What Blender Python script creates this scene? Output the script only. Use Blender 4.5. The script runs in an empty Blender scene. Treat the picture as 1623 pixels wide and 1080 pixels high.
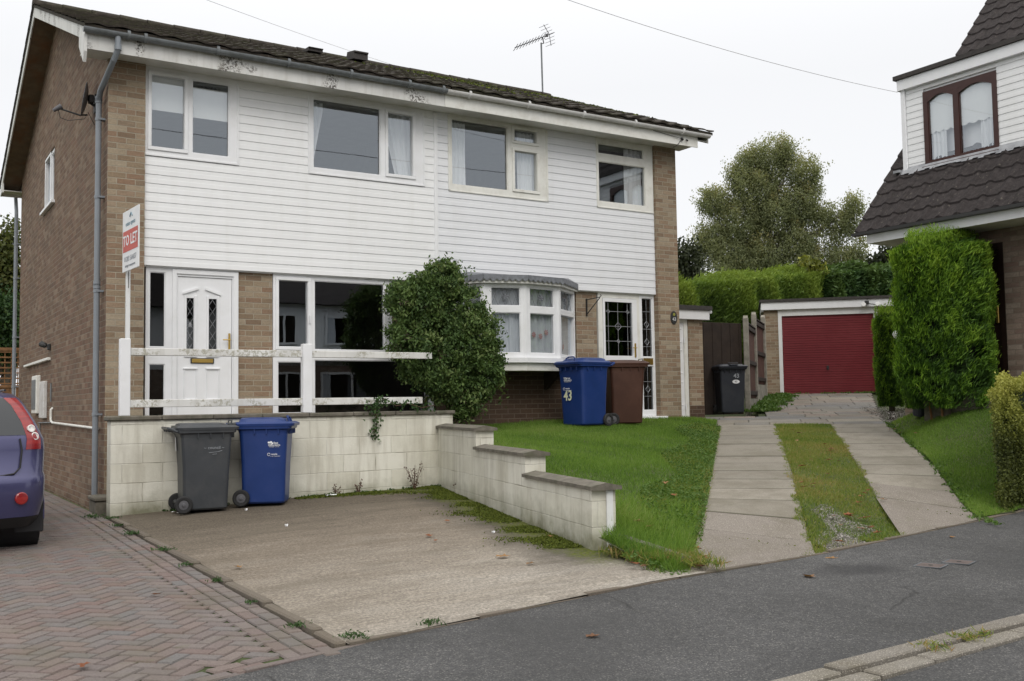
import bpy, bmesh, math, random
import numpy as np
from mathutils import Vector, Matrix, Euler
random.seed(7); RNG = np.random.default_rng(11)
S = bpy.context.scene
COL = S.collection
R = math.radians
# ------------------------------------------------------------------ camera
CAM = Vector((-2.37725541, -13.28669534, 1.5)); YAW, PIT, ROLL = 0.56087258, 0.06295784, 0.01502122; FPX = 1598.666
def cam_axes():
    cy, sy, cp, sp = math.cos(YAW), math.sin(YAW), math.cos(PIT), math.sin(PIT)
    f = Vector((sy*cp, cy*cp, sp)); r = Vector((cy, -sy, 0)); d = f.cross(r)
    cr, sr = math.cos(ROLL), math.sin(ROLL)
    return f, r*cr + d*sr, -r*sr + d*cr
_f, _r, _d = cam_axes()
cd = bpy.data.cameras.new("camera"); cam = bpy.data.objects.new("camera", cd); COL.objects.link(cam)
cd.sensor_width = 36; cd.lens = FPX/1623*36; cd.clip_end = 2000; cd.clip_start = 0.05
m3 = Matrix((_r, -_d, -_f)).transposed()
cam.matrix_world = Matrix.Translation(CAM) @ m3.to_4x4()
S.camera = cam
# ------------------------------------------------------------------ world, sun, exposure
SUN_EL, SUN_AZ = R(42), R(200)          # azimuth clockwise from +y: behind the camera
W = bpy.data.worlds.new("World"); S.world = W; W.use_nodes = True
nt = W.node_tree; nt.nodes.clear()
def nd(nt, t, **kw):
    n = nt.nodes.new(t)
    for k, v in kw.items(): setattr(n, k, v)
    return n
out = nd(nt, 'ShaderNodeOutputWorld'); bg = nd(nt, 'ShaderNodeBackground'); bg.inputs[1].default_value = 0.10
sky = nd(nt, 'ShaderNodeTexSky', sky_type='NISHITA'); sky.sun_disc = False
sky.sun_elevation = SUN_EL; sky.sun_rotation = SUN_AZ; sky.dust_density = 6; sky.air_density = 1.0
# overcast veil: an even grey-white cloud layer a little brighter overhead than at the horizon
tc = nd(nt, 'ShaderNodeTexCoord'); sep = nd(nt, 'ShaderNodeSeparateXYZ'); nt.links.new(tc.outputs['Generated'], sep.inputs[0])
rmp = nd(nt, 'ShaderNodeValToRGB'); nt.links.new(sep.outputs[2], rmp.inputs[0])
rmp.color_ramp.elements[0].position = 0.0; rmp.color_ramp.elements[0].color = (0.875, 0.885, 0.905, 1)
rmp.color_ramp.elements[1].position = 0.95; rmp.color_ramp.elements[1].color = (1, .98, .94, 1)
e = rmp.color_ramp.elements.new(0.33); e.color = (0.825, 0.83, 0.845, 1)
mr = nd(nt, 'ShaderNodeMapRange'); nt.links.new(sep.outputs[2], mr.inputs[0])
mr.inputs[1].default_value = 0.3; mr.inputs[2].default_value = 1.0; mr.inputs[3].default_value = 11.2; mr.inputs[4].default_value = 19.5
vm = nd(nt, 'ShaderNodeVectorMath', operation='SCALE'); nt.links.new(rmp.outputs[0], vm.inputs[0]); nt.links.new(mr.outputs[0], vm.inputs['Scale'])
mx = nd(nt, 'ShaderNodeMixRGB'); mx.inputs[0].default_value = 0.93
nt.links.new(sky.outputs[0], mx.inputs[1]); nt.links.new(vm.outputs[0], mx.inputs[2])
nt.links.new(mx.outputs[0], bg.inputs[0]); nt.links.new(bg.outputs[0], out.inputs[0])
sl = bpy.data.lights.new("sun", 'SUN'); sl.energy = 1.0; sl.angle = R(28); sl.color = (1.0, 0.96, 0.90)
so = bpy.data.objects.new("sun", sl); COL.objects.link(so)
sdir = Vector((math.sin(SUN_AZ)*math.cos(SUN_EL), math.cos(SUN_AZ)*math.cos(SUN_EL), math.sin(SUN_EL)))
so.rotation_euler = sdir.to_track_quat('Z', 'Y').to_euler(); so.location = (0, -20, 30)
S.view_settings.view_transform = 'Standard'; S.view_settings.look = 'None'; S.view_settings.exposure = 0.08; S.view_settings.gamma = 1
S.cycles.max_bounces = 8; S.cycles.transparent_max_bounces = 24; S.cycles.diffuse_bounces = 4; S.cycles.glossy_bounces = 4
S.cycles.sample_clamp_indirect = 6; S.cycles.caustics_reflective = False; S.cycles.caustics_refractive = False
try: S.cycles.use_denoising = True
except Exception: pass
# ------------------------------------------------------------------ materials
MATS = {}
class NB:
    """small node builder"""
    def __init__(s, name):
        s.m = bpy.data.materials.new(name); s.m.use_nodes = True; s.t = s.m.node_tree; s.t.nodes.clear()
        s.o = s.t.nodes.new('ShaderNodeOutputMaterial'); s.p = s.t.nodes.new('ShaderNodeBsdfPrincipled'); s.t.links.new(s.p.outputs[0], s.o.inputs[0])
        s._uv = None
    def n(s, t, ins=None, **kw):
        x = s.t.nodes.new(t)
        for k, v in kw.items(): setattr(x, k, v)
        for k, v in (ins or {}).items(): s.set(x.inputs[k], v)
        return x
    def set(s, sock, v):
        if isinstance(v, bpy.types.NodeSocket): s.t.links.new(v, sock)
        elif isinstance(v, (tuple, list)):
            if len(v) == 3 and sock.type == 'RGBA': v = (*v, 1)
            sock.default_value = v
        else:
            if sock.type == 'RGBA' and not hasattr(v, '__len__'): v = (v, v, v, 1)
            sock.default_value = v
    def uv(s):
        if s._uv is None: s._uv = s.n('ShaderNodeTexCoord')
        return s._uv.outputs['UV']
    def obj(s):
        if s._uv is None: s._uv = s.n('ShaderNodeTexCoord')
        return s._uv.outputs['Object']
    def pos(s): return s.n('ShaderNodeNewGeometry').outputs['Position']
    def scale(s, v, sc):
        x = s.n('ShaderNodeVectorMath', {0: v}, operation='MULTIPLY'); x.inputs[1].default_value = sc if len(sc) == 3 else (*sc, 1); return x.outputs[0]
    def noise(s, v, sc, det=4, rough=.6, w=0):
        x = s.n('ShaderNodeTexNoise', {'Vector': v, 'Scale': sc, 'Detail': det, 'Roughness': rough, 'Distortion': w}); return x.outputs[0]
    def ramp(s, f, stops, interp='LINEAR'):
        x = s.n('ShaderNodeValToRGB', {0: f}); cr = x.color_ramp; cr.interpolation = interp
        while len(cr.elements) > 1: cr.elements.remove(cr.elements[-1])
        for i, (p, c) in enumerate(stops):
            el = cr.elements[0] if i == 0 else cr.elements.new(p)
            el.position = p; el.color = (*c, 1) if hasattr(c, '__len__') else (c, c, c, 1)
        return x.outputs[0]
    def mix(s, f, a, b, mode='MIX'):
        x = s.n('ShaderNodeMixRGB', {0: f, 1: a, 2: b}, blend_type=mode); return x.outputs[0]
    def math(s, op, a, b=0, c=None, clamp=False):
        x = s.n('ShaderNodeMath', {0: a, 1: b}, operation=op, use_clamp=clamp)
        if c is not None: s.set(x.inputs[2], c)
        return x.outputs[0]
    def bump(s, h, dist=.01, st=.6):
        x = s.n('ShaderNodeBump', {'Height': h, 'Distance': dist, 'Strength': st}); s.t.links.new(x.outputs[0], s.p.inputs['Normal']); return x
    def fin(s, col, rough=.7, metal=0, spec=.4):
        s.set(s.p.inputs['Base Color'], col); s.set(s.p.inputs['Roughness'], rough); s.set(s.p.inputs['Metallic'], metal)
        s.set(s.p.inputs['Specular IOR Level'], spec); MATS[s.m.name] = s.m; return s.m
def simple(name, col, rough=.6, metal=0, var=.12, sc=6, bump=0, bsc=60, dirt=None, dirt_amt=.5, dsc=2.5, spec=.4):
    b = NB(name); g = b.pos()
    c2 = tuple(max(0, x*(1-var)) for x in col); c1 = tuple(min(1, x*(1+var*.6)) for x in col)
    c = b.ramp(b.noise(g, sc), [(.3, c2), (.7, c1)])
    if dirt is not None:
        f = b.ramp(b.noise(g, dsc, 8, .7), [(.48, 0), (.68, dirt_amt)])
        c = b.mix(f, c, dirt)
    if bump: b.bump(b.noise(g, bsc, 3), bump, .5)
    return b.fin(c, rough, metal, spec)
def brick(name, tones, mortar, bump=.006, W_=.225, H_=.075, ms=.006, dirt=(.10, .09, .07), grime=.35):
    b = NB(name); uv = b.uv()
    # wobble so courses are not ruler straight
    wob = b.n('ShaderNodeTexNoise', {'Vector': uv, 'Scale': 5.0, 'Detail': 3.0})
    w2 = b.n('ShaderNodeVectorMath', {0: wob.outputs['Color']}, operation='SUBTRACT'); w2.inputs[1].default_value = (.5, .5, .5)
    w3 = b.n('ShaderNodeVectorMath', {0: w2.outputs[0]}, operation='SCALE'); w3.inputs['Scale'].default_value = .008
    v = b.n('ShaderNodeVectorMath', {0: uv, 1: w3.outputs[0]}, operation='ADD').outputs[0]
    bt = b.n('ShaderNodeTexBrick', {'Vector': v, 'Color1': (0, 0, 0), 'Color2': (1, 1, 1), 'Mortar': (.5, .5, .5), 'Scale': 1.0, 'Mortar Size': ms,
              'Mortar Smooth': .25, 'Bias': 0.0, 'Brick Width': W_, 'Row Height': H_}, offset=.5)
    fac = bt.outputs['Fac']; rnd = bt.outputs['Color']
    n = len(tones); stops = [((i+.5)/n, t) for i, t in enumerate(tones)]
    col = b.ramp(rnd, stops)
    fine = b.noise(uv, 38, 5, .7); col = b.mix(.55, col, b.ramp(fine, [(.25, .35), (.75, 1.0)]), 'MULTIPLY')
    col = b.mix(.35, col, b.ramp(b.noise(b.scale(uv, (1, 4)), 9, 3), [(.3, .55), (.7, 1.0)]), 'MULTIPLY')
    col = b.mix(fac, col, mortar)
    g = b.ramp(b.noise(b.pos(), .9, 7, .65), [(.42, 0), (.72, grime)])
    col = b.mix(g, col, dirt)
    h = b.math('SUBTRACT', 1, fac); h = b.math('ADD', h, b.math('MULTIPLY', b.noise(uv, 60, 4), .35))
    b.bump(h, bump, .8)
    return b.fin(col, .9, 0, .2)
brick('brick_buff', [(.31,.225,.15), (.37,.285,.195), (.44,.35,.25), (.33,.215,.145), (.40,.31,.215), (.47,.39,.285), (.27,.19,.13), (.36,.255,.175)], (.36,.32,.25), grime=.25)
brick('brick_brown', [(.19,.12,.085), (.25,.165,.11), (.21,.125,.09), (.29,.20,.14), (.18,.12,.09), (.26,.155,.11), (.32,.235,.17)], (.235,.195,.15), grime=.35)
brick('brick_bay', [(.12,.078,.055), (.135,.088,.060), (.11,.07,.05)], (.165,.13,.10), bump=.004)  # browner brick, with the shadow under the bow window put into its colour
brick('brick_rustic', [(.23,.165,.13), (.28,.21,.165), (.33,.25,.20), (.24,.16,.13), (.36,.29,.235)], (.20,.165,.13))
def block_paint(name):
    b = NB(name); uv = b.uv(); g = b.pos()
    wob = b.n('ShaderNodeTexNoise', {'Vector': uv, 'Scale': 3.0, 'Detail': 3.0}).outputs['Color']
    w3 = b.n('ShaderNodeVectorMath', {0: wob}, operation='SCALE'); w3.inputs['Scale'].default_value = .012
    v = b.n('ShaderNodeVectorMath', {0: uv, 1: w3.outputs[0]}, operation='ADD').outputs[0]
    bt = b.n('ShaderNodeTexBrick', {'Vector': v, 'Color1': (.2, .2, .2), 'Color2': (1, 1, 1), 'Mortar': (.5, .5, .5), 'Scale': 1.0, 'Mortar Size': .006,
              'Mortar Smooth': .5, 'Brick Width': .45, 'Row Height': .222}, offset=.5)
    col = b.ramp(bt.outputs['Color'], [(.1, (.64,.62,.53)), (.5, (.69,.675,.59)), (.9, (.73,.715,.635))])
    # joints: pale filler in places, dark cracks in others
    jm = b.ramp(b.noise(g, 2.2, 4), [(.44, (.72,.705,.64)), (.58, (.50,.475,.40)), (.70, (.20,.18,.14))])
    col = b.mix(b.math('MULTIPLY', bt.outputs['Fac'], b.ramp(b.noise(g, 6, 3), [(.35, .35), (.6, .95)])), col, jm)
    col = b.mix(b.ramp(b.noise(g, 1.7, 8, .7), [(.45, 0), (.75, .42)]), col, (.36,.335,.26))
    # run marks down the face
    st = b.noise(b.scale(g, (7, 7, .8)), 1.0, 5, .6)
    col = b.mix(b.ramp(st, [(.48, 0), (.74, .6)]), col, (.36,.33,.26))
    # splash grime near the ground, with a ragged edge
    z = b.n('ShaderNodeSeparateXYZ', {0: g}).outputs[2]
    zz = b.math('ADD', z, b.math('MULTIPLY', b.noise(g, 5, 5), -.42))
    col = b.mix(b.ramp(zz, [(.06, .85), (.16, .45), (.36, 0)]), col, (.15,.15,.085))
    h = b.math('ADD', b.math('SUBTRACT', 1, bt.outputs['Fac']), b.math('MULTIPLY', b.noise(uv, 45, 4), .5)); b.bump(h, .006, .7)
    return b.fin(col, .85, 0, .25)
block_paint('painted_block')
simple('coping_stone', (.155,.14,.115), .95, var=.35, sc=9, bump=.008, bsc=45, dirt=(.07,.08,.045), dirt_amt=.7, dsc=5)
simple('upvc_white', (.80,.81,.83), .32, var=.03, dirt=(.62,.62,.58), dirt_amt=.25, spec=.5)
simple('upvc_cream', (.76,.76,.72), .4, var=.03, dirt=(.50,.48,.42), dirt_amt=.45, dsc=4)
def clad(name, base, dirt):
    b = NB(name); g = b.pos(); c = b.ramp(b.noise(g, 3, 3), [(.3, tuple(x*.96 for x in base)), (.7, base)])
    st = b.noise(b.scale(g, (5.5, 5.5, .45)), 1.0, 5, .65); c = b.mix(b.ramp(st, [(.52, 0), (.78, .14)]), c, dirt)
    z = b.n('ShaderNodeSeparateXYZ', {0: g}).outputs[2]; c = b.mix(b.math('MULTIPLY', b.ramp(b.math('ADD', z, b.math('MULTIPLY', b.noise(g, 2.2, 5), -.5)), [(.0, 0), (1, 0)]), 1), c, dirt)
    per = b.n('ShaderNodeTexWhiteNoise', {'Vector': b.n('ShaderNodeVectorMath', {0: b.scale(g, (.22, .01, 8.44))}, operation='FLOOR').outputs[0]}).outputs[0]
    c = b.mix(.5, c, b.ramp(per, [(0, .95), (1, 1.0)]), 'MULTIPLY'); c = b.mix(b.ramp(b.noise(g, 9, 6, .75), [(.62, 0), (.75, .18)]), c, dirt)
    return b.fin(c, .42, 0, .4)
def peeling(name, base, marks, th=.60, sc=3.0, fine=40):
    b = NB(name); g = b.pos()
    c = b.ramp(b.noise(g, 2.5, 5), [(.3, tuple(x*.82 for x in base)), (.7, base)])
    m = b.math('MULTIPLY', b.ramp(b.noise(g, sc, 2), [(th-.02, 0), (th+.05, 1)]), b.ramp(b.noise(g, fine, 4, .7), [(.50, 0), (.54, 1)]))
    c = b.mix(m, c, marks)
    st = b.noise(b.scale(g, (9, 9, .7)), 1.0, 4); c = b.mix(b.ramp(st, [(.5, 0), (.8, .45)]), c, (.35,.33,.28))
    return b.fin(c, .6, 0, .35)
clad('cladding_white', (.84,.85,.86), (.55,.54,.48)); clad('cladding_grey', (.785,.80,.83), (.52,.52,.48))
peeling('fascia_peeling', (.72,.72,.70), (.11,.10,.09), .57, 2.3, 46)
peeling('rail_paint', (.74,.74,.72), (.40,.39,.33), .50, 3.2, 30)
simple('soffit_white', (.66,.66,.62), .6, var=.06, dirt=(.42,.39,.32), dirt_amt=.5, dsc=2)
simple('soffit_brown', (.17,.125,.085), .8, var=.25, dirt=(.20,.085,.035), dirt_amt=.7, dsc=2.2)
simple('gutter_grey', (.17,.185,.195), .5, var=.25, sc=8, dirt=(.08,.085,.08), dirt_amt=.7, dsc=6)
simple('gutter_white', (.62,.62,.61), .45, var=.08, sc=4, dirt=(.34,.31,.26), dirt_amt=.5, dsc=5)
simple('pipe_grey', (.23,.255,.285), .42, var=.1, sc=5, dirt=(.14,.15,.15), dirt_amt=.4)
def tile_mat(name, base, moss, moss_amt, lich=.25):
    b = NB(name); g = b.pos(); uv = b.uv()
    c = b.ramp(b.noise(g, 14, 5, .7), [(.3, tuple(x*.55 for x in base)), (.7, tuple(x*1.35 for x in base))])
    per = b.n('ShaderNodeTexWhiteNoise', {'Vector': b.n('ShaderNodeVectorMath', {0: b.scale(uv, (3.3333, 3.0303))}, operation='FLOOR').outputs[0]}, noise_dimensions='2D').outputs[0]
    c = b.mix(.5, c, b.ramp(per, [(0, .6), (1, 1.0)]), 'MULTIPLY')
    c = b.mix(b.ramp(b.noise(g, 22, 6, .75), [(.60, 0), (.66, lich)]), c, (.30,.28,.22))
    if moss_amt: 
        f = b.math('MULTIPLY', b.ramp(b.noise(g, 1.3, 5, .7), [(.42, 0), (.62, moss_amt)]), b.ramp(b.noise(g, 30, 3), [(.35, 0), (.6, 1)]))
        c = b.mix(f, c, moss)
    b.bump(b.noise(g, 70, 4), .006, .6)
    return b.fin(c, .9, 0, .2)
tile_mat('roof_tile_mossy', (.048,.040,.034), (.050,.058,.022), .5)
tile_mat('roof_tile_brown', (.040,.034,.034), (.08,.08,.05), 0, .3)
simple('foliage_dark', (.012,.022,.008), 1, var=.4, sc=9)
simple('roof_felt', (.055,.05,.048), .9, var=.3, sc=20)
simple('lead_flashing', (.33,.34,.36), .5, var=.4, sc=14, dirt=(.10,.10,.11), dirt_amt=.8, dsc=7)
simple('lead_dark', (.175,.185,.205), .55, var=.3, sc=14)
def glass(name, tint=(.93,.95,.96), ior=1.75, mul=1.7, rc=(.93,.96,1.0)):
    m = bpy.data.materials.new(name); m.use_nodes = True; t = m.node_tree; t.nodes.clear()
    o = t.nodes.new('ShaderNodeOutputMaterial'); mx = t.nodes.new('ShaderNodeMixShader'); tr = t.nodes.new('ShaderNodeBsdfTransparent'); gl = t.nodes.new('ShaderNodeBsdfGlossy')
    # two-sided Schlick reflectance of a double-glazed pane
    ge = t.nodes.new('ShaderNodeNewGeometry'); dt = t.nodes.new('ShaderNodeVectorMath'); dt.operation = 'DOT_PRODUCT'; t.links.new(ge.outputs['Normal'], dt.inputs[0]); t.links.new(ge.outputs['Incoming'], dt.inputs[1])
    ab = t.nodes.new('ShaderNodeMath'); ab.operation = 'ABSOLUTE'; t.links.new(dt.outputs['Value'], ab.inputs[0]); om = t.nodes.new('ShaderNodeMath'); om.operation = 'SUBTRACT'; om.inputs[0].default_value = 1; t.links.new(ab.outputs[0], om.inputs[1])
    pw = t.nodes.new('ShaderNodeMath'); pw.operation = 'POWER'; pw.inputs[1].default_value = 4.0; t.links.new(om.outputs[0], pw.inputs[0]); f0 = min(.5, ((ior-1)/(ior+1))**2*mul)
    mt = t.nodes.new('ShaderNodeMath'); mt.operation = 'MULTIPLY_ADD'; mt.inputs[1].default_value = 1-f0; mt.inputs[2].default_value = f0; mt.use_clamp = True
    tr.inputs[0].default_value = (*tint, 1); gl.inputs[0].default_value = (*rc, 1); gl.inputs['Roughness'].default_value = 0.0
    nz = t.nodes.new('ShaderNodeTexNoise'); nz.inputs['Scale'].default_value = 1.6; g = t.nodes.new('ShaderNodeNewGeometry'); t.links.new(g.outputs['Position'], nz.inputs['Vector'])
    bp = t.nodes.new('ShaderNodeBump'); bp.inputs['Distance'].default_value = .0012; bp.inputs['Strength'].default_value = .35; t.links.new(nz.outputs[0], bp.inputs['Height']); t.links.new(bp.outputs[0], gl.inputs['Normal'])
    t.links.new(pw.outputs[0], mt.inputs[0]); t.links.new(mt.outputs[0], mx.inputs[0]); t.links.new(tr.outputs[0], mx.inputs[1]); t.links.new(gl.outputs[0], mx.inputs[2]); t.links.new(mx.outputs[0], o.inputs[0])
    MATS[name] = m; return m
glass('window_glass', (.97,.98,.98), 1.75, 2.9, rc=(.86,.93,1.0)); glass('car_glass', (.10,.115,.125), 1.6, 1.3); glass('dark_glass', (.55,.57,.58), 1.6, 1.8)
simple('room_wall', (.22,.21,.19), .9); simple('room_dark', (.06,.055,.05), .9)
simple('curtain_white', (.72,.74,.76), .9, var=.05); simple('blind_white', (.78,.80,.80), .9, var=.02); simple('curtain_grey', (.50,.53,.57), .9, var=.08)
simple('red_flower', (.42,.17,.18), .8)
simple('brass', (.62,.42,.12), .3, .9, var=.1); simple('chrome', (.7,.7,.72), .2, 1, var=.05); simple('black_iron', (.03,.03,.03), .5)
simple('black_rubber', (.022,.022,.023), .75, var=.3); simple('hub_grey', (.10,.10,.11), .5)
simple('plastic_grey', (.048,.053,.060), .42, var=.12, sc=4, dirt=(.10,.10,.10), dirt_amt=.35, dsc=3, bump=.0006, bsc=300)
simple('plastic_black', (.026,.030,.040), .45, var=.15, sc=4, dirt=(.06,.06,.06), dirt_amt=.3, dsc=3)
simple('plastic_blue', (.012,.038,.165), .36, var=.15, sc=3, dirt=(.03,.045,.15), dirt_amt=.4, dsc=3, bump=.0006, bsc=300)
simple('plastic_brown', (.060,.025,.016), .42, var=.15, sc=3, dirt=(.10,.05,.035), dirt_amt=.35, dsc=3, bump=.0006, bsc=300)
simple('print_white', (.75,.76,.78), .6); simple('print_grey', (.30,.32,.35), .7); simple('print_yellow', (.72,.74,.52), .6); simple('print_black', (.03,.03,.03), .6)
simple('board_white', (.74,.75,.76), .5, var=.05); simple('board_red', (.50,.07,.045), .5, var=.08); simple('board_blue', (.20,.30,.36), .6)
simple('timber_dark', (.030,.020,.015), .8, var=.3, sc=6, bump=.003, bsc=30); simple('timber_reddish', (.085,.036,.025), .8, var=.3, sc=6)
simple('timber_tan', (.24,.125,.055), .8, var=.3, sc=8); simple('concrete_post', (.30,.28,.24), .95, var=.3, sc=9, bump=.006, dirt=(.14,.14,.10), dirt_amt=.5)
simple('garage_red', (.168,.022,.028), .42, var=.12, sc=1.2, dirt=(.23,.045,.05), dirt_amt=.45, dsc=.9)
simple('paint_white', (.74,.75,.75), .5, var=.05, dirt=(.45,.44,.40), dirt_amt=.35, dsc=3)
simple('wood_brown', (.050,.018,.014), .4, var=.2, sc=7); simple('door_darkbrown', (.018,.009,.007), .4, var=.2)
simple('bark', (.10,.085,.065), .95, var=.4, sc=9, bump=.02, bsc=20); simple('bark_birch', (.20,.18,.15), .9, var=.5, sc=7)
simple('cable_black', (.48,.48,.50), .6); simple('soil', (.045,.032,.022), 1, var=.4, sc=20, bump=.02, bsc=40)
simple('car_tail_grey', (.20,.21,.23), .4)
def paint(name, col, rough=.28):
    b = NB(name); fl = b.noise(b.obj(), 900, 1)
    c = b.mix(b.ramp(fl, [(.4, 0), (.7, .4)]), col, tuple(x*1.7 for x in col))
    b.set(b.p.inputs['Coat Weight'], .6); b.set(b.p.inputs['Coat Roughness'], .08)
    return b.fin(c, rough, .35, .5)
paint('car_paint', (.050,.050,.125)); 
b = NB('tail_red'); b.set(b.p.inputs['Coat Weight'], .25); b.fin(b.ramp(b.noise(b.scale(b.obj(), (1, 1, 9)), 3, 2), [(.4, (.20,.004,.008)), (.6, (.28,.010,.010))]), .25, 0, .6)
simple('tail_clear', (.75,.72,.70), .15, .3); simple('black_trim', (.02,.02,.022), .5)
def leafmat(name, cols, trans=.25, rough=.6):
    b = NB(name); u = b.n('ShaderNodeSeparateXYZ', {0: b.uv()}).outputs[0]
    n = len(cols); c = b.ramp(u, [(i/(n-1) if n > 1 else 0, x) for i, x in enumerate(cols)])
    b.fin(c, rough, 0, .3)
    tl = b.n('ShaderNodeBsdfTranslucent', {'Color': b.mix(.5, c, (1, 1, .3), 'MULTIPLY')}); ms = b.n('ShaderNodeMixShader', {0: trans, 1: b.p.outputs[0], 2: tl.outputs[0]})
    b.t.links.new(ms.outputs[0], b.o.inputs[0]); return b.m
leafmat('leaf_shrub', [(.028,.052,.016), (.050,.092,.026), (.078,.135,.036), (.12,.185,.050), (.18,.225,.085)])
leafmat('leaf_ivy', [(.03,.065,.02), (.05,.10,.03), (.07,.13,.04)])
leafmat('leaf_conifer', [(.035,.085,.011), (.070,.155,.014), (.125,.24,.020), (.19,.33,.028), (.26,.39,.038)], .3)
leafmat('leaf_leylandii', [(.030,.062,.013), (.055,.10,.017), (.13,.21,.032), (.22,.30,.05)], .3)
leafmat('leaf_evergreen', [(.015,.038,.014), (.028,.065,.022), (.055,.11,.032), (.09,.15,.04)])
leafmat('leaf_golden', [(.05,.065,.016), (.10,.12,.026), (.22,.24,.042), (.36,.36,.08)], .3)
leafmat('leaf_birch', [(.13,.155,.088), (.185,.215,.112), (.24,.265,.135), (.30,.32,.165), (.38,.32,.13)], .5)
leafmat('leaf_darktree', [(.02,.028,.016), (.035,.045,.02), (.05,.06,.03)])
leafmat('leaf_yellowing', [(.05,.07,.02), (.09,.11,.03), (.15,.15,.045)], .35)
leafmat('grass_blade', [(.085,.165,.026), (.13,.235,.034), (.175,.30,.045), (.23,.35,.068), (.32,.35,.13)], .42)
leafmat('grass_rough', [(.10,.17,.028), (.16,.235,.038), (.24,.275,.06), (.34,.30,.11), (.36,.22,.10)], .42)
leafmat('leaf_weed', [(.06,.13,.025), (.10,.18,.035), (.14,.22,.06)], .35)
leafmat('moss_green', [(.055,.075,.010), (.085,.11,.014), (.12,.14,.02)], .1, .9)
leafmat('fallen_leaf', [(.18,.055,.02), (.26,.10,.04), (.30,.17,.07), (.12,.05,.03)], .2)
leafmat('dead_stem', [(.07,.035,.025), (.11,.065,.045)], .05)
leafmat('gravel_chip', [(.20,.185,.165), (.30,.28,.255), (.42,.40,.37), (.15,.135,.12)], 0, .9)
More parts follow.
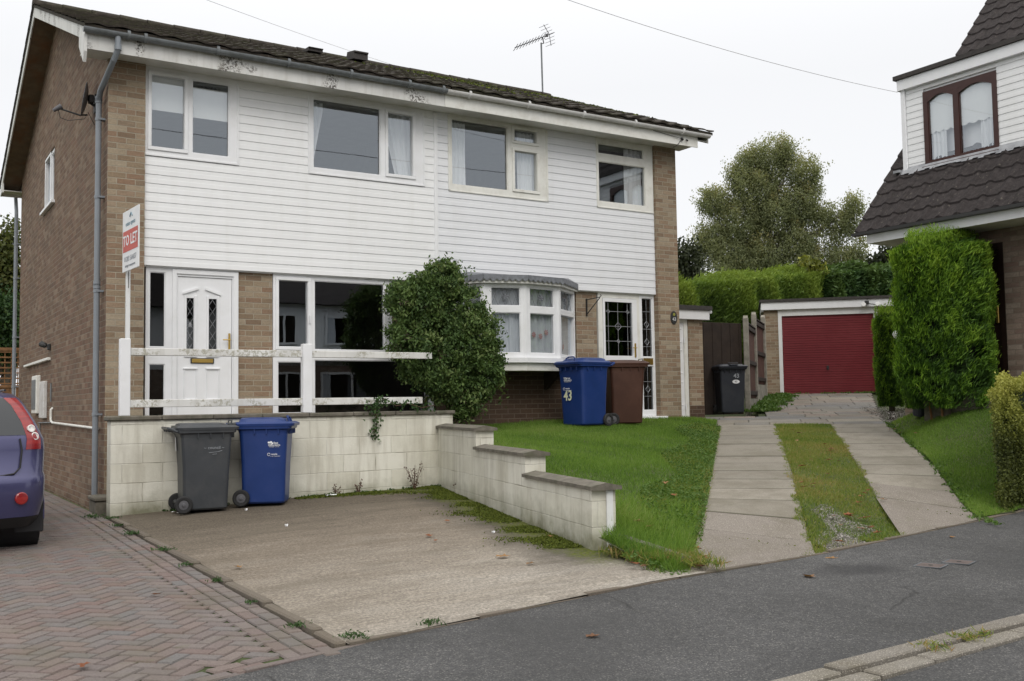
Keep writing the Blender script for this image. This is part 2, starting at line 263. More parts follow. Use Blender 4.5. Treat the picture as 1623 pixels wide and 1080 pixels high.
# ------------------------------------------------------------------ mesh builder
def link(name, me, mat, parent=None):
    o = bpy.data.objects.new(name, me); COL.objects.link(o)
    if mat is not None: me.materials.append(MATS[mat] if isinstance(mat, str) else mat)
    if parent is not None: o.parent = parent
    return o
class MB:
    def __init__(s): s.v = []; s.f = []; s.uv = []; s.any_uv = False
    def add(s, vs, fs, uvs=None):
        k = len(s.v); s.v += [tuple(v) for v in vs]; s.f += [tuple(i+k for i in f) for f in fs]
        if uvs is None: s.uv += [None]*len(fs)
        else: s.uv += uvs; s.any_uv = True
        return s
    def box(s, x0, x1, y0, y1, z0, z1, M=None, uv=None):
        if x0 > x1: x0, x1 = x1, x0
        if y0 > y1: y0, y1 = y1, y0
        if z0 > z1: z0, z1 = z1, z0
        v = [Vector(p) for p in ((x0,y0,z0),(x1,y0,z0),(x1,y1,z0),(x0,y1,z0),(x0,y0,z1),(x1,y0,z1),(x1,y1,z1),(x0,y1,z1))]
        if M is not None: v = [M @ p for p in v]
        return s.add(v, [(0,3,2,1),(4,5,6,7),(0,1,5,4),(1,2,6,5),(2,3,7,6),(3,0,4,7)], None if uv is None else [uv]*6)
    def cbox(s, x0, x1, y0, y1, z0, z1, c=.01, M=None, uv=None):
        """box with chamfered edges"""
        bm = bmesh.new(); 
        vs = [bm.verts.new(p) for p in ((x0,y0,z0),(x1,y0,z0),(x1,y1,z0),(x0,y1,z0),(x0,y0,z1),(x1,y0,z1),(x1,y1,z1),(x0,y1,z1))]
        for f in [(0,3,2,1),(4,5,6,7),(0,1,5,4),(1,2,6,5),(2,3,7,6),(3,0,4,7)]: bm.faces.new([vs[i] for i in f])
        bmesh.ops.bevel(bm, geom=bm.edges[:], offset=c, segments=1, affect='EDGES', profile=.5)
        bm.verts.index_update(); v = [p.co.copy() for p in bm.verts]
        if M is not None: v = [M @ p for p in v]
        fs = [tuple(q.index for q in f.verts) for f in bm.faces]; bm.free()
        return s.add(v, fs, None if uv is None else [uv]*len(fs))
    def prism(s, pts, a, b, axis='y', M=None):
        """outline pts (2-D) swept from a to b along axis"""
        n = len(pts)
        def P(p, t): return {'x': (t, p[0], p[1]), 'y': (p[0], t, p[1]), 'z': (p[0], p[1], t)}[axis]
        v = [Vector(P(p, a)) for p in pts] + [Vector(P(p, b)) for p in pts]
        if M is not None: v = [M @ p for p in v]
        return s.add(v, [tuple(range(n))[::-1], tuple(range(n, 2*n))] + [(i, (i+1) % n, n+(i+1) % n, n+i) for i in range(n)])
    def tube(s, pts, rad, n=8, cap=True):
        pts = [Vector(p) for p in pts]; rs = rad if hasattr(rad, '__len__') else [rad]*len(pts); V = []; F = []
        prev = None
        for i, p in enumerate(pts):
            t = (pts[min(i+1, len(pts)-1)] - pts[max(i-1, 0)]).normalized()
            if prev is None:
                a = Vector((0,0,1)) if abs(t.z) < .9 else Vector((1,0,0)); x = t.cross(a).normalized()
            else:
                x = (prev - t*prev.dot(t)).normalized()
            prev = x; y = t.cross(x)
            for k in range(n):
                q = 2*math.pi*k/n; V.append(p + (x*math.cos(q) + y*math.sin(q))*rs[i])
        for i in range(len(pts)-1):
            for k in range(n): F.append((i*n+k, i*n+(k+1) % n, (i+1)*n+(k+1) % n, (i+1)*n+k))
        if cap: F.append(tuple(range(n))[::-1]); F.append(tuple((len(pts)-1)*n+k for k in range(n)))
        return s.add(V, F)
    def lathe(s, prof, n=20, M=None):
        V = []; F = []
        for r, z in prof:
            for k in range(n): q = 2*math.pi*k/n; V.append(Vector((r*math.cos(q), r*math.sin(q), z)))
        for i in range(len(prof)-1):
            for k in range(n): F.append((i*n+k, i*n+(k+1) % n, (i+1)*n+(k+1) % n, (i+1)*n+k))
        F.append(tuple(range(n))[::-1]); F.append(tuple((len(prof)-1)*n+k for k in range(n)))
        if M is not None: V = [M @ p for p in V]
        return s.add(V, F)
    def grid(s, fn, nu, nv, uvf=None):
        V = [fn(i/nu, j/nv) for j in range(nv+1) for i in range(nu+1)]
        F = [(j*(nu+1)+i, j*(nu+1)+i+1, (j+1)*(nu+1)+i+1, (j+1)*(nu+1)+i) for j in range(nv) for i in range(nu)]
        return s.add(V, F)
    def build(s, name, mat, parent=None, smooth=False, org=None, fix=False):
        me = bpy.data.meshes.new(name)
        if org is None: org = Vector(parent['_org']) if parent is not None and '_org' in parent else Vector((0,0,0))
        V = [tuple(Vector(v) - org) for v in s.v]
        me.from_pydata(V, [], s.f); me.update()
        uvl = me.uv_layers.new(name='UVMap')
        W3 = [Vector(v) for v in s.v]
        for p, u in zip(me.polygons, s.uv):
            if u is not None and hasattr(u[0], '__len__'):
                for li, uu in zip(p.loop_indices, u): uvl.data[li].uv = uu
                continue
            if u is not None:
                for li in p.loop_indices: uvl.data[li].uv = u
                continue
            nn = p.normal
            if abs(nn.z) > .93:
                for li in p.loop_indices: w = W3[me.loops[li].vertex_index]; uvl.data[li].uv = (w.x, w.y)
            else:
                t = Vector((-nn.y, nn.x, 0)).normalized()
                if abs(t.x) > abs(t.y): t = t if t.x > 0 else -t
                else: t = t if t.y > 0 else -t
                up = nn.cross(t); up = up if up.z > 0 else -up
                for li in p.loop_indices: w = W3[me.loops[li].vertex_index]; uvl.data[li].uv = (w.dot(t), w.dot(up))
        if smooth:
            for p in me.polygons: p.use_smooth = True
        if fix:
            bm = bmesh.new(); bm.from_mesh(me); bmesh.ops.recalc_face_normals(bm, faces=bm.faces); bm.to_mesh(me); bm.free()
        o = link(name, me, mat, parent)
        if parent is None and org.length > 0: o.location = org
        return o
def tag(o, label=None, cat=None, group=None, kind=None):
    if label: o['label'] = label
    if cat: o['category'] = cat
    if group: o['group'] = group
    if kind: o['kind'] = kind
    return o
def thing(name, label, cat, loc=(0, 0, 0), rz=0, group=None, world=True):
    """Empty at the thing's base. world=True: its parts are built in world coordinates."""
    o = bpy.data.objects.new(name, None); COL.objects.link(o); o.location = loc; o.rotation_euler = (0, 0, rz); o.empty_display_size = .2
    if world: o['_org'] = list(loc)
    return tag(o, label, cat, group)
def sub(parent_part, o): o.parent = parent_part; return o
ORG = {}
def quads(name, P, F, UVX, mat, parent=None, tri=False):
    """fast mesh from numpy arrays. P (n,3), F (m,k), UVX per-face random"""
    me = bpy.data.meshes.new(name); n = len(P); m, k = F.shape
    me.vertices.add(n); me.vertices.foreach_set('co', P.astype(np.float32).ravel())
    me.loops.add(m*k); me.loops.foreach_set('vertex_index', F.astype(np.int32).ravel())
    me.polygons.add(m); me.polygons.foreach_set('loop_start', (np.arange(m)*k).astype(np.int32)); me.polygons.foreach_set('loop_total', np.full(m, k, np.int32))
    uv = me.uv_layers.new(name='UVMap'); a = np.zeros((m*k, 2), np.float32); a[:, 0] = np.repeat(UVX, k); uv.data.foreach_set('uv', a.ravel())
    me.update(calc_edges=True); me.validate()
    return link(name, me, mat, parent)
def leaves(C, D, L, Wd, rnd=None):
    """leaf quads (rhombus) at centres C, along directions D, length L, width Wd -> P,F,U"""
    n = len(C); D = D/np.linalg.norm(D, axis=1, keepdims=True)
    r = RNG.normal(size=(n, 3)); Sd = np.cross(D, r); Sd /= np.linalg.norm(Sd, axis=1, keepdims=True)+1e-9
    N = np.cross(D, Sd)
    L = np.broadcast_to(np.asarray(L, float), (n,))[:, None]; Wd = np.broadcast_to(np.asarray(Wd, float), (n,))[:, None]
    a = C - D*L*.5; b = C + Sd*Wd*.5 + N*Wd*.15; c = C + D*L*.5; d = C - Sd*Wd*.5 + N*Wd*.15
    P = np.stack([a, b, c, d], 1).reshape(-1, 3); F = np.arange(4*n).reshape(-1, 4)
    U = RNG.random(n) if rnd is None else rnd
    return P, F, U
def blades(X, H, Wd, lean=.35):
    n = len(X); ang = RNG.random(n)*6.283; s = np.stack([np.cos(ang), np.sin(ang), np.zeros(n)], 1)
    H = np.broadcast_to(np.asarray(H, float), (n,))[:, None]; Wd = np.broadcast_to(np.asarray(Wd, float), (n,))[:, None]
    ln = RNG.normal(size=(n, 3))*lean; ln[:, 2] = 1; ln /= np.linalg.norm(ln, axis=1, keepdims=True)
    a = X - s*Wd*.5; b = X + s*Wd*.5; c = X + ln*H
    return np.stack([a, b, c], 1).reshape(-1, 3), np.arange(3*n).reshape(-1, 3), RNG.random(n)
def merge(parts):
    P = []; F = []; U = []; k = 0
    for p, f, u in parts: P.append(p); F.append(f+k); U.append(u); k += len(p)
    return np.concatenate(P), np.concatenate(F), np.concatenate(U)
def text(name, s, size, mat, parent, M, th=.0008, bold=False):
    cu = bpy.data.curves.new(name, 'FONT'); cu.body = s; cu.size = size; cu.align_x = 'CENTER'; cu.align_y = 'CENTER'; cu.extrude = th; cu.resolution_u = 2
    if bold: cu.offset = size*.02
    t = bpy.data.objects.new(name+'_tmp', cu); me = bpy.data.meshes.new_from_object(t); bpy.data.objects.remove(t); bpy.data.curves.remove(cu)
    me.name = name; me.transform(M); 
    return link(name, me, mat, parent)
# ------------------------------------------------------------------ levels of the ground
Q2 = math.sqrt(2)
def ip(x, xs, ys): return np.interp(x, xs, ys)
def backe(x): return ip(x, [-30, -8, -1.1, -.15, 2.25, 4.2, 7.9, 12, 20, 60], [-11.5, -9.0, -8.16, -7.88, -7.6, -7.42, -6.92, -6.0, -4.2, 6])
def kerbe(x): return ip(x, [-40, -12, -3, 1.4, 3.7, 9, 20, 60], [-14, -11.2, -9.95, -9.70, -9.57, -9.05, -7.4, 1])
def foot_e(x): return ip(x, [-30, -8, -1, 0, 2.3, 4.3, 7.9, 12], [.0, .10, .13, .15, .2, .2, .25, .27])
def TF(x, y): return foot_e(x) - .03*np.maximum(backe(x) - y, 0)                     # footway and road fall gently away from the houses
def TL(x, y):
    d = np.clip(y - backe(x), 0, 6.6); return foot_e(x) + d*.0205*(1 + .5*np.clip(x/4, 0, 1)) + .02*np.clip(y-12, 0, 60)
def TD(x, y):
    x = np.asarray(x, float); y = np.asarray(y, float)
    d = np.maximum(y - backe(x), 0); e_ = np.minimum(foot_e(x), .25); c = x-y
    t = (x+y)/Q2; up = [1.07, 1.15, 1.25, 1.64, 1.8]; z1 = ip(t, [-4, -2.9, 0, 4, 6.7, 8, 10.6, 15.8, 60], [.1, .2, .5, .87]+up); z2 = ip(t, [-4, -1.2, 1, 4, 6.7, 8, 10.6, 15.8, 60], [.1, .24, .45, .79]+up)
    z3 = ip(t, [-4, 0, 2, 4.2, 6.7, 8, 10.6, 15.8, 60], [.1, .27, .42, .72]+up)
    k = np.clip((c-11.7)/1.15, 0, 1); k3 = np.clip((c-14.2)/2, 0, 1); zc = (z1*(1-k)+z2*k)*(1-k3)+z3*k3; w = np.clip(d/1.4, 0, 1); w = w*w*(3-2*w); return e_*(1-w) + w*np.maximum(zc, e_)
def ct(c, t): return ((t*Q2 + c)/2, (t*Q2 - c)/2)                                     # drive coordinates -> x, y  (c = x-y, t = (x+y)/sqrt2)
def start_t(c):
    for t in np.arange(-5, 3, .01):
        x, y = ct(c, t)
        if y >= backe(x): return float(t)
def TG(x, y):
    w = np.clip((x-4)/5, 0, 1); w = w*w*(3-2*w); lo = TL(x, y); hi = TD(x, y)
    g = np.where(y > -.5, lo*(1-w) + hi*w, np.minimum(lo, hi))
    return np.where((y < backe(x)+.9), np.minimum(TF(x, y), .16) - .3, g - .09)
def sheet(name, mat, xs, ys, fz, mask=None, kind='structure', par=None):
    b = MB(); X, Y = np.meshgrid(xs, ys); Z = fz(X, Y); nx, ny = len(xs), len(ys)
    V = [(float(X[j, i]), float(Y[j, i]), float(Z[j, i])) for j in range(ny) for i in range(nx)]
    F = [(j*nx+i, j*nx+i+1, (j+1)*nx+i+1, (j+1)*nx+i) for j in range(ny-1) for i in range(nx-1) if mask is None or mask((X[j, i]+X[j, i+1])/2, (Y[j, i]+Y[j+1, i])/2)]
    b.add(V, F); o = b.build(name, mat, par, smooth=True); o['kind'] = kind; return o
def strip_sheet(name, mat, ts, ea, eb, fz, nw=6, off=0, kind='structure'):
    """sheet between two edge functions of t"""
    b = MB(); n = nw+1; V = []
    for t in ts:
        (xa, ya), (xb, yb) = ea(t), eb(t)
        for k in range(n):
            w = k/nw; x = xa+(xb-xa)*w; y = ya+(yb-ya)*w; V.append((x, y, float(fz(x, y))+off))
    b.add(V, [(j*n+k, j*n+k+1, (j+1)*n+k+1, (j+1)*n+k) for j in range(len(ts)-1) for k in range(nw)])
    o = b.build(name, mat, None, smooth=True, fix=False); o['kind'] = kind
    if o.data.polygons[0].normal.z < 0: o.data.flip_normals()
    return o
# materials of the ground
b = NB('ground_earth'); g = b.pos(); b.bump(b.noise(g, 8, 5), .03, .5)
b.fin(b.ramp(b.noise(g, 1.4, 6), [(.35, (.05,.06,.025)), (.55, (.07,.09,.03)), (.7, (.09,.075,.05))]), .95)
b = NB('asphalt'); g = b.pos()
wobv = b.n('ShaderNodeTexNoise', {'Vector': g, 'Scale': 1.5, 'Detail': 6.0}).outputs['Color']; vor = b.n('ShaderNodeTexVoronoi', {'Vector': g, 'Scale': 130.0}); chip = b.n('ShaderNodeSeparateXYZ', {0: vor.outputs['Color']}).outputs[0]
c = b.ramp(chip, [(0, (.050,.050,.052)), (.6, (.080,.080,.082)), (.90, (.115,.113,.11)), (.985, (.20,.195,.185))])
c = b.mix(.7, c, b.ramp(b.noise(g, .8, 6, .65), [(.32, .45), (.52, .9), (.72, 1.35)]), 'MULTIPLY')
c = b.mix(.5, c, b.ramp(b.noise(g, 14, 4, .7), [(.35, .7), (.65, 1.15)]), 'MULTIPLY')
c = b.mix(b.ramp(b.noise(g, .45, 4, .6), [(.50, 0), (.7, .5)]), c, (.045,.045,.046))
vc = b.n('ShaderNodeTexVoronoi', {'Vector': b.n('ShaderNodeVectorMath', {0: g, 1: b.scale(wobv, (.5, .5, .5))}, operation='ADD').outputs[0], 'Scale': .42}, feature='DISTANCE_TO_EDGE')
c = b.mix(b.math('MULTIPLY', b.ramp(vc.outputs['Distance'], [(.0, 1), (.006, 0)]), b.ramp(b.noise(g, .6, 2), [(.52, 0), (.56, .8)])), c, (.02,.02,.02))
c = b.mix(b.ramp(b.noise(b.scale(g, (1.0, 3.0, 1)), 5, 5, .7), [(.62, 0), (.75, .3)]), c, (.03,.03,.03))
sx = b.n('ShaderNodeSeparateXYZ', {0: b.n('ShaderNodeVectorMath', {0: g, 1: b.scale(wobv, (.5, .35, 0))}, operation='ADD').outputs[0]})
ex = b.math('MULTIPLY', b.math('SUBTRACT', sx.outputs[0], 4.30), 1.5); ey = b.math('MULTIPLY', b.math('SUBTRACT', sx.outputs[1], -7.83), 3.2)
c = b.mix(b.ramp(b.math('ADD', b.math('MULTIPLY', ex, ex), b.math('MULTIPLY', ey, ey)), [(.1, .65), (.8, 0)]), c, (.028,.028,.03))
b.bump(vor.outputs['Distance'], .006, .8); b.fin(c, b.ramp(b.noise(g, .8, 3), [(.4, .75), (.6, .9)]), 0, .35)
b = NB('pad_concrete'); g = b.pos(); xyz = b.n('ShaderNodeSeparateXYZ', {0: g}); X, Y = xyz.outputs[0], xyz.outputs[1]
agg = b.noise(g, 48, 5, .8); ridg = b.noise(b.scale(g, (1.6, 9, 1)), 2.2, 5, .75)
yy = b.math('ADD', b.math('ADD', Y, b.math('MULTIPLY', X, -.42)), b.math('MULTIPLY', b.noise(b.scale(g, (.7, 2.2, 1)), 1.3, 6, .7), 5.0))
c = b.ramp(b.math('DIVIDE', b.math('ADD', yy, 8.0), 8.0, clamp=True), [(.12, (.40,.37,.33)), (.40, (.32,.285,.24)), (.70, (.215,.18,.142)), (.95, (.13,.108,.082))])
c = b.mix(.85, c, b.ramp(agg, [(.34, .40), (.5, .85), (.64, 1.45)]), 'MULTIPLY')
c = b.mix(.5, c, b.ramp(ridg, [(.35, .62), (.6, 1.08)]), 'MULTIPLY')
c = b.mix(b.ramp(b.noise(b.scale(g, (.8, 2.0, 1)), 1.1, 5, .6), [(.50, 0), (.72, .6)]), c, (.135,.115,.088))
# damp dark run beside the stepped wall and a mossy fringe at the foot of both walls
dw = b.math('ADD', b.math('MULTIPLY', b.math('SUBTRACT', 4.07, X), .971), b.math('MULTIPLY', b.math('ADD', Y, 1.1), .2396))   # distance from the stepped wall
dr = b.math('SUBTRACT', b.math('MULTIPLY', Y, -1), 1.1)                              # distance from the back wall
rag = b.math('MULTIPLY', b.math('SUBTRACT', b.noise(g, 2.6, 6, .7), .5), .9)
fr_ = b.ramp(b.math('DIVIDE', b.math('ADD', b.math('ADD', Y, 8.0), b.math('MULTIPLY', rag, .8)), 8.0), [(.12, 0), (.19, 1)])
c = b.mix(b.math('MULTIPLY', fr_, b.ramp(b.math('ADD', dw, rag), [(.35, .8), (.8, 0)])), c, (.07,.062,.05))
near = b.math('MINIMUM', b.math('ADD', dw, rag), b.math('ADD', b.math('ADD', dr, rag), b.math('MULTIPLY', b.math('SUBTRACT', 3.2, X), .35, clamp=True)))
mk = b.math('MULTIPLY', b.math('MULTIPLY', b.ramp(near, [(.18, 1), (.42, 0)]), b.ramp(b.math('DIVIDE', b.math('ADD', Y, 8.0), 8.0), [(.12, .0), (.2, 1)])), b.ramp(b.noise(g, 28, 4), [(.36, 0), (.50, 1)]))
c = b.mix(mk, c, b.ramp(b.noise(g, 30, 3), [(.3, (.05,.065,.012)), (.7, (.13,.15,.02))]))
b.bump(b.math('ADD', agg, b.math('MULTIPLY', ridg, .2)), .010, .8); b.fin(c, .9, 0, .25)
def slab_mat(name, tones, pebbly=False):
    b = NB(name); g = b.pos(); u = b.n('ShaderNodeSeparateXYZ', {0: b.uv()}).outputs[0]; n = len(tones)
    c = b.ramp(u, [(i/(n-1), t) for i, t in enumerate(tones)]); ag = b.noise(g, 85, 4, .75)
    c = b.mix(.75, c, b.ramp(ag, [(.3, .6), (.6, 1.1)]), 'MULTIPLY')
    c = b.mix(b.ramp(b.noise(g, 2.3, 7, .7), [(.45, 0), (.7, .65)]), c, (.13,.115,.085))
    c = b.mix(b.ramp(b.noise(g, 5.5, 4, .7), [(.62, 0), (.76, .5)]), c, (.10,.11,.045))
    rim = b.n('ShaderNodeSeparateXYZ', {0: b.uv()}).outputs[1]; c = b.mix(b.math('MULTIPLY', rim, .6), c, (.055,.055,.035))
    if pebbly: c = b.mix(b.ramp(b.noise(g, 120, 2, .5), [(.60, 0), (.64, .75)]), c, (.46,.42,.37))
    b.bump(ag, .006, .7); return b.fin(c, .9, 0, .25)
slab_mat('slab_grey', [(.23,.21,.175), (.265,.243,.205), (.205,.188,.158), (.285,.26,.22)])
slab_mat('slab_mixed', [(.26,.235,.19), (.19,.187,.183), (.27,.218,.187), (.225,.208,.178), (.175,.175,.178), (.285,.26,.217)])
slab_mat('slab_pebbly', [(.195,.172,.15), (.225,.20,.175)], True)
slab_mat('paver', [(.185,.142,.129), (.16,.14,.136), (.195,.154,.14), (.17,.156,.152), (.178,.13,.118), (.155,.147,.145), (.198,.162,.147)])
slab_mat('kerb_stone', [(.205,.19,.165), (.235,.22,.195), (.18,.165,.145)], True)
slab_mat('edging_stone', [(.15,.125,.10), (.17,.145,.12), (.13,.11,.09)])
simple('joint_dark', (.048,.062,.022), 1, var=.5, sc=12)
simple('cover_iron', (.11,.085,.078), .7, var=.3, sc=20, bump=.004, bsc=60); simple('cover_frame', (.11,.12,.13), .7, var=.3)
# ground, road, footway
xs = sorted(set([round(v, 2) for v in np.concatenate([np.linspace(-1500, -60, 8), np.linspace(-50, -12, 8), np.arange(-10, 26, .5), np.linspace(28, 70, 10), np.linspace(90, 1500, 8)])]))
ys = sorted(set([round(v, 2) for v in np.concatenate([np.linspace(-1500, -60, 8), np.linspace(-50, -14, 10), np.arange(-12.5, 14, .5), np.linspace(15, 70, 14), np.linspace(90, 1500, 8)])]))
sheet('ground', 'ground_earth', xs, ys, TG)
xr = [-60, -40, -25] + list(np.arange(-14, 24, .5)) + [30, 45, 60]
strip_sheet('footway', 'asphalt', xr, lambda x: (x, kerbe(x)), lambda x: (x, backe(x)), TF, 6)
strip_sheet('road', 'asphalt', xr, lambda x: (x, kerbe(x)-8.5), lambda x: (x, kerbe(x)-.27), TF, 4, -.012)
strip_sheet('far_footway', 'asphalt', xr, lambda x: (x, kerbe(x)-11.5), lambda x: (x, kerbe(x)-8.5), TF, 3, .06)
# kerb stones and channel blocks of the dropped kerb, footway back edging: rows of real stones
def stone_row(name, mat, edge, x0, x1, ln, w, zt, depth, fz, gap=.006, ofs=0, ch=.008):
    b = MB(); x = x0; k = 0
    while x < x1:
        xa, xb = x+gap/2, x+ln-gap/2; ya, yb = float(edge(xa))-ofs, float(edge(xb))-ofs; a = math.atan2(yb-ya, xb-xa); L = math.hypot(xb-xa, yb-ya)
        z = float(fz((xa+xb)/2, (ya+yb)/2-w/2)) + zt + random.uniform(-.003, .003)
        M = Matrix.Translation((xa, ya, z)) @ Matrix.Rotation(a+random.uniform(-.004, .004), 4, 'Z')
        b.cbox(0, L, -w, 0, -depth, 0, ch, M, uv=(random.random(), 0)); x += ln; k += 1
    o = b.build(name, mat); o['kind'] = 'structure'; return o
stone_row('kerb', 'kerb_stone', kerbe, -12, 20, .915, .125, .022, .12, TF)
stone_row('channel', 'kerb_stone', kerbe, -12.4, 20, .46, .125, .006, .1, TF, ofs=.14, gap=.012)
stone_row('footway_edging', 'edging_stone', lambda x: backe(x)+.05, -.1, 9.6, .915, .05, .012, .1, TF, gap=.01, ch=.004)
stone_row('footway_edging', 'paver', lambda x: backe(x)+.05, -9.9, -.2, .915, .05, .006, .1, TF, gap=.01, ch=.004)
# ------------------------------------------------------------------ parking pad (concrete) with its kerb
def pad_l(y): return -.13
px0 = -.10
sheet_rows = list(np.linspace(0, 1, 24))
def pad_edge_f(t):  # t from rear (0) to front (1)
    return t
b = MB(); V = []; nu, nv = 20, 26
for j in range(nv+1):
    for i in range(nu+1):
        u, v = i/nu, j/nv
        x = px0 + u*((4.2 if v < .1 else 4.2) - px0); yr = -1.0; yf = float(backe(x))+.05
        y = yr + (yf-yr)*v
        xl = px0; xr_ = 4.12 - .2468*max(0, min(1, (-1.1-y)/5.35))*5.35 if y > -6.5 else 2.75 + (-6.5-y)*.15
        x = xl + (xr_+.06-xl)*u; y = yr + (float(backe(x))-.0-yr)*v
        V.append((x, y, float(TL(x, y))+.015))
b.add(V, [(j*(nu+1)+i, (j+1)*(nu+1)+i, (j+1)*(nu+1)+i+1, j*(nu+1)+i+1) for j in range(nv) for i in range(nu)])
o = b.build('concrete_pad', 'pad_concrete', smooth=True); o['kind'] = 'structure'
b = MB(); y = -1.2   # edging kerb on the left of the pad
while y > -7.8:
    L = min(.9, y+7.86); z = float(TL(-.15, y-L/2)); b.cbox(-.17, -.10, y-L+.004, y-.004, z-.1, z+.028+random.uniform(-.004, .004), .012, uv=(random.random(), 0)); y -= .9
o = b.build('pad_kerb', 'edging_stone'); o['kind'] = 'structure'
# ------------------------------------------------------------------ block paved drive: 45 degree herringbone of separate blocks over dark joints
def back_in(x, y): return y > backe(x)+.10
lx = lambda y: -.20
ys_ = np.arange(-9.6, 13.1, .4)
sheet('paving_joints', 'joint_dark', list(np.arange(-11, .0, .4))+[-.19], list(ys_), lambda X, Y: TL(X, np.maximum(Y, backe(X)+.04))-.006-.12*np.clip((backe(X)-.0-Y)/.2, 0, 1), mask=lambda x, y: y > backe(x)-.25)
bv, bf, bu = [], [], []
def paver_block(cx, cy, ang, L=.2, Wd=.1, g=.008, rnd=None):
    c, s = math.cos(ang), math.sin(ang); z = float(TL(cx, cy)); k = len(bv); hl, hw = L/2-g/2, Wd/2-g/2; i = .006; dz = random.uniform(-.0018, .0018); tilt = random.uniform(-.008, .008)
    for (a, w, zz) in ((-hl, -hw, -.004), (hl, -hw, -.004), (hl, hw, -.004), (-hl, hw, -.004), (-hl+i, -hw+i, .006), (hl-i, -hw+i, .006), (hl-i, hw-i, .006), (-hl+i, hw-i, .006)):
        bv.append((cx+a*c-w*s, cy+a*s+w*c, z+zz+dz+a*tilt))
    bf.extend([(k+4, k+5, k+6, k+7), (k, k+1, k+5, k+4), (k+1, k+2, k+6, k+5), (k+2, k+3, k+7, k+6), (k+3, k, k+4, k+7)])
    r = random.random() if rnd is None else rnd; bu.extend([(r, 0)]*5)
A45 = R(45); ca, sa = math.cos(A45), math.sin(A45)
for i in range(-130, 131):
    for j in range(-130, 131):
        # herringbone on a .1 grid: period-4 diagonal pattern
        m = (i - j) % 4
        if m == 0: cxg, cyg, an = (i+1)*.1, (j+.5)*.1, 0
        elif m == 2: cxg, cyg, an = (i+.5)*.1, (j+1)*.1, math.pi/2
        else: continue
        if m == 2: cxg, cyg = (i+.5)*.1, j*.1
        x = cxg*ca - cyg*sa - 3.0; y = cxg*sa + cyg*ca - 3.0
        if x < -7.5 or x > -.53 or y > 7.5 or not y > backe(x)+.215: continue
        paver_block(x, y, an+A45)
# border: two stretcher courses by the kerb and one soldier course along the footway
y = -7.9
while y < 7.5:
    for k, xx in enumerate((-.235, -.337)): paver_block(xx, y + (.1 if k else 0), math.pi/2, .2, .1)
    paver_block(-.439, y+.05, math.pi/2, .2, .1); y += .2
x = -7.5
while x < -.56:
    a = math.atan2(float(backe(x+.2)-backe(x)), .2)
    paver_block(x+.1, float(backe(x+.1))+.165, a, .2, .1, rnd=random.random()); paver_block(x, float(backe(x))+.06, a, .2, .1, rnd=random.random()); x += .2
me_b = MB(); me_b.v = bv; me_b.f = bf; me_b.uv = bu
o = me_b.build('paved_drive', 'paver'); o['kind'] = 'structure'
# ------------------------------------------------------------------ slab drive
def slab(b, c0, c1, t0, t1, fz, off=.012, th=.05, g=.006, rnd=None, jit=.003, rim=1):
    P = [ct(c0+g*1.4, t0+g), ct(c1-g*1.4, t0+g), ct(c1-g*1.4, t1-g), ct(c0+g*1.4, t1-g)]; dz = random.uniform(-jit, jit); k = [random.uniform(-.002, .002) for _ in P]
    top = [(x, y, float(fz(x, y))+off+dz+q) for (x, y), q in zip(P, k)]; cx = sum(p[0] for p in P)/4; cy = sum(p[1] for p in P)/4
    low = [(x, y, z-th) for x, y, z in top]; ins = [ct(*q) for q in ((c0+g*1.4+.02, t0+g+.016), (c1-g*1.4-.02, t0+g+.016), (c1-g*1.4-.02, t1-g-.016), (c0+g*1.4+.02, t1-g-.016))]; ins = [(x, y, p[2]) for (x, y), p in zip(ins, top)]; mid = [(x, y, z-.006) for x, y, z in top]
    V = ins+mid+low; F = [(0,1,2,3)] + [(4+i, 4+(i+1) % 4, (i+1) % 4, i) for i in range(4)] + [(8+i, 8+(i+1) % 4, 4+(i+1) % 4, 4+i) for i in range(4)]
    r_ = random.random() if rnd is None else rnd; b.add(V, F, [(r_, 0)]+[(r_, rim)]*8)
for c0, c1 in ((10.3, 11.68), (12.87, 14.2)):
    b = MB(); pb = MB(); t0 = max(start_t(c0), start_t(c1)); t = t0+1.35
    slab(pb, c0, c1, t0+.62, t0+1.35, TD)
    # lowest bay cut to the footway line
    k = 6
    for q in range(k):
        ca_, cb_ = c0+(c1-c0)*q/k, c0+(c1-c0)*(q+1)/k; sa_, sb_ = start_t(ca_)+.02, start_t(cb_)+.02
        P = [ct(ca_, sa_), ct(cb_, sb_), ct(cb_, t0+.61), ct(ca_, t0+.61)]; pb.add([(x, y, float(TD(x, y))+.012) for x, y in P], [(0,1,2,3)], [(.3, 0)])
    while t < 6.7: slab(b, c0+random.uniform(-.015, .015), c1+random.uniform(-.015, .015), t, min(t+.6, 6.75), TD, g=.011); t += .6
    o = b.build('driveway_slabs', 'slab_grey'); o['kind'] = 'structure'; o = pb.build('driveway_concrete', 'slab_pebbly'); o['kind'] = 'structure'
b = MB(); t = 6.77; row = 0
while t < 15.75:
    lo = 8.2 if t < 7.9 else (9.6 if t < 8.6 else 11.5); hi = 14.2 + (t-6.7)*.13; c = lo - random.uniform(0, .6); h = .6 if row % 3 else .45
    while c < hi:
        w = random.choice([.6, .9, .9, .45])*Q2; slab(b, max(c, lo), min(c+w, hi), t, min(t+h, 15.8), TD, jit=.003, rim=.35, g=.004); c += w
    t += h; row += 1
o = b.build('driveway_apron', 'slab_mixed'); o['kind'] = 'structure'
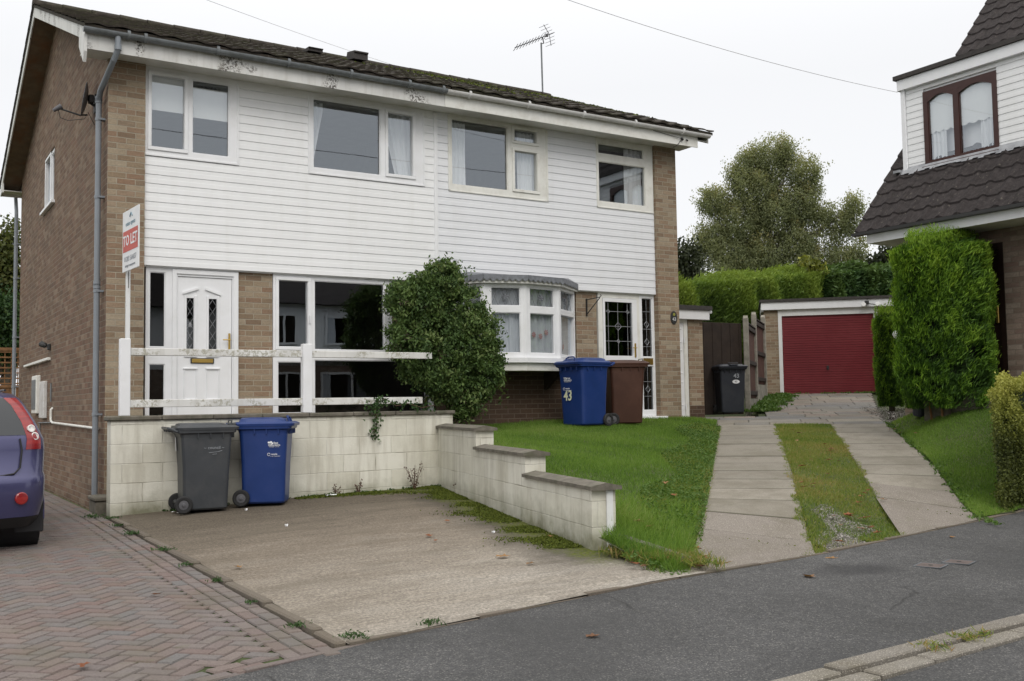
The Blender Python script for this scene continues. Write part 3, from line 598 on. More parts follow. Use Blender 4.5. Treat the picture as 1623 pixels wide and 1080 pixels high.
strip_sheet('driveway_bed', 'joint_dark', [-3.2, -2.8, -2.4, -2.0, -1.6, -1.2, -.8, -.4, 0] + list(np.arange(.4, 6.5, .4)) + [6.64, 6.66] + list(np.arange(7, 15.9, .4)), lambda t: ct(8.2 if 6.65 < t < 8.6 else (10.2 if t < 6.7 else 11.3), max(t, start_t(10.2)+.03) if t < 3 else t), lambda t: ct(14.3+max(0, t-6.7)*.13, max(t, start_t(14.3)+.03) if t < 3 else t), lambda x, y: TD(x, max(y, float(backe(x))+.03)), 14, -.030)
# ------------------------------------------------------------------ lawns
def tps(pts):
    pts = np.array(pts, float); n = len(pts); d = np.hypot(pts[:, None, 0]-pts[None, :, 0], pts[:, None, 1]-pts[None, :, 1]); Kk = np.where(d > 0, d*d*np.log(d+1e-9), 0)
    A = np.zeros((n+3, n+3)); A[:n, :n] = Kk + np.eye(n)*.02; A[:n, n] = 1; A[:n, n+1:] = pts[:, :2]; A[n, :n] = 1; A[n+1:, :n] = pts[:, :2].T
    s = np.linalg.solve(A, np.concatenate([pts[:, 2], [0, 0, 0]]))
    def f(x, y):
        x = np.asarray(x, float); y = np.asarray(y, float); r = s[n] + s[n+1]*x + s[n+2]*y
        for i in range(n): q = np.hypot(x-pts[i, 0], y-pts[i, 1]); r = r + s[i]*q*q*np.log(q+1e-9)
        return r
    return f
edgeL = [(*ct(10.2, t), float(TD(*ct(10.2, t)))+.02) for t in (-2.4, -1, .5, 2, 3.5, 5, 6.4)]
LAWN = tps([(4.4, -1.2, 1.13), (4.2, -2.2, 1.06), (3.95, -3.2, .95), (3.72, -4.2, .84), (3.45, -5.0, .70), (3.2, -5.9, .50), (2.95, -6.6, .34), (2.8, -7.2, .22), (4.6, -.1, 1.16), (6, -.1, 1.19), (7.5, -.1, 1.20), (9.4, -.15, 1.19), (5.2, -2, 1.02), (7, -1.5, 1.08)] + edgeL)
def in_lawn(x, y):
    wall_r = 4.07 + .2468*(y+1.1) + .17
    return (x > np.where(y > -6.5, wall_r, 2.72+.0*y)) & (x-y < 10.24) & (y < .04) & (y > backe(x)+.04)
def in_bay(x, y): return (y > -.62) & (x > 4.9) & (x < 7.35)
edgeR = [(*ct(14.25, t), float(TD(*ct(14.25, t)))+.02) for t in (-.2, 1, 2.5, 4, 5.5, 6.7)]
RLAWN = tps(edgeR + [(7, -7.1, .26), (8, -6.85, .27), (9, -6.64, .29), (10, -6.42, .33), (11.4, -6.1, .5), (11.4, -5.2, 1.36), (11.4, -4.3, 1.42), (11.3, -3.3, 1.24), (10.7, -4.1, 1.12), (10.0, -4.9, .93), (11.45, -2.9, 1.16), (12.2, -2.3, 1.1)])
def in_rlawn(x, y): return (x-y > 14.2) & (x < 11.52) & (y > backe(x)+.05) & ((y < -2.9) | (x-y > 14.2))
gx = list(np.arange(2.6, 10.4, .1)); gy = list(np.arange(-7.6, .11, .1))
sheet('lawn', 'ground_earth', gx, gy, LAWN, mask=in_lawn)
sheet('side_lawn', 'ground_earth', list(np.arange(6.7, 11.7, .1)), list(np.arange(-7.4, -2.5, .1)), RLAWN, mask=in_rlawn)
strip_sheet('driveway_verge', 'ground_earth', list(np.arange(-1.7, 6.75, .3)), lambda t: ct(11.7, max(t, start_t(11.7)+.03)), lambda t: ct(12.86, max(t, start_t(12.86)+.03)), TD, 4, .004)
def scatter(n, x0, x1, y0, y1, mask):
    out = []; m = 0
    while m < n:
        X = RNG.uniform(x0, x1, n*2); Y = RNG.uniform(y0, y1, n*2); k = mask(X, Y); p = np.stack([X[k], Y[k]], 1); out.append(p); m += len(p)
        if len(p) == 0: break
    return np.concatenate(out)[:n]
def grass(name, label, n, box, mask, fz, h, w, mat='grass_blade', lean=.4, dens=None):
    p = scatter(n, *box, mask)
    cl = np.sin(p[:, 0]*3.1+np.sin(p[:, 1]*2.3)*1.7)*np.cos(p[:, 1]*2.7+p[:, 0]) ; Z = fz(p[:, 0], p[:, 1]); H = h*(.6+.5*RNG.random(len(p))+.25*cl)
    P, F, U = blades(np.stack([p[:, 0], p[:, 1], Z-.005], 1), H, w, lean); pt = np.sin(p[:, 0]*1.3+1.1*np.sin(p[:, 1]*.9+2))*np.sin(p[:, 1]*1.7+p[:, 0]*.6); U = np.clip(.42+.16*cl+.22*pt+RNG.normal(size=len(U))*.2, 0, 1)
    o = quads(name, P, F, U, mat); return tag(o, label, 'grass', kind='stuff')
def m1(x, y): return in_lawn(x, y)
grass('grass', 'bright green grass of the front lawn between stepped wall and slab drive', 120000, (2.6, 10.3, -7.6, .04), m1, LAWN, .055, .007)
def mtuft(x, y): return in_lawn(x, y) & (y < -5.6) & (RNG.random(x.shape) < np.clip((-5.4-y)/1.5, .1, 1))
grass('grass', 'long shaggy grass spilling over the low end of the front lawn', 9000, (2.6, 5, -7.6, -5.4), mtuft, LAWN, .16, .008, lean=.75)
grass('grass', 'green grass of the sloping lawn in front of the neighbouring house', 70000, (6.7, 11.6, -7.4, -2.5), lambda x, y: in_rlawn(x, y), RLAWN, .045, .007)
def mver(x, y):
    c = x-y; t = (x+y)/Q2; wv = .03*np.sin(t*3.1)+.03*np.sin(t*9.3)+.03*np.sin(t*23)
    return (c > 11.60+wv) & (c < 12.93+wv*.8) & (y > backe(x)+.02) & (t < 6.85) & ((t > -.6+.2*np.sin(c*11)) | (c > 12.25-.2*np.sin(t*5)) | (c < 11.92+.1*np.sin(t*4)) | (RNG.random(x.shape) < .13))
grass('grass', 'rough grass and moss growing between the two slab tracks', 52000, (3.5, 11.2, -7.6, -.9), mver, lambda x, y: TD(x, y)+.004, .045, .009, 'grass_rough', .8)
# weedy fringe between lawn and left track
def mfr(x, y): c = x-y; t = (x+y)/Q2; return (c > 9.62+.2*np.sin(t*2.2)) & (c < 10.36) & (y > backe(x)+.03) & (t < 6.3)
p = scatter(9000, 2.6, 10, -7.6, -.3, mfr); D = RNG.normal(size=(len(p), 3)); D[:, 2] = np.abs(D[:, 2])*.6
P, F, U = leaves(np.stack([p[:, 0], p[:, 1], LAWN(p[:, 0], p[:, 1])+.01+.05*RNG.random(len(p))], 1), D, .038, .016); o = quads('weeds', P, F, U, 'leaf_weed'); tag(o, 'low broad-leaved weeds along the left edge of the slab drive', 'weeds', kind='stuff')
grass('grass', 'coarse browner grass in the weedy strip beside the left slab track', 15000, (2.6, 10, -7.6, -.3), mfr, LAWN, .075, .009, 'grass_rough', .8)
# gravel patch near the road between the tracks
def mgr(x, y): c = x-y; t = (x+y)/Q2; return (c > 11.85+.1*np.sin(t*5)) & (c < 12.45+.15*np.sin(t*6)) & (y > backe(x)+.03) & (t < -.35+.2*np.sin(c*9)) 
p = scatter(5000, 3.5, 7, -7.5, -5.5, mgr); D = RNG.normal(size=(len(p), 3)); D[:, 2] *= .3
P, F, U = leaves(np.stack([p[:, 0], p[:, 1], TD(p[:, 0], p[:, 1])+.008], 1), D, .017, .014); o = quads('gravel', P, F, U, 'gravel_chip'); tag(o, 'pale gravel chippings at the road end between the slab tracks', 'gravel', kind='stuff')
p = scatter(2500, 11.5, 15.5, -3.2, 1.0, lambda x, y: (x-y > 14.25) & (x-y < 15.5)); D = RNG.normal(size=(len(p), 3)); D[:, 2] *= .3
P, F, U = leaves(np.stack([p[:, 0], p[:, 1], TD(p[:, 0], p[:, 1])+.01], 1), D, .03, .025); o = quads('gravel', P, F, U, 'gravel_chip'); tag(o, 'gravel chippings beside the drive below the neighbouring house', 'gravel', kind='stuff')
# ------------------------------------------------------------------ the pair of semi-detached houses
def framed(b, X0, X1, Z0, Z1, y0, y1, holes):
    """rectangular frame with rectangular holes, as abutting boxes"""
    xs = sorted({X0, X1, *[h[0] for h in holes], *[h[1] for h in holes]}); zs = sorted({Z0, Z1, *[h[2] for h in holes], *[h[3] for h in holes]})
    for i in range(len(xs)-1):
        run = None
        for j in range(len(zs)-1):
            cx, cz = (xs[i]+xs[i+1])/2, (zs[j]+zs[j+1])/2; hole = any(h[0] < cx < h[1] and h[2] < cz < h[3] for h in holes)
            if not hole: run = (run[0], zs[j+1]) if run else (zs[j], zs[j+1])
            if (hole or j == len(zs)-2) and run: b.box(xs[i], xs[i+1], y0, y1, run[0], run[1]); run = None
def window(par, X0, X1, Z0, Z1, y, panes, mat='upvc_white', gl='window_glass', trim=.0, name='window', depth=.07, M=None, sill=False):
    """panes: (x0,x1,z0,z1,casement)"""
    fb = MB(); framed(fb, X0, X1, Z0, Z1, y, y+depth, [p[:4] for p in panes])
    for p in panes:
        if p[4]:  # raised sash
            w = .05; x0, x1, z0, z1 = p[:4]
            for a in ((x0-w, x1+w, z1+.004, z1+w), (x0-w, x1+w, z0-w, z0-.004), (x0-w, x0-.004, z0-.004, z1+.004), (x1+.004, x1+w, z0-.004, z1+.004)): fb.cbox(a[0], a[1], y-.018, y-.001, a[2], a[3], .004)
        else:
            w = .012; x0, x1, z0, z1 = p[:4]
            for a in ((x0, x1, z1-w, z1), (x0, x1, z0, z0+w), (x0, x0+w, z0+w, z1-w), (x1-w, x1, z0+w, z1-w)): fb.box(a[0], a[1], y+.012, y+.03, a[2], a[3])
    if sill: fb.cbox(X0-.03, X1+.03, y-.05, y-.001, Z0-.03, Z0+.012, .005)
    if M is not None: fb.v = [tuple(M @ Vector(v)) for v in fb.v]
    f = fb.build(name, mat, par)
    for p in panes:
        g = MB(); g.add([(p[0], y+.037, p[2]), (p[1], y+.037, p[2]), (p[1], y+.037, p[3]), (p[0], y+.037, p[3])], [(0, 1, 2, 3)])
        if M is not None: g.v = [tuple(M @ Vector(v)) for v in g.v]
        sub(f, g.build('pane', gl, par))
    return f
def curtain(par, wname, x0, x1, z0, z1, y, mat='curtain_white', folds=6, shape=None, amp=.025):
    b = MB(); nu = max(8, folds*8); nv = 14
    def fn(u, v):
        a, c = (x0, x1) if shape is None else shape(v)
        x = a+(c-a)*u; return (x, y+amp*math.sin(u*folds*6.283+.6*math.sin(v*3))+amp*.4*math.sin(u*folds*2.7*6.28), z0+(z1-z0)*v)
    b.grid(fn, nu, nv); o = b.build(wname, mat, par, smooth=True); return o
def cladding(par, X0, X1, Z0, Z1, y, holes, mat, pitch=.1185, name='cladding'):
    b = MB(); n = int(math.ceil((Z1-Z0)/pitch))
    for k in range(n):
        z0 = Z0+k*pitch; z1 = min(Z0+(k+1)*pitch, Z1)
        cuts = [(X0, X1)]
        for h in holes:
            hz0, hz1 = h[2], h[3]
            if hz1 <= z0+.003 or hz0 >= z1-.003: continue
            nc = []
            for a, c in cuts:
                if h[1] <= a or h[0] >= c: nc.append((a, c)); continue
                if h[0] > a: nc.append((a, h[0]))
                if h[1] < c: nc.append((h[1], c))
            cuts = nc
        for a, c in cuts:
            # each board: face leaning out towards its lower edge with a rounded drip and a shadow groove
            pr = [(y+.030, z0), (y+.000, z0+.001), (y-.004, z0+.005), (y-.003, z0+pitch*.52), (y-.001, z0+pitch*.56), (y-.001, z1-.007), (y+.007, z1-.003), (y+.007, z1), (y+.030, z1)] if z1-z0 > .05 else [(y+.03, z0), (y, z0), (y, z1), (y+.03, z1)]
            b.prism([(p[0], p[1]) for p in pr], a, c, 'x')
            b.f[-(len(pr)+2)], b.f[-(len(pr)+1)] = b.f[-(len(pr)+2)], b.f[-(len(pr)+1)]
    o = b.build(name, mat, par, fix=True); return o
PY = 4.68      # party line
lh = thing('semi_detached_house', 'left house of the semi-detached pair, white cladding upstairs, white front door behind the railing', 'house', (0, 0, .3))
rh = thing('semi_detached_house', 'right house of the semi-detached pair with the bow window and the glazed front door', 'house', (9.42, 0, .3))
ZE = 6.02; GY = 9.15
def zroof(y): return 6.17 + (y+.5)*.3965 if y <= 4.55 else 8.172 - (y-4.55)*.3965
# gable side wall with a real window opening
b = MB(); T_ = .25
def gwall(b, x0, x1, holes=()):
    # lower part in cells, gable top as prism
    ysn = sorted({0.0, GY, *[h[0] for h in holes], *[h[1] for h in holes]}); zsn = sorted({.0, ZE-.05, *[h[2] for h in holes], *[h[3] for h in holes]})
    for i in range(len(ysn)-1):
        run = None
        for j in range(len(zsn)-1):
            cy, cz = (ysn[i]+ysn[i+1])/2, (zsn[j]+zsn[j+1])/2; hole = any(h[0] < cy < h[1] and h[2] < cz < h[3] for h in holes)
            if not hole: run = (run[0], zsn[j+1]) if run else (zsn[j], zsn[j+1])
            if (hole or j == len(zsn)-2) and run: b.box(x0, x1, ysn[i], ysn[i+1], *run); run = None
    b.prism([(0, ZE-.05), (GY, ZE-.05), (GY, zroof(GY)-.06), (4.55, zroof(4.55)-.06), (0, zroof(0)-.06)], x0, x1, 'x')
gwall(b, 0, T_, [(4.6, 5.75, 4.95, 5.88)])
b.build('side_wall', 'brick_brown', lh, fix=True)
b = MB(); gwall(b, 9.42-T_, 9.42); b.build('side_wall', 'brick_buff', rh, fix=True)
# front brickwork: end piers (standing forward), the pier between door and window, infill over
b = MB(); b.box(.001, .455, -.002, .2, -.05, 6.1); b.box(1.705, 2.175, .13, .30, .9, 3.4); b.box(.44, 4.68, .20, .32, 3.3, 3.5)
b.build('front_wall', 'brick_buff', lh)
b = MB(); b.box(8.95, 9.419, -.002, .2, .9, 6.1); b.box(7.30, 7.72, .13, .30, .9, 3.4)
b.build('front_wall', 'brick_buff', rh)
b = MB(); b.box(4.69, 7.30, .135, .29, .9, 2.0); b.build('bay_wall', 'brick_bay', rh); b = MB(); b.box(4.69, 5.0, .14, .29, 2.0, 3.4); b.build('front_wall', 'brick_buff', rh)
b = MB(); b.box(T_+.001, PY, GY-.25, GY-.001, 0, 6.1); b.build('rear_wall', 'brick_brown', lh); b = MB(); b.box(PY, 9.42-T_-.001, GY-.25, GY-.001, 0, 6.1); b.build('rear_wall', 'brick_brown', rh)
# rooms behind the glass
def room(par, x0, x1, z0, z1, y0=.34, y1=4.2, mat='room_wall'):
    b = MB(); b.box(x0, x1, y0, y1, z0-.05, z0); b.box(x0, x1, y0, y1, z1, z1+.05); b.box(x0, x1, y1, y1+.05, z0, z1); b.box(x0-.05, x0, y0, y1, z0, z1); b.box(x1, x1+.05, y0, y1, z0, z1); return b.build('room', mat, par)
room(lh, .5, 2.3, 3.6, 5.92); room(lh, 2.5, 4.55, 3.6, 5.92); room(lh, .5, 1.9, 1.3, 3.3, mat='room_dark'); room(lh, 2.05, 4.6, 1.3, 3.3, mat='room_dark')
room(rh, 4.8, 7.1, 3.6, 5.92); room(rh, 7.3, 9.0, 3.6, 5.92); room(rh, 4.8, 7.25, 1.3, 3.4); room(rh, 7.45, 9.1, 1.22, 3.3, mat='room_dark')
# cladding
CZ0, CZ1 = 3.345, 5.96; CY = .055
cladding(lh, .46, 4.655, CZ0, CZ1, CY, [(.46, 1.66, 4.80, 6), (2.69, 4.47, 4.80, 6)], 'cladding_white')
cladding(rh, 4.715, 8.945, CZ0, CZ1, CY, [(4.93, 6.70, 4.775, 6), (7.735, 8.945, 4.78, 6)], 'cladding_grey')
b = MB(); b.cbox(4.655, 4.715, CY-.022, CY+.04, CZ0-.01, 5.93, .006)
b.box(.46, 4.655, CY+.03, CY+.12, CZ0-.012, CZ0+.02); b.cbox(1.655, 1.685, CY-.018, CY+.03, 4.79, 5.93, .004); b.cbox(2.665, 2.69, CY-.018, CY+.03, 4.79, 5.93, .004); b.cbox(4.47, 4.50, CY-.018, CY+.03, 4.79, 5.93, .004); b.cbox(2.665, 4.5, CY-.018, CY+.03, 4.772, 4.80, .004); b.cbox(.46, 1.685, CY-.018, CY+.03, 4.772, 4.80, .004); b.build('cladding_trim', 'upvc_white', lh)
b = MB(); b.box(4.715, 8.945, CY+.03, CY+.12, CZ0-.012, CZ0+.02); b.cbox(6.70, 6.735, CY-.018, CY+.03, 4.755, 5.93, .004); b.cbox(4.90, 4.93, CY-.018, CY+.03, 4.755, 5.93, .004); b.cbox(4.90, 6.735, CY-.018, CY+.03, 4.75, 4.775, .004); b.cbox(7.715, 7.735, CY-.018, CY+.03, 4.76, 5.93, .004); b.cbox(7.715, 8.94, CY-.018, CY+.03, 4.755, 4.78, .004); b.build('cladding_trim', 'upvc_cream', rh)
# upstairs windows
w = window(lh, .465, 1.655, 4.80, 5.955, CY-.006, [(.545, .955, 4.90, 5.84, 1), (1.06, 1.55, 4.87, 5.86, 0)])
b = MB(); b.box(.52, .975, CY+.07, CY+.08, 5.40, 5.90); sub(w, b.build('blind', 'blind_white', lh)); b = MB(); b.box(1.03, 1.58, CY+.07, CY+.08, 5.37, 5.78); sub(w, b.build('blind', 'blind_white', lh))
w = window(lh, 2.69, 4.47, 4.80, 5.955, CY-.006, [(2.74, 3.775, 4.865, 5.86, 0), (3.90, 4.295, 4.91, 5.82, 1)])
sub(w, curtain(lh, 'curtain', 0, 0, 4.87, 5.85, CY+.16, folds=3, shape=lambda v: (2.66, 2.78+.17*min(1, v*1.15)))); sub(w, curtain(lh, 'curtain', 0, 0, 4.87, 5.85, CY+.16, folds=4, shape=lambda v: (3.90+.20*(1-min(1, v*1.1))**1.0, 4.37)))
w = window(rh, 4.93, 6.70, 4.775, 5.955, CY-.006, [(4.965, 5.97, 4.86, 5.88, 0), (6.10, 6.515, 5.685, 5.865, 1), (6.10, 6.515, 4.905, 5.515, 1)], 'upvc_cream')
sub(w, curtain(rh, 'curtain', 4.94, 5.27, 4.87, 5.86, CY+.12, folds=6, amp=.015)); sub(w, curtain(rh, 'curtain', 6.24, 6.60, 4.87, 5.86, CY+.14, 'curtain_white', 5, amp=.018))
w = window(rh, 7.735, 8.94, 4.78, 5.955, CY-.006, [(7.765, 8.74, 5.68, 5.85, 0), (7.765, 8.765, 4.865, 5.55, 0)], 'upvc_cream')
sub(w, curtain(rh, 'curtain', 8.42, 8.80, 4.87, 5.86, CY+.14, folds=4, amp=.02))
# door and side light of the left house
GY0 = .11
w = window(lh, .50, .825, 1.28, 3.335, GY0, [(.545, .745, 2.30, 3.275, 0), (.545, .745, 1.36, 2.085, 0)], gl='dark_glass', name='side_light')
fb = MB(); framed(fb, .825, 1.70, 1.28, 3.335, GY0-.004, GY0+.075, [(.90, 1.615, 1.33, 3.235)])
fb.cbox(.83, .885, GY0-.022, GY0-.004, 1.29, 3.32, .005); fb.cbox(1.63, 1.695, GY0-.022, GY0-.004, 1.29, 3.32, .005); fb.cbox(.83, 1.695, GY0-.0225, GY0-.0045, 3.262, 3.321, .005); fb.cbox(.88, 1.64, GY0-.06, GY0-.004, 1.28, 1.325, .005)
fb.build('door_frame', 'upvc_white', lh)
db = MB(); framed(db, .905, 1.61, 1.335, 3.23, GY0+.012, GY0+.06, [(1.02, 1.112, 2.22, 2.955), (1.308, 1.412, 2.22, 2.955)])
for x0, x1, z1 in ((.985, 1.15, 3.0), (1.275, 1.445, 3.0)):
    # mouldings round the lights and arched caps
    for a in ((x0, x0+.03, 2.19, 2.99), (x1-.03, x1, 2.19, 2.99), (x0, x1, 2.175, 2.205)): db.cbox(a[0], a[1], GY0-.004, GY0+.014, a[2], a[3], .005)
    lo_first = x0 < 1.2
    pr = [(x0-.02, 3.0+(0 if lo_first else .07)), (x1+.02, 3.0+(.07 if lo_first else 0)), (x1+.02, 3.03+(.07 if lo_first else 0)), (x0-.02, 3.03+(0 if lo_first else .07))]
    db.prism(pr, GY0-.010, GY0+.013, 'y')
    for a in ((x0-.01, x1+.01, 2.015, 2.04), (x0-.01, x1+.01, 1.60, 1.63)): db.cbox(a[0], a[1], GY0-.010, GY0+.013, a[2], a[3], .006)
    for a in ((x0, x0+.012, 1.63, 2.015), (x1-.012, x1, 1.63, 2.015)): db.cbox(a[0], a[1], GY0-.001, GY0+.013, a[2], a[3], .004)
door = db.build('door', 'upvc_white', lh, fix=True)
for x0, x1 in ((1.02, 1.112), (1.308, 1.412)):
    g = MB(); g.box(x0, x1, GY0+.03, GY0+.036, 2.22, 2.955); sub(door, g.build('pane', 'dark_glass', lh))
    l = MB(); z = 2.22; ww = x1-x0
    while z < 2.95:
        z2 = min(z+.16, 2.955)
        for a, c in ((x0, x1), (x1, x0)): l.tube([(a, GY0+.027, z), (a+(c-a)*(z2-z)/.16, GY0+.027, z2)], .0028, 4)
        z += .16
    if x0 < 1.2:
        for q in range(6): an = q*math.pi/3; l.tube([(1.066, GY0+.024, 2.60), (1.066+.030*math.cos(an), GY0+.024, 2.60+.035*math.sin(an))], .007, 5)
    sub(door, l.build('leading', 'lead_flashing', lh))
l = MB(); l.cbox(1.07, 1.375, GY0-.008, GY0+.013, 2.095, 2.165, .005); bp = l.build('letter_box', 'print_black', lh); l = MB(); l.cbox(1.085, 1.36, GY0-.016, GY0-.006, 2.106, 2.154, .004); sub(bp, l.build('flap', 'brass', lh))
l = MB(); l.cbox(1.565, 1.592, GY0-.012, GY0+.012, 2.28, 2.50, .006); l.tube([(1.578, GY0-.01, 2.41), (1.578, GY0-.05, 2.41)], .009, 8); l.tube([(1.578, GY0-.05, 2.41), (1.48, GY0-.05, 2.41)], .008, 8); sub(door, l.build('handle', 'brass', lh))
# tall lounge window of the left house
w = window(lh, 2.18, 3.97, 2.20, 3.335, GY0, [(2.262, 2.672, 2.34, 3.25, 1), (2.775, 3.85, 2.30, 3.275, 0)])
w2 = window(lh, 2.18, 4.64, 1.28, 2.198, GY0, [(2.245, 2.72, 1.42, 2.13, 0), (2.775, 4.58, 1.36, 2.16, 0)], gl='dark_glass')
l = MB(); l.cbox(2.69, 2.705, GY0-.045, GY0-.018, 2.66, 2.78, .004); sub(w, l.build('handle', 'upvc_white', lh))
b = MB(); b.box(3.975, 4.675, .16, .30, 2.2, 3.4); b.build('front_panel', 'brick_buff', lh)
# bow window of the right house
bow = [(4.98, .13), (5.32, -.30), (5.93, -.47), (6.60, -.37), (7.27, .13)]
wb = MB(); bayw = bpy.data.objects.new('bow_window', None); COL.objects.link(bayw); bayw.parent = rh; bayw['_org'] = list(rh['_org'])
Z0b, Z1b = 2.20, 3.32
for i in range(4):
    (xa, ya), (xb, yb) = bow[i], bow[i+1]; L = math.hypot(xb-xa, yb-ya); M = Matrix.Translation((xa, ya, 0)) @ Matrix.Rotation(math.atan2(yb-ya, xb-xa), 4, 'Z')
    m = .075
    f = window(bayw, .012, L-.012, Z0b, Z1b, 0, [(m+.012, L-m-.012, 2.27, 2.885, 1 if i in (0, 3) else 0), (m+.012, L-m-.012, 2.985, 3.27, 1 if i in (0, 3) else 0)], M=M)
    # leaded diamonds in the top light
    l = MB(); x0, x1 = m+.02, L-m-.02; n = 4 if L > .5 else 3; st = (x1-x0)/n
    for k in range(n):
        for a, c in ((x0+k*st, x0+(k+1)*st), (x0+(k+1)*st, x0+k*st)): l.tube([M @ Vector((a, .028, 2.985)), M @ Vector((c, .028, 3.27))], .004, 4)
    for q in range(6): an = q*math.pi/3; l.tube([M @ Vector(((x0+x1)/2, .024, 3.13)), M @ Vector(((x0+x1)/2+.05*math.cos(an), .024, 3.13+.05*math.sin(an)))], .012, 5)
    sub(f, l.build('leading', 'lead_dark', bayw))
    # net curtain following the facet
    c = MB(); c.grid(lambda u, v: tuple(M @ Vector((u*L, .10+.02*math.sin(u*L*40)+.008*math.sin(u*97), 2.22+v*.72))), 60, 4); sub(f, c.build('curtain', 'curtain_grey', bayw, smooth=True))
    c = MB(); c.grid(lambda u, v: tuple(M @ Vector((u*L, .11+.015*math.sin(u*L*36), 2.95+v*.36))), 40, 3); sub(f, c.build('net_curtain', 'curtain_grey', bayw, smooth=True))
    if i >= 2:
        for fx, fz in ((.32, 2.56), (.52, 2.54), (.70, 2.60)) if i == 2 else ((.5, 2.40),):
            c = MB()
            for q in range(7): an = q*.9; c.add([M @ Vector(p) for p in ((fx*L, .066, fz), (fx*L+.035*math.cos(an-.3), .066, fz+.04*math.sin(an-.3)), (fx*L+.045*math.cos(an), .066, fz+.05*math.sin(an)), (fx*L+.035*math.cos(an+.3), .066, fz+.04*math.sin(an+.3)))], [(0, 1, 2, 3)])
            sub(f, c.build('curtain_flower', 'red_flower', bayw))
# posts at the facet joints, sill and box below, canopy above
b = MB()
for x, y in bow[1:4]: b = MB(); b.lathe([(.055, Z0b), (.055, Z1b)], 10, Matrix.Translation((x, y+.045, 0))); b.build('corner_post', 'upvc_white', bayw)
def offs(o):
    pts = []; c = Vector((6.12, .6))
    for x, y in bow: d = (Vector((x, y))-c).normalized(); pts.append((x+d.x*o, y+d.y*o))
    pts[0] = (bow[0][0]-o, .135); pts[-1] = (bow[-1][0]+o, .135); return pts
def slabz(b, pts, z0, z1): b.prism(pts, z0, z1, 'z'); return b
b = MB(); slabz(b, offs(.07), 2.125, 2.198); b.build('sill', 'upvc_white', bayw, fix=True); b = MB(); slabz(b, offs(.01), 2.005, 2.124); b.build('sill_box', 'upvc_cream', bayw, fix=True)
b = MB(); slabz(b, offs(.09), 3.322, 3.40); b.build('head_box', 'upvc_cream', bayw, fix=True)
b = MB(); o1 = offs(.12); ov = [(x, y, 3.40) for x, y in o1]; iv = [(5.2, .05, 3.50), (5.5, .05, 3.50), (6.1, .05, 3.50), (6.8, .05, 3.50), (7.1, .05, 3.50)]
b.add(ov+iv+[(x, y, 3.395) for x, y in o1], [(i, i+1, 6+i-1+0, 5+i) for i in range(4)] + [(10+i, 10+i+1, i+1, i) for i in range(4)] + [(0, 5, 10), (4, 14, 9)])
pts2 = o1
for i in range(4):   # scalloped lead edge hanging from the canopy
    (xa, ya), (xb, yb) = o1[i], o1[i+1]; L = math.hypot(xb-xa, yb-ya); n = max(2, round(L/.10)); dx, dy = (xb-xa)/n, (yb-ya)/n; nx, ny = (yb-ya)/L*.006, -(xb-xa)/L*.006
    for k in range(n):
        V = [(xa+dx*(k+t)+nx, ya+dy*(k+t)+ny, 3.445) for t in (0, 1)] + [(xa+dx*(k+t)+nx, ya+dy*(k+t)+ny, 3.385-.035*math.sin(math.pi*t)-.006*(k % 2)) for t in (1, .83, .66, .5, .33, .17, 0)]
        b.add(V, [tuple(range(9))]); b.add([(v[0]-nx*.7, v[1]-ny*.7, v[2]) for v in V], [tuple(range(9))[::-1]])
    b.add([(xa+nx, ya+ny, 3.445), (xb+nx, yb+ny, 3.445), (*iv[i+1][:2], 3.53), (*iv[i][:2], 3.53)], [(0, 1, 2, 3)])
b.build('canopy', 'lead_dark', bayw, fix=False)
for x in (5.5, 6.62):
    b = MB(); b.prism([(.10, 1.72), (.10, 2.0), (-.32, 2.0), (-.30, 1.95), (.04, 1.74)], x, x+.05, 'x'); b.build('bracket', 'timber_dark', bayw, fix=True)
# front door of the right house
fb = MB(); framed(fb, 7.74, 8.62, 1.26, 3.335, GY0, GY0+.07, [(7.83, 8.56, 1.30, 3.255)]); fb.build('door_frame', 'upvc_cream', rh)
db = MB(); framed(db, 7.835, 8.555, 1.305, 3.25, GY0-.012, GY0+.05, [(7.875, 8.455, 2.285, 3.19), (7.875, 8.455, 1.42, 2.17)]); door2 = db.build('door', 'upvc_white', rh)
for z0, z1 in ((2.285, 3.19), (1.42, 2.17)):
    g = MB(); g.box(7.875, 8.455, GY0+.02, GY0+.026, z0, z1); sub(door2, g.build('pane', 'dark_glass', rh))
l = MB(); xsn = (7.96, 8.165, 8.37)
for x in xsn: l.tube([(x, GY0+.017, 2.285), (x, GY0+.017, 3.19)], .0045, 4)
for z in (2.53, 2.78, 3.03): l.tube([(7.875, GY0+.017, z), (8.455, GY0+.017, z)], .0045, 4)
for cx, cz, r in ((8.165, 2.78, .07), (8.165, 2.53, .035), (7.96, 3.03, .035), (8.37, 3.03, .035)):
    pts = [(cx+r*math.cos(q*math.pi/2), GY0+.015, cz+r*math.sin(q*math.pi/2)) for q in range(5)]; l.tube(pts, .0055, 4)
sub(door2, l.build('leading', 'lead_flashing', rh))
l = MB(); l.cbox(8.485, 8.52, GY0-.024, GY0-.010, 2.26, 2.50, .005); l.tube([(8.50, GY0-.02, 2.42), (8.50, GY0-.06, 2.42), (8.42, GY0-.06, 2.42)], .008, 6); sub(door2, l.build('handle', 'brass', rh))
w = window(rh, 8.62, 8.945, 1.26, 3.335, GY0, [(8.675, 8.905, 2.27, 3.285, 0), (8.675, 8.905, 1.36, 2.12, 0)], gl='dark_glass', name='side_light')
l = MB()
for z in (2.45, 2.75, 3.05, 1.6, 1.85): l.tube([(8.675, GY0+.025, z), (8.905, GY0+.025, z)], .004, 4)
l.tube([(8.79, GY0+.026, 1.36), (8.79, GY0+.026, 3.285)], .0035, 4)
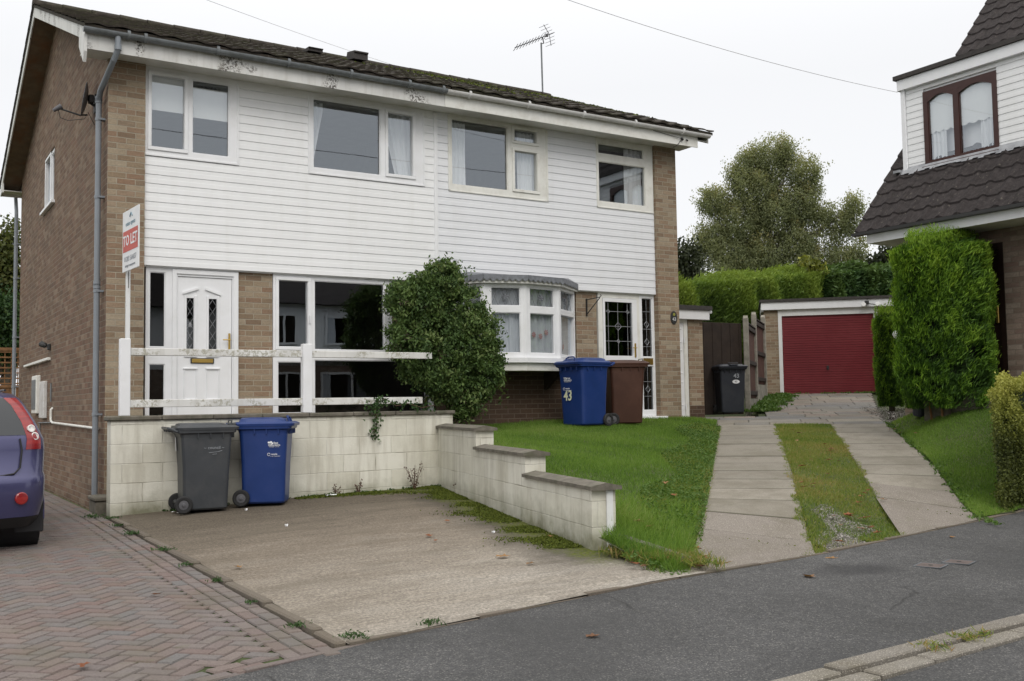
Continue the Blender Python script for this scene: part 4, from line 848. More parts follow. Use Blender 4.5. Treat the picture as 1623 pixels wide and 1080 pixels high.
for z in (1.72, 2.53, 2.83): pts = [(8.79+.05*math.cos(q*math.pi/2), GY0+.024, z+.06*math.sin(q*math.pi/2)) for q in range(5)]; l.tube(pts, .007, 4)
sub(w, l.build('leading', 'lead_flashing', rh)); l = MB(); l.box(8.685, 8.895, GY0-.006, GY0-.001, 2.14, 2.25); sub(w, l.build('letter_plate', 'brass', rh))
b = MB(); b.cbox(7.74, 9.06, -.06, GY0-.001, 1.205, 1.258, .006); b.build('door_step', 'upvc_white', rh)
# house number plaque
b = MB(); Mq = Matrix.Translation((9.285, -.006, 2.955)) @ Matrix.Rotation(R(90), 4, 'X') @ Matrix.Diagonal((.72, 1.15, 1, 1)); b.lathe([(.10, -.002), (.10, .012), (.088, .014)], 24, Mq); pq = b.build('number_plaque', 'print_black', rh, fix=True)
sub(pq, text('plaque_number', '43', .085, 'print_white', rh, Matrix.Translation((9.285-9.42, -.024, 2.925-.3)) @ Matrix.Rotation(R(90), 4, 'X'))); 
l = MB(); l.lathe([(.028, .015), (.02, .018)], 10, Matrix.Translation((9.285, -.006, 3.01)) @ Matrix.Rotation(R(90), 4, 'X')); sub(pq, l.build('plaque_flower', 'leaf_golden', rh))
# ------------------------------------------------------------------ roof of the pair
def tiled(b, x0, x1, y0, y1, zf, pitch=.30, gauge=.33, amp=.022, drop=.022, per=8, axis='x', rag=.006, roll=False):
    """interlocking pantiles: rolls across, stepped courses up the slope. zf(y) = deck height"""
    n = int(round((x1-x0)/pitch*per)); ny = int(abs(y1-y0)/(gauge*.93)); sgn = 1 if y1 > y0 else -1
    prof = [abs(math.sin(math.pi*i/per)) ** 1.5 if (i % per) < per*.5 else 0 for i in range(n+1)]
    prof = [.5-.5*math.cos(2*math.pi*i/per) for i in range(n+1)] if not roll else [max(0, math.cos(2*math.pi*i/per))**1.2 for i in range(n+1)]
    for r in range(ny):
        ya = y0+(y1-y0)*r/ny; yb = y0+(y1-y0)*(r+1)/ny; V = []; jit = [random.uniform(-rag, rag) for _ in range(n//per+2)]
        for (yy, lift) in ((ya, 0.0), (ya, drop), (yb, .003)):
            for i in range(n+1): x = x0+(x1-x0)*i/n; V.append((x, yy - (sgn*.004 if lift == drop else 0), zf(yy)+prof[i]*amp+lift+jit[i//per]))
        F = [(i, i+1, n+1+i+1, n+1+i) for i in range(n)] + [(n+1+i, n+1+i+1, 2*(n+1)+i+1, 2*(n+1)+i) for i in range(n)]
        b.add(V, F)
def roof_half(par, x0, x1):
    b = MB(); tiled(b, x0, x1, -.50, 4.55, zroof); tiled(b, x0, x1, 9.65, 4.55, zroof)
    # deck under the tiles, so the verge has thickness
    for ya, yb in ((-.48, 4.55), (4.55, 9.62)):
        b.add([(x, y, z) for x in (x0+.01, x1-.01) for (y, z) in ((ya, zroof(ya)-.002), (yb, zroof(yb)-.002), (yb, zroof(yb)-.05), (ya, zroof(ya)-.05))], [(0,3,2,1), (4,5,6,7), (0,1,5,4), (1,2,6,5), (2,3,7,6), (3,0,4,7)])
    o = b.build('roof', 'roof_tile_mossy', par, smooth=False)
    # ridge tiles
    r = MB(); x = x0
    while x < x1-.02:
        L = min(.45, x1-x); V = []; nn = 8
        for xx, k in ((x, 1.0), (x+L-.01, .94)):
            for q in range(nn+1): a = math.pi*q/nn; V.append((xx, 4.55-math.cos(a)*.125*k, zroof(4.55)-.03+math.sin(a)*.11*k+random.uniform(-.004, .004)))
        r.add(V, [(q, q+1, nn+1+q+1, nn+1+q) for q in range(nn)]+[tuple(range(nn+1))[::-1]]); x += L
    sub(o, r.build('ridge_tiles', 'roof_tile_mossy', par)); return o
rfl = roof_half(lh, -.37, PY); rfr = roof_half(rh, PY, 9.88)
# roof vents
for x, y, w_ in ((4.20, 4.25, .28), (4.95, 3.9, .28)):
    b = MB(); z = zroof(y); k_ = .45 if x < 4.5 else 1; b.prism([(y-.17, z+.02*k_), (y-.17, z+.13*k_), (y-.20, z+.14*k_), (y-.2, z+.165*k_), (y+.15, z+.235*k_), (y+.2, z+.1*k_)], x, x+w_, 'x'); sub(rfl if x < PY else rfr, b.build('roof_vent', 'roof_felt', lh if x < PY else rh, fix=True))
# moss tufts on the right roof
p = np.stack([RNG.uniform(4.7, 9.8, 5000), RNG.uniform(.5, 4.5, 5000)], 1); k = (np.sin(p[:, 0]*2.1)+np.sin(p[:, 1]*3+p[:, 0]*5)+RNG.normal(size=5000)*.7+(p[:, 1]-2.6)*.5) > .9; p = p[k]
zz = 6.17+(p[:, 1]+.5)*.3965; P_, F_, U_ = leaves(np.stack([p[:, 0], p[:, 1], zz+.02+.02*RNG.random(len(p))], 1), RNG.normal(size=(len(p), 3)), .05, .045)
o = quads('roof_moss', P_-np.array([9.42, 0, .3]), F_, U_, 'moss_green', rh); o['kind'] = 'stuff'; o.parent = rfr
# fascias, soffits, barge boards, gutters, pipes
def fascia(par, x0, x1, mat, y=-.38, zb=5.90, zt=6.10, s=-1):
    b = MB(); b.box(x0, x1, y, y+.02, zb, zt); return b.build('fascia', mat, par)
fascia(lh, -.33, 4.62, 'fascia_peeling'); fascia(rh, 4.622, 9.60, 'upvc_cream', y=-.388)
b = MB(); b.box(-.32, 4.62, -.36, .10, 5.945, 5.96); b.build('soffit', 'soffit_white', lh); b = MB(); b.box(4.622, 9.60, -.368, .10, 5.945, 5.96); b.build('soffit', 'soffit_white', rh)
b = MB(); b.box(-.33, 4.62, 9.53, 9.55, 5.9, 6.1); b.box(-.32, 4.62, 9.15, 9.53, 5.945, 5.96); b.build('rear_fascia', 'upvc_cream', lh); b = MB(); b.box(4.622, 9.6, 9.53, 9.55, 5.9, 6.1); b.build('rear_fascia', 'upvc_cream', rh)
def barge(par, x, d, mat='fascia_peeling', mat2='soffit_brown', tip=True):
    b = MB(); zu = lambda y: zroof(y)-.052
    for ya, yb in ((-.40, 4.55), (4.55, 9.57)): b.add([(xx, y, z) for xx in (x, x+.02) for (y, z) in ((ya, zu(ya)), (yb, zu(yb)), (yb, zu(yb)-.16), (ya, zu(ya)-.16))], [(0,3,2,1), (4,5,6,7), (0,1,5,4), (1,2,6,5), (2,3,7,6), (3,0,4,7)])
    if tip: b.prism([(-.405, 6.06), (-.02, 6.17), (-.02, 6.02), (-.34, 5.74), (-.40, 5.86)], x-.008, x+.028, 'x')
    b.prism([(9.57, 6.04), (9.2, 6.15), (9.2, 5.92), (9.57, 5.90)], x-.006, x+.026, 'x')
    o = b.build('barge_board', mat, par, fix=True); s = MB(); xa, xb = sorted((x+(.02 if d > 0 else 0), x+d))
    for ya, yb in ((-.36, 4.55), (4.55, 9.53)): s.add([(xx, y, z) for xx in (xa, xb) for (y, z) in ((ya, zu(ya)-.125), (yb, zu(yb)-.125), (yb, zu(yb)-.14), (ya, zu(ya)-.14))], [(0,3,2,1), (4,5,6,7), (0,1,5,4), (1,2,6,5), (2,3,7,6), (3,0,4,7)])
    s.build('verge_soffit', mat2, par, fix=True)
barge(lh, -.345, .344); barge(rh, 9.82, -.40, 'upvc_cream', 'soffit_white', False)
def gutter(par, x0, x1, mat, y=-.445, z=6.135, r=.056, stops=()):
    b = MB(); n = 10; V = []
    for x in (x0, x1):
        for rr in (r, r-.006):
            for q in range(n+1): a = math.pi+math.pi*q/n; V.append((x, y+rr*math.cos(a), z+rr*math.sin(a)))
    m = n+1; F = [(q, q+1, 2*m+q+1, 2*m+q) for q in range(n)] + [(m+q+1, m+q, 3*m+q, 3*m+q+1) for q in range(n)] + [(0, 2*m, 3*m, m), (n, m+n, 3*m+n, 2*m+n)]
    b.add(V, F)
    for x in (x0, x1): b.add([(x, y+r*math.cos(math.pi+math.pi*q/n), z+r*math.sin(math.pi+math.pi*q/n)) for q in range(n+1)], [tuple(range(n+1))])
    for s in stops: b.box(s-.02, s+.02, y-r-.006, y+r+.01, z+.001, z+.012); b.tube([(s-.018, y, z-r*.1), (s+.018, y, z-r*.1)], r+.006, 16)
    return b.build('gutter', mat, par, smooth=False, fix=True)
gutter(lh, -.37, 4.62, 'gutter_grey', stops=(.02+.13, .35, 1.25, 2.2, 3.1, 4.0, 4.55)); gutter(rh, 4.62, 9.82, 'gutter_white', z=6.13, stops=(5.0, 6.05, 7.1, 8.15, 9.2))
gutter(lh, -.42, 4.62, 'pipe_grey', y=9.61, z=6.12)
b = MB(); b.tube([(.03, -.44, 6.10), (.03, -.44, 5.93), (-.0, -.36, 5.82), (-.07, .12, 5.55), (-.075, .20, 5.46), (-.075, .20, .42)], .036, 12)
for z in (5.95, 5.46, 5.44, 3.1, 3.06): 
    x, y = (.03, -.44) if z > 5.9 else (-.075, .20); b.tube([(x, y, z-.03), (x, y, z+.03)], .043, 12)
for z in (5.2, 4.2, 3.0, 1.45): b.box(-.09, -.0, .155, .245, z-.012, z+.012); b.tube([(-.075, .20, z-.02), (-.075, .20, z+.02)], .042, 12)
b.build('downpipe', 'pipe_grey', lh, smooth=False)
b = MB(); b.tube([(-.06, 9.6, 6.08), (-.06, 9.6, 5.9), (-.07, 9.35, 5.6), (-.075, 9.28, 5.5), (-.075, 9.28, .5)], .036, 10)
for z in (4.9, 4.2, 3.0, 2.0): b.tube([(-.075, 9.28, z-.025), (-.075, 9.28, z+.025)], .043, 10); b.box(-.09, .1, 9.24, 9.32, z-.01, z+.01)
b.build('downpipe', 'pipe_grey', lh)
# left-hand details of the gable wall: window, meter boxes, pipes, lamp
b = MB(); M9 = Matrix.Translation((0, 0, 0)) @ Matrix.Rotation(R(-90), 4, 'Z')
# window built facing -x : local x -> world -y
w = window(lh, -5.75, -4.6, 4.95, 5.88, .02, [(-5.69, -5.12, 5.01, 5.82, 1), (-5.04, -4.66, 5.01, 5.82, 0)], M=M9, name='side_window'); 
b = MB(); b.cbox(-.06, .04, 4.5, 5.85, 4.905, 4.955, .006); sub(w, b.build('sill', 'upvc_white', lh)); c = MB(); c.box(.12, .13, 4.62, 5.0, 5.0, 5.5); sub(w, c.build('net_curtain', 'curtain_white', lh))
b = MB(); b.box(.08, .26, 4.5, 5.9, 4.9, 4.92); b.box(1.2, 1.25, 4.4, 6, 4.8, 5.95); b.box(.26, 1.2, 4.4, 4.42, 4.8, 5.95); b.box(.26, 1.2, 5.95, 5.97, 4.8, 5.95); b.box(.26, 1.25, 4.4, 5.97, 5.93, 5.95); b.build('room', 'room_dark', lh)
b = MB(); b.cbox(-.06, .0, 4.7, 7.85, 2.33, 2.375, .008); b.build('wall_trunking', 'upvc_cream', lh)
b = MB(); b.cbox(-.075, .0, 5.87, 6.47, 1.46, 2.12, .01); b.build('meter_box', 'upvc_cream', lh); b = MB(); b.cbox(-.02, .0, 5.93, 6.42, 1.54, 2.04, .004); bo = MB(); bo.cbox(-.085, -.0755, 5.93, 6.41, 1.53, 2.05, .004); bo.build('meter_box_door', 'gutter_grey', lh)
b = MB(); b.cbox(-.06, .0, 5.05, 5.60, 1.38, 2.0, .01); b.build('meter_box', 'gutter_white', lh)
b = MB(); b.tube([(-.03, 4.40, 1.50), (-.03, 4.36, 1.34), (-.03, 4.2, 1.315), (-.03, .30, 1.27)], .018, 8); b.tube([(-.03, 4.38, 1.36), (-.03, 4.38, 1.52), (0, 4.38, 1.55)], .02, 8); b.build('waste_pipe', 'upvc_cream', lh)
b = MB(); b.tube([(-.025, 5.9, 1.3), (-.025, 4.42, 1.315)], .014, 6); b.tube([(-.02, 5.75, 1.3), (-.02, 5.75, .5)], .012, 6); b.tube([(-.03, 4.42, 1.65), (-.03, 4.42, 1.95)], .014, 6); b.build('gas_pipe', 'gutter_grey', lh)
b = MB(); b.cbox(-.05, 0, 4.70, 4.80, 2.50, 2.60, .01); b.lathe([(.02, 0), (.045, .03), (.05, .12), (.045, .13)], 12, Matrix.Translation((-.06, 4.80, 2.57)) @ Matrix.Rotation(R(-70), 4, 'X') @ Matrix.Rotation(R(-30), 4, 'Y')); b.build('wall_lamp', 'black_iron', lh, fix=True)
b = MB(); b.cbox(-.175, .0, -.46, -.02, .10, .42, .015); b.cbox(-.19, .02, -.48, .0, .42, .47, .012); b.build('corner_plinth', 'coping_stone', lh)
# telephone bracket on the fascia of the right house
b = MB(); b.tube([(9.22, -.43, 5.98), (9.22, -.40, 6.02)], .02, 8); b.tube([(9.33, -.43, 5.98), (9.33, -.40, 6.0)], .014, 8); b.tube([(9.22, -.42, 6.0), (9.18, -.395, 5.95), (9.12, -.40, 5.88), (9.2, -.2, 5.90)], .006, 5); b.tube([(9.22, -.42, 6.0), (9.0, -.40, 6.03), (8.6, -.395, 6.07)], .004, 5); b.build('cable_bracket', 'black_iron', rh)
# ------------------------------------------------------------------ things fixed to the houses that could be lifted away
t = thing('satellite_dish', 'dark grey satellite dish seen edge-on, bracketed to the brown brick side wall', 'satellite dish', (0, .85, 5.58))
b = MB(); Md = Matrix.Translation((-.10, .86, 5.63)) @ Vector((-.97, .17, .16)).to_track_quat('Z', 'X').to_matrix().to_4x4(); dn = Vector((-.97, .17, .0)).normalized()
b.lathe([(.002, .0), (.09, .006), (.17, .022), (.225, .042), (.23, .048), (.165, .032), (.085, .014), (.002, .008)], 28, Md); b.build('dish', 'pipe_grey', t, smooth=True)
b = MB(); tip = Vector((-.10, .86, 5.63))+dn*.36+Vector((0, 0, -.15)); b.tube([Vector((-.10, .86, 5.42)), Vector((-.10, .86, 5.41))+dn*.10, tip], .012, 8); b.build('arm', 'black_iron', t)
b = MB(); d = (Md @ Vector((0, 0, .12)) - tip).normalized(); b.tube([tip-d*.07, tip-d*.02, tip+d*.03, tip+d*.05], [.022, .03, .035, .036], 12); b.build('receiver', 'hub_grey', t)
b = MB(); b.tube([(0, .85, 5.55), (-.05, .85, 5.57), (-.09, .86, 5.63)], .018, 8); b.cbox(-.02, 0, .79, .91, 5.46, 5.70, .005); b.cbox(-.095, -.03, .80, .90, 5.58, 5.69, .01); b.build('bracket', 'black_iron', t)
b = MB(); b.tube([tip, tip+Vector((.03, .02, -.12)), tip+Vector((.12, .0, -.15)), Vector((-.14, .86, 5.36)), Vector((-.10, .85, 5.46)), Vector((-.01, .87, 5.3))], .005, 5); b.build('lead', 'black_iron', t)
t = thing('tv_aerial', 'thin television aerial on a mast above the right end of the mossy roof ridge', 'aerial', (9.93, 4.9, 7.6))
b = MB(); b.tube([(9.96, 4.9, 7.4), (9.93, 4.9, 9.50)], .019, 8); b.build('mast', 'gutter_grey', t)
b = MB(); A0 = Vector((9.14, 4.75, 9.20)); A1 = Vector((10.28, 4.95, 9.80)); b.tube([A0, A1], .012, 6); dr = (A1-A0).normalized(); sd = dr.cross(Vector((0, 0, 1))).normalized(); up = sd.cross(dr)
for i in range(11):
    c = A0+(A1-A0)*(i/12.5+.02); b.tube([c-up*.05-sd*.10, c+up*.0, c+up*.05+sd*.10], .007, 5)
c = A0+(A1-A0)*.93
for s_ in (-1, 1): b.tube([c-dr*.03, c-dr*.12+up*.24*s_+sd*.02], .008, 5); b.tube([c+sd*.18*s_-dr*.05, c], .008, 5)
for s_ in (-1, 1):
    for k in (.3, .6, .9): q = c-dr*.03+(up*.24*s_-dr*.09)*k; b.tube([q-sd*.15, q+sd*.15], .005, 4)
b.cbox(-.03, .03, -.02, .02, -.03, .03, .004, Matrix.Translation(A0+(A1-A0)*.84)); b.build('antenna', 'hub_grey', t)
b = MB(); b.tube([(9.93, 4.9, 9.48), (10.0, 4.9, 9.50), A0+(A1-A0)*.72], .013, 6); b.build('arm', 'hub_grey', t)
t = thing('basket_bracket', 'dark iron hanging basket bracket on the brick between the bow window and the glazed door', 'bracket', (7.5, .11, 3.1))
b = MB(); b.box(7.50, 7.515, .10, .129, 2.93, 3.22); b.tube([(7.507, .11, 3.20), (7.60, -.14, 3.23)], .008, 6); b.tube([(7.507, .11, 2.96), (7.60, -.13, 3.22)], .008, 6); b.tube([(7.60, -.14, 3.23), (7.605, -.16, 3.25), (7.6, -.15, 3.27)], .007, 6); b.build('iron_frame', 'black_iron', t)
# ------------------------------------------------------------------ terrace and garden walls
b = MB(); b.box(.05, 4.25, -1.0, .45, .1, 1.31); o = b.build('terrace', 'slab_mixed'); o['kind'] = 'structure'
t = thing('garden_wall', 'long cream painted block retaining wall behind the two lower wheelie bins', 'wall', (-.12, -1.1, .2))
b = MB(); b.box(-.13, 4.30, -1.10, -.88, .0, 1.375); b.v = [(x, y, z) for x, y, z in b.v]; w_ = b.build('blockwork', 'painted_block', t)
b = MB(); x = -.17
while x < 4.32: L = min(.6, 4.33-x); b.cbox(x+.003, x+L-.003, -1.135, -.845, 1.375, 1.43+random.uniform(-.004, .003), .012); x += .6
b.build('coping', 'coping_stone', t)
t = thing('stepped_wall', 'low cream block wall stepping down in three levels towards the pavement', 'wall', (4.07, -1.1, .2))
u_ = Vector((-.2396, -.971, 0)); n_ = Vector((.971, -.2396, 0)); ang = math.atan2(u_.y, u_.x); Mw = Matrix.Translation((4.07, -1.1, 0)) @ Matrix.Rotation(ang, 4, 'Z')   # local x runs along the wall, local +y = towards the lawn
segs = [(-.02, 1.84, 1.19), (1.84, 3.63, .97), (3.63, 5.36, .76)]
b = MB(); k = 0
for s0, s1, zt in segs: b.box(s0, s1, .0, .22, .05, zt, Mw)
o = b.build('blockwork', 'painted_block', t)
for (s0, s1, zt), over in zip(segs, (.05, .05, .07)):
    b = MB(); s = s0-.0
    b.add([Mw @ Vector(p) for p in ((s0-.02, -.035, zt), (s1+over, -.035, zt), (s1+over, .255, zt), (s0-.02, .255, zt), (s0-.02, -.035, zt+.032), (s1+over, -.035, zt+.032), (s1+over, .255, zt+.032), (s0-.02, .255, zt+.032), (s0-.02, .11, zt+.062), (s1+over, .11, zt+.062))],
          [(0, 3, 2, 1), (0, 1, 5, 4), (1, 2, 6, 9, 5), (2, 3, 7, 6), (3, 0, 4, 8, 7), (4, 5, 9, 8), (8, 9, 6, 7)])
    b.build('coping', 'coping_stone', t, fix=True)
b = MB(); b.cbox(5.362, 5.385, .13, .19, .16, .755, .003, Mw); b.build('end_batten', 'paint_white', t)
# edging along the low end of the lawn
t = thing('edging_stone', 'short sunken stone edging between the end of the stepped wall and the pavement', 'edging', (2.9, -6.5, .3))
b = MB(); P0 = Vector((2.95, -6.45, .35)); P1 = Vector((3.0, -7.35, .24)); b.tube([P0, (P0+P1)/2, P1], [.05, .055, .05], 8); b.build('stone', 'kerb_stone', t)
# ------------------------------------------------------------------ white railing
t = thing('railing', 'white painted timber railing with flaking paint on top of the block wall', 'railing', (0, -1.05, 1.43))
for x0, x1, z1 in ((-.04, .075, 2.32), (2.15, 2.27, 2.30)): b = MB(); b.cbox(x0, x1, -1.12 if x0 < 1 else -1.13, -1.03, 1.431, z1, .006); b.build('post', 'upvc_white', t)
for z0, z1, xe in ((2.13, 2.215, 4.0), (1.525, 1.615, 3.85)):
    b = MB(); b.cbox(.076, xe, -1.085, -1.032 if z0 > 2 else -1.032, z0, z1, .005); b.build('rail', 'rail_paint', t)
# ------------------------------------------------------------------ estate agent board
t = thing('to_let_board', 'white estate agent board reading TO LET on a white post behind the railing', 'sign board', (.06, -.99, 1.31))
b = MB(); b.cbox(.098, .146, -.72, -.672, 1.32, 3.80, .004); b.build('post', 'paint_white', t); b = MB(); b.box(.119, .126, -.7225, -.7202, 2.95, 3.15); b.build('post_groove', 'timber_dark', t)
Ms = Matrix.Translation((.098, -1.0, 3.50)) @ Matrix.Rotation(R(-86.0), 4, 'Z')
b = MB()
def slant(u): return .0
b.add([Ms @ Vector(p) for p in ((-.36, -.006, -.36), (.30, -.006, -.36), (.30, -.006, .36), (-.36, -.006, .36), (-.36, .006, -.36), (.30, .006, -.36), (.30, .006, .36), (-.36, .006, .36))], [(0, 1, 2, 3), (7, 6, 5, 4), (0, 4, 5, 1), (1, 5, 6, 2), (2, 6, 7, 3), (3, 7, 4, 0)]); bd = b.build('board', 'board_white', t, fix=True)
b = MB(); b.add([Ms @ Vector(p) for p in ((-.335, -.008, -.13), (.275, -.008, -.13), (.275, -.008, .12), (-.335, -.008, .12))], [(0, 1, 2, 3)]); rb_ = b.build('red_panel', 'board_red', t)
Tm = Matrix.Translation(-Vector((.06, -.99, 1.31))) @ Ms
text('lettering', 'TO LET', .175, 'board_white', t, Tm @ Matrix.Translation((-.03, -.010, -.005)) @ Matrix.Rotation(R(90), 4, 'X'), bold=True)
text('lettering', 'estate agents', .075, 'board_blue', t, Tm @ Matrix.Translation((-.03, -.008, .20)) @ Matrix.Rotation(R(90), 4, 'X'))
text('lettering', '01283 564657', .085, 'print_grey', t, Tm @ Matrix.Translation((-.03, -.008, -.22)) @ Matrix.Rotation(R(90), 4, 'X')); text('lettering', 'lettings & management', .045, 'print_grey', t, Tm @ Matrix.Translation((-.03, -.008, -.30)) @ Matrix.Rotation(R(90), 4, 'X'))
b = MB(); b.tube([Ms @ Vector((-.05, -.009, .27)), Ms @ Vector((.0, -.009, .315)), Ms @ Vector((.05, -.009, .27))], .008, 5); b.build('roof_emblem', 'board_blue', t)
# ------------------------------------------------------------------ wheelie bins
def wheelie(name, label, loc, rz, mat, sc=1.0, lid='flat', group='wheelie bins outside the houses'):
    t = thing(name, label, 'wheelie bin', loc, rz, group, world=False); t.scale = (sc, sc, sc)
    def ring(w, y0, y1, z, rc=.05):   # rounded rectangle
        pts = []
        for cx, cy, a0 in ((w-rc, y1-rc, 0), (-w+rc, y1-rc, 90), (-w+rc, y0+rc, 180), (w-rc, y0+rc, 270)):
            for k in range(5): a = R(a0+k*22.5); pts.append((cx+rc*math.cos(a), cy+rc*math.sin(a), z))
        return pts
    def loft(b, rings, cap0=True, cap1=True):
        n = len(rings[0]); V = [p for r in rings for p in r]; F = [(i*n+k, i*n+(k+1) % n, (i+1)*n+(k+1) % n, (i+1)*n+k) for i in range(len(rings)-1) for k in range(n)]
        if cap0: F.append(tuple(range(n))[::-1])
        if cap1: F.append(tuple((len(rings)-1)*n+k for k in range(n)))
        b.add(V, F)
    b = MB(); loft(b, [ring(.215, -.235, .24, .03), ring(.232, -.245, .255, .05), ring(.250, -.262, .262, .5), ring(.262, -.285, .285, .86), ring(.267, -.30, .30, .90), ring(.292, -.335, .33, .915), ring(.295, -.34, .335, .955)])
    # ribs under the rim, wheel arch housings
    for x in (-.17, -.06, .06, .17): b.cbox(x-.006, x+.006, -.325, -.27, .85, .915, .002)
    for s in (-1, 1):
        for yy in (-.18, -.04, .1): b.cbox(s*.255, s*.285, yy-.006, yy+.006, .85, .915, .002)
    b.cbox(-.2, .2, .24, .31, .09, .13, .01)
    body = b.build('body', mat, t, smooth=False, fix=True)
    # lid: overhanging tray, raised dome, front lip
    b = MB(); loft(b, [ring(.300, -.365, .33, .945, .06), ring(.305, -.372, .335, .975, .06), ring(.285, -.33, .33, .998, .07)]); loft(b, [ring(.255, -.26, .30, .997, .09), ring(.235, -.22, .29, 1.018+(.015 if lid == 'dome' else 0), .1), ring(.19, -.16, .27, 1.026+(.022 if lid == 'dome' else 0), .1)], False)
    if lid != 'dome': b.cbox(-.09, .09, -.365, -.27, .99, 1.02, .01)
    ld = b.build('lid', mat, t, fix=True)
    b = MB()
    if lid == 'dome':
        for s in (-1, 1): b.tube([(s*.09, -.29, .99), (s*.09, -.27, 1.04), (s*.05, -.255, 1.06)], .012, 6)
        b.tube([(-.05, -.255, 1.06), (.05, -.255, 1.06)], .012, 6)
    else: b.tube([(-.10, -.30, .99), (-.10, -.31, 1.045), (.10, -.31, 1.045), (.10, -.30, .99)], .007, 6)
    sub(ld, b.build('lid_grip', mat, t))
    # rear handle with hinge
    b = MB(); b.tube([(-.27, .33, .93), (-.27, .405, .965), (-.25, .425, .972), (.25, .425, .972), (.27, .405, .965), (.27, .33, .93)], .017, 8)
    for x in (-.16, 0, .16): b.cbox(x-.02, x+.02, .32, .425, .93, .975, .008)
    b.build('handle', mat, t, fix=True)
    b = MB(); b.tube([(-.27, .255, .10), (.27, .255, .10)], .012, 8); b.build('axle', 'black_rubber', t)
    for s in (-1, 1):
        Mx = Matrix.Translation((s*.262, .255, .10)) @ Matrix.Rotation(R(90*s), 4, 'Y')
        b = MB(); b.lathe([(.045, -.022), (.088, -.024), (.10, -.014), (.10, .014), (.088, .024), (.06, .022), (.055, .012)], 24, Mx); wh = b.build('wheel', 'black_rubber', t, fix=True)
        b = MB(); b.lathe([(.056, .0), (.054, .014), (.022, .018), (.018, .028), (.006, .03)], 16, Mx); sub(wh, b.build('hub', 'hub_grey', t, fix=True))
    return t
RX = lambda a: Matrix.Rotation(R(a), 4, 'X'); RZ = lambda a: Matrix.Rotation(R(a), 4, 'Z')
def council(t, M, mat='print_white', s=1.0):
    """crest-like mark with three lines of small print, then the round arrow mark"""
    b = MB(); MM = M @ Matrix.Scale(s, 4)
    for cx, cy, w_, h_ in ((-.058, .030, .030, .022), (-.035, .033, .026, .026), (-.02, .02, .02, .02)): b.add([MM @ Vector((cx+w_*.5*math.cos(q), cy+h_*.5*math.sin(q), .0008)) for q in [i*math.pi/5 for i in range(10)]], [tuple(range(10))])
    b.tube([MM @ Vector((-.055, .012, 0)), MM @ Vector((-.03, .012, 0))], .003, 4); b.build('printed_crest', mat, t)
    text('printed_words', 'East', .030*s, mat, t, MM @ Matrix.Scale(1/s, 4) @ Matrix.Translation((.018*s, .024*s, 0)), bold=True); text('printed_words', 'Staffordshire', .026*s, mat, t, MM @ Matrix.Scale(1/s, 4) @ Matrix.Translation((0, .0, 0)), bold=True); text('printed_words', 'Borough Council', .016*s, mat, t, MM @ Matrix.Scale(1/s, 4) @ Matrix.Translation((0, -.018*s, 0)))
    b = MB(); b.tube([MM @ Vector((-.06+.015*math.cos(q*math.pi/5), -.105+.015*math.sin(q*math.pi/5), 0)) for q in range(10)], .003, 4); b.build('printed_ring', mat, t)
    text('printed_words', 'recycle', .024*s, mat, t, MM @ Matrix.Scale(1/s, 4) @ Matrix.Translation((0, -.102*s, 0)), bold=True); text('printed_words', 'for East Staffordshire', .013*s, mat, t, MM @ Matrix.Scale(1/s, 4) @ Matrix.Translation((.012*s, -.125*s, 0)))
zt = lambda x, y: float(TL(x, y))+.016
tilt = lambda s, h: RX(90)
g1 = wheelie('wheelie_bin', 'dark grey wheelie bin beside a blue one against the cream block wall', (.82, -1.44, zt(.82, -1.44)), R(84), 'plastic_grey', .985)
Mside = Matrix.Translation((-.268, -.08, .74)) @ RZ(-90) @ RX(87.5)
text('printed_words', '~ council ~', .05, 'print_grey', g1, Mside); b = MB(); 
for (a, c) in (((-.06, -.055), (.03, -.05)), ((.03, -.05), (.09, -.035)), ((-.02, -.075), (.03, -.072))): b.tube([Mside @ Vector((a[0], a[1], 0)), Mside @ Vector((c[0], c[1], 0))], .0022, 4)
b.build('worn_print', 'print_grey', g1)
b = MB(); b.add([(.10, .288, .70), (.20, .286, .70), (.20, .292, .86), (.10, .294, .86)], [(0, 1, 2, 3)]); b.add([(.10, .289, .70), (.20, .287, .70), (.20, .293, .86), (.10, .295, .86)], [(3, 2, 1, 0)]); b.build('paper_label', 'print_white', g1)
b1 = wheelie('wheelie_bin', 'blue wheelie bin with raised lid dome against the cream block wall', (1.57, -1.44, zt(1.57, -1.44)), R(63), 'plastic_blue', .985, 'dome')
council(b1, Matrix.Translation((-.264, -.13, .72)) @ RZ(-90) @ RX(87.5), s=1.05)
zl = lambda x, y: float(LAWN(x, y))
b2 = wheelie('wheelie_bin', 'blue wheelie bin numbered 43 standing on the lawn under the bow window', (6.76, -.78, zl(6.75, -.9)-.0), R(-81), 'plastic_blue', 1.0, 'dome')
council(b2, Matrix.Translation((-.06, -.279, .71)) @ RX(87.5), s=1.25)
text('bin_number', '43', .19, 'print_yellow', b2, Matrix.Translation((-.07, -.270, .47)) @ RX(87.5) @ Matrix.Diagonal((.95, 1.15, 1, 1)), bold=True)
b3 = wheelie('wheelie_bin', 'brown garden waste wheelie bin beside the blue bin in front of the glazed door', (7.65, -.62, zl(7.63, -.7)-.0), R(70), 'plastic_brown', 1.0)
b4 = wheelie('wheelie_bin', 'black wheelie bin with a white oval sticker in front of the dark boarded gate', (12.2, 1.67, float(TD(12.2, 1.67))+.014), R(-30), 'plastic_black', .98)
b = MB(); b.add([(.06+.075*math.cos(q*math.pi/10), -.2815, .66+.04*math.sin(q*math.pi/10)) for q in range(20)], [tuple(range(20))]); b.add([(.06+.075*math.cos(q*math.pi/10), -.282, .66+.04*math.sin(q*math.pi/10)) for q in range(20)], [tuple(range(20))[::-1]]); b.build('oval_sticker', 'print_white', b4)
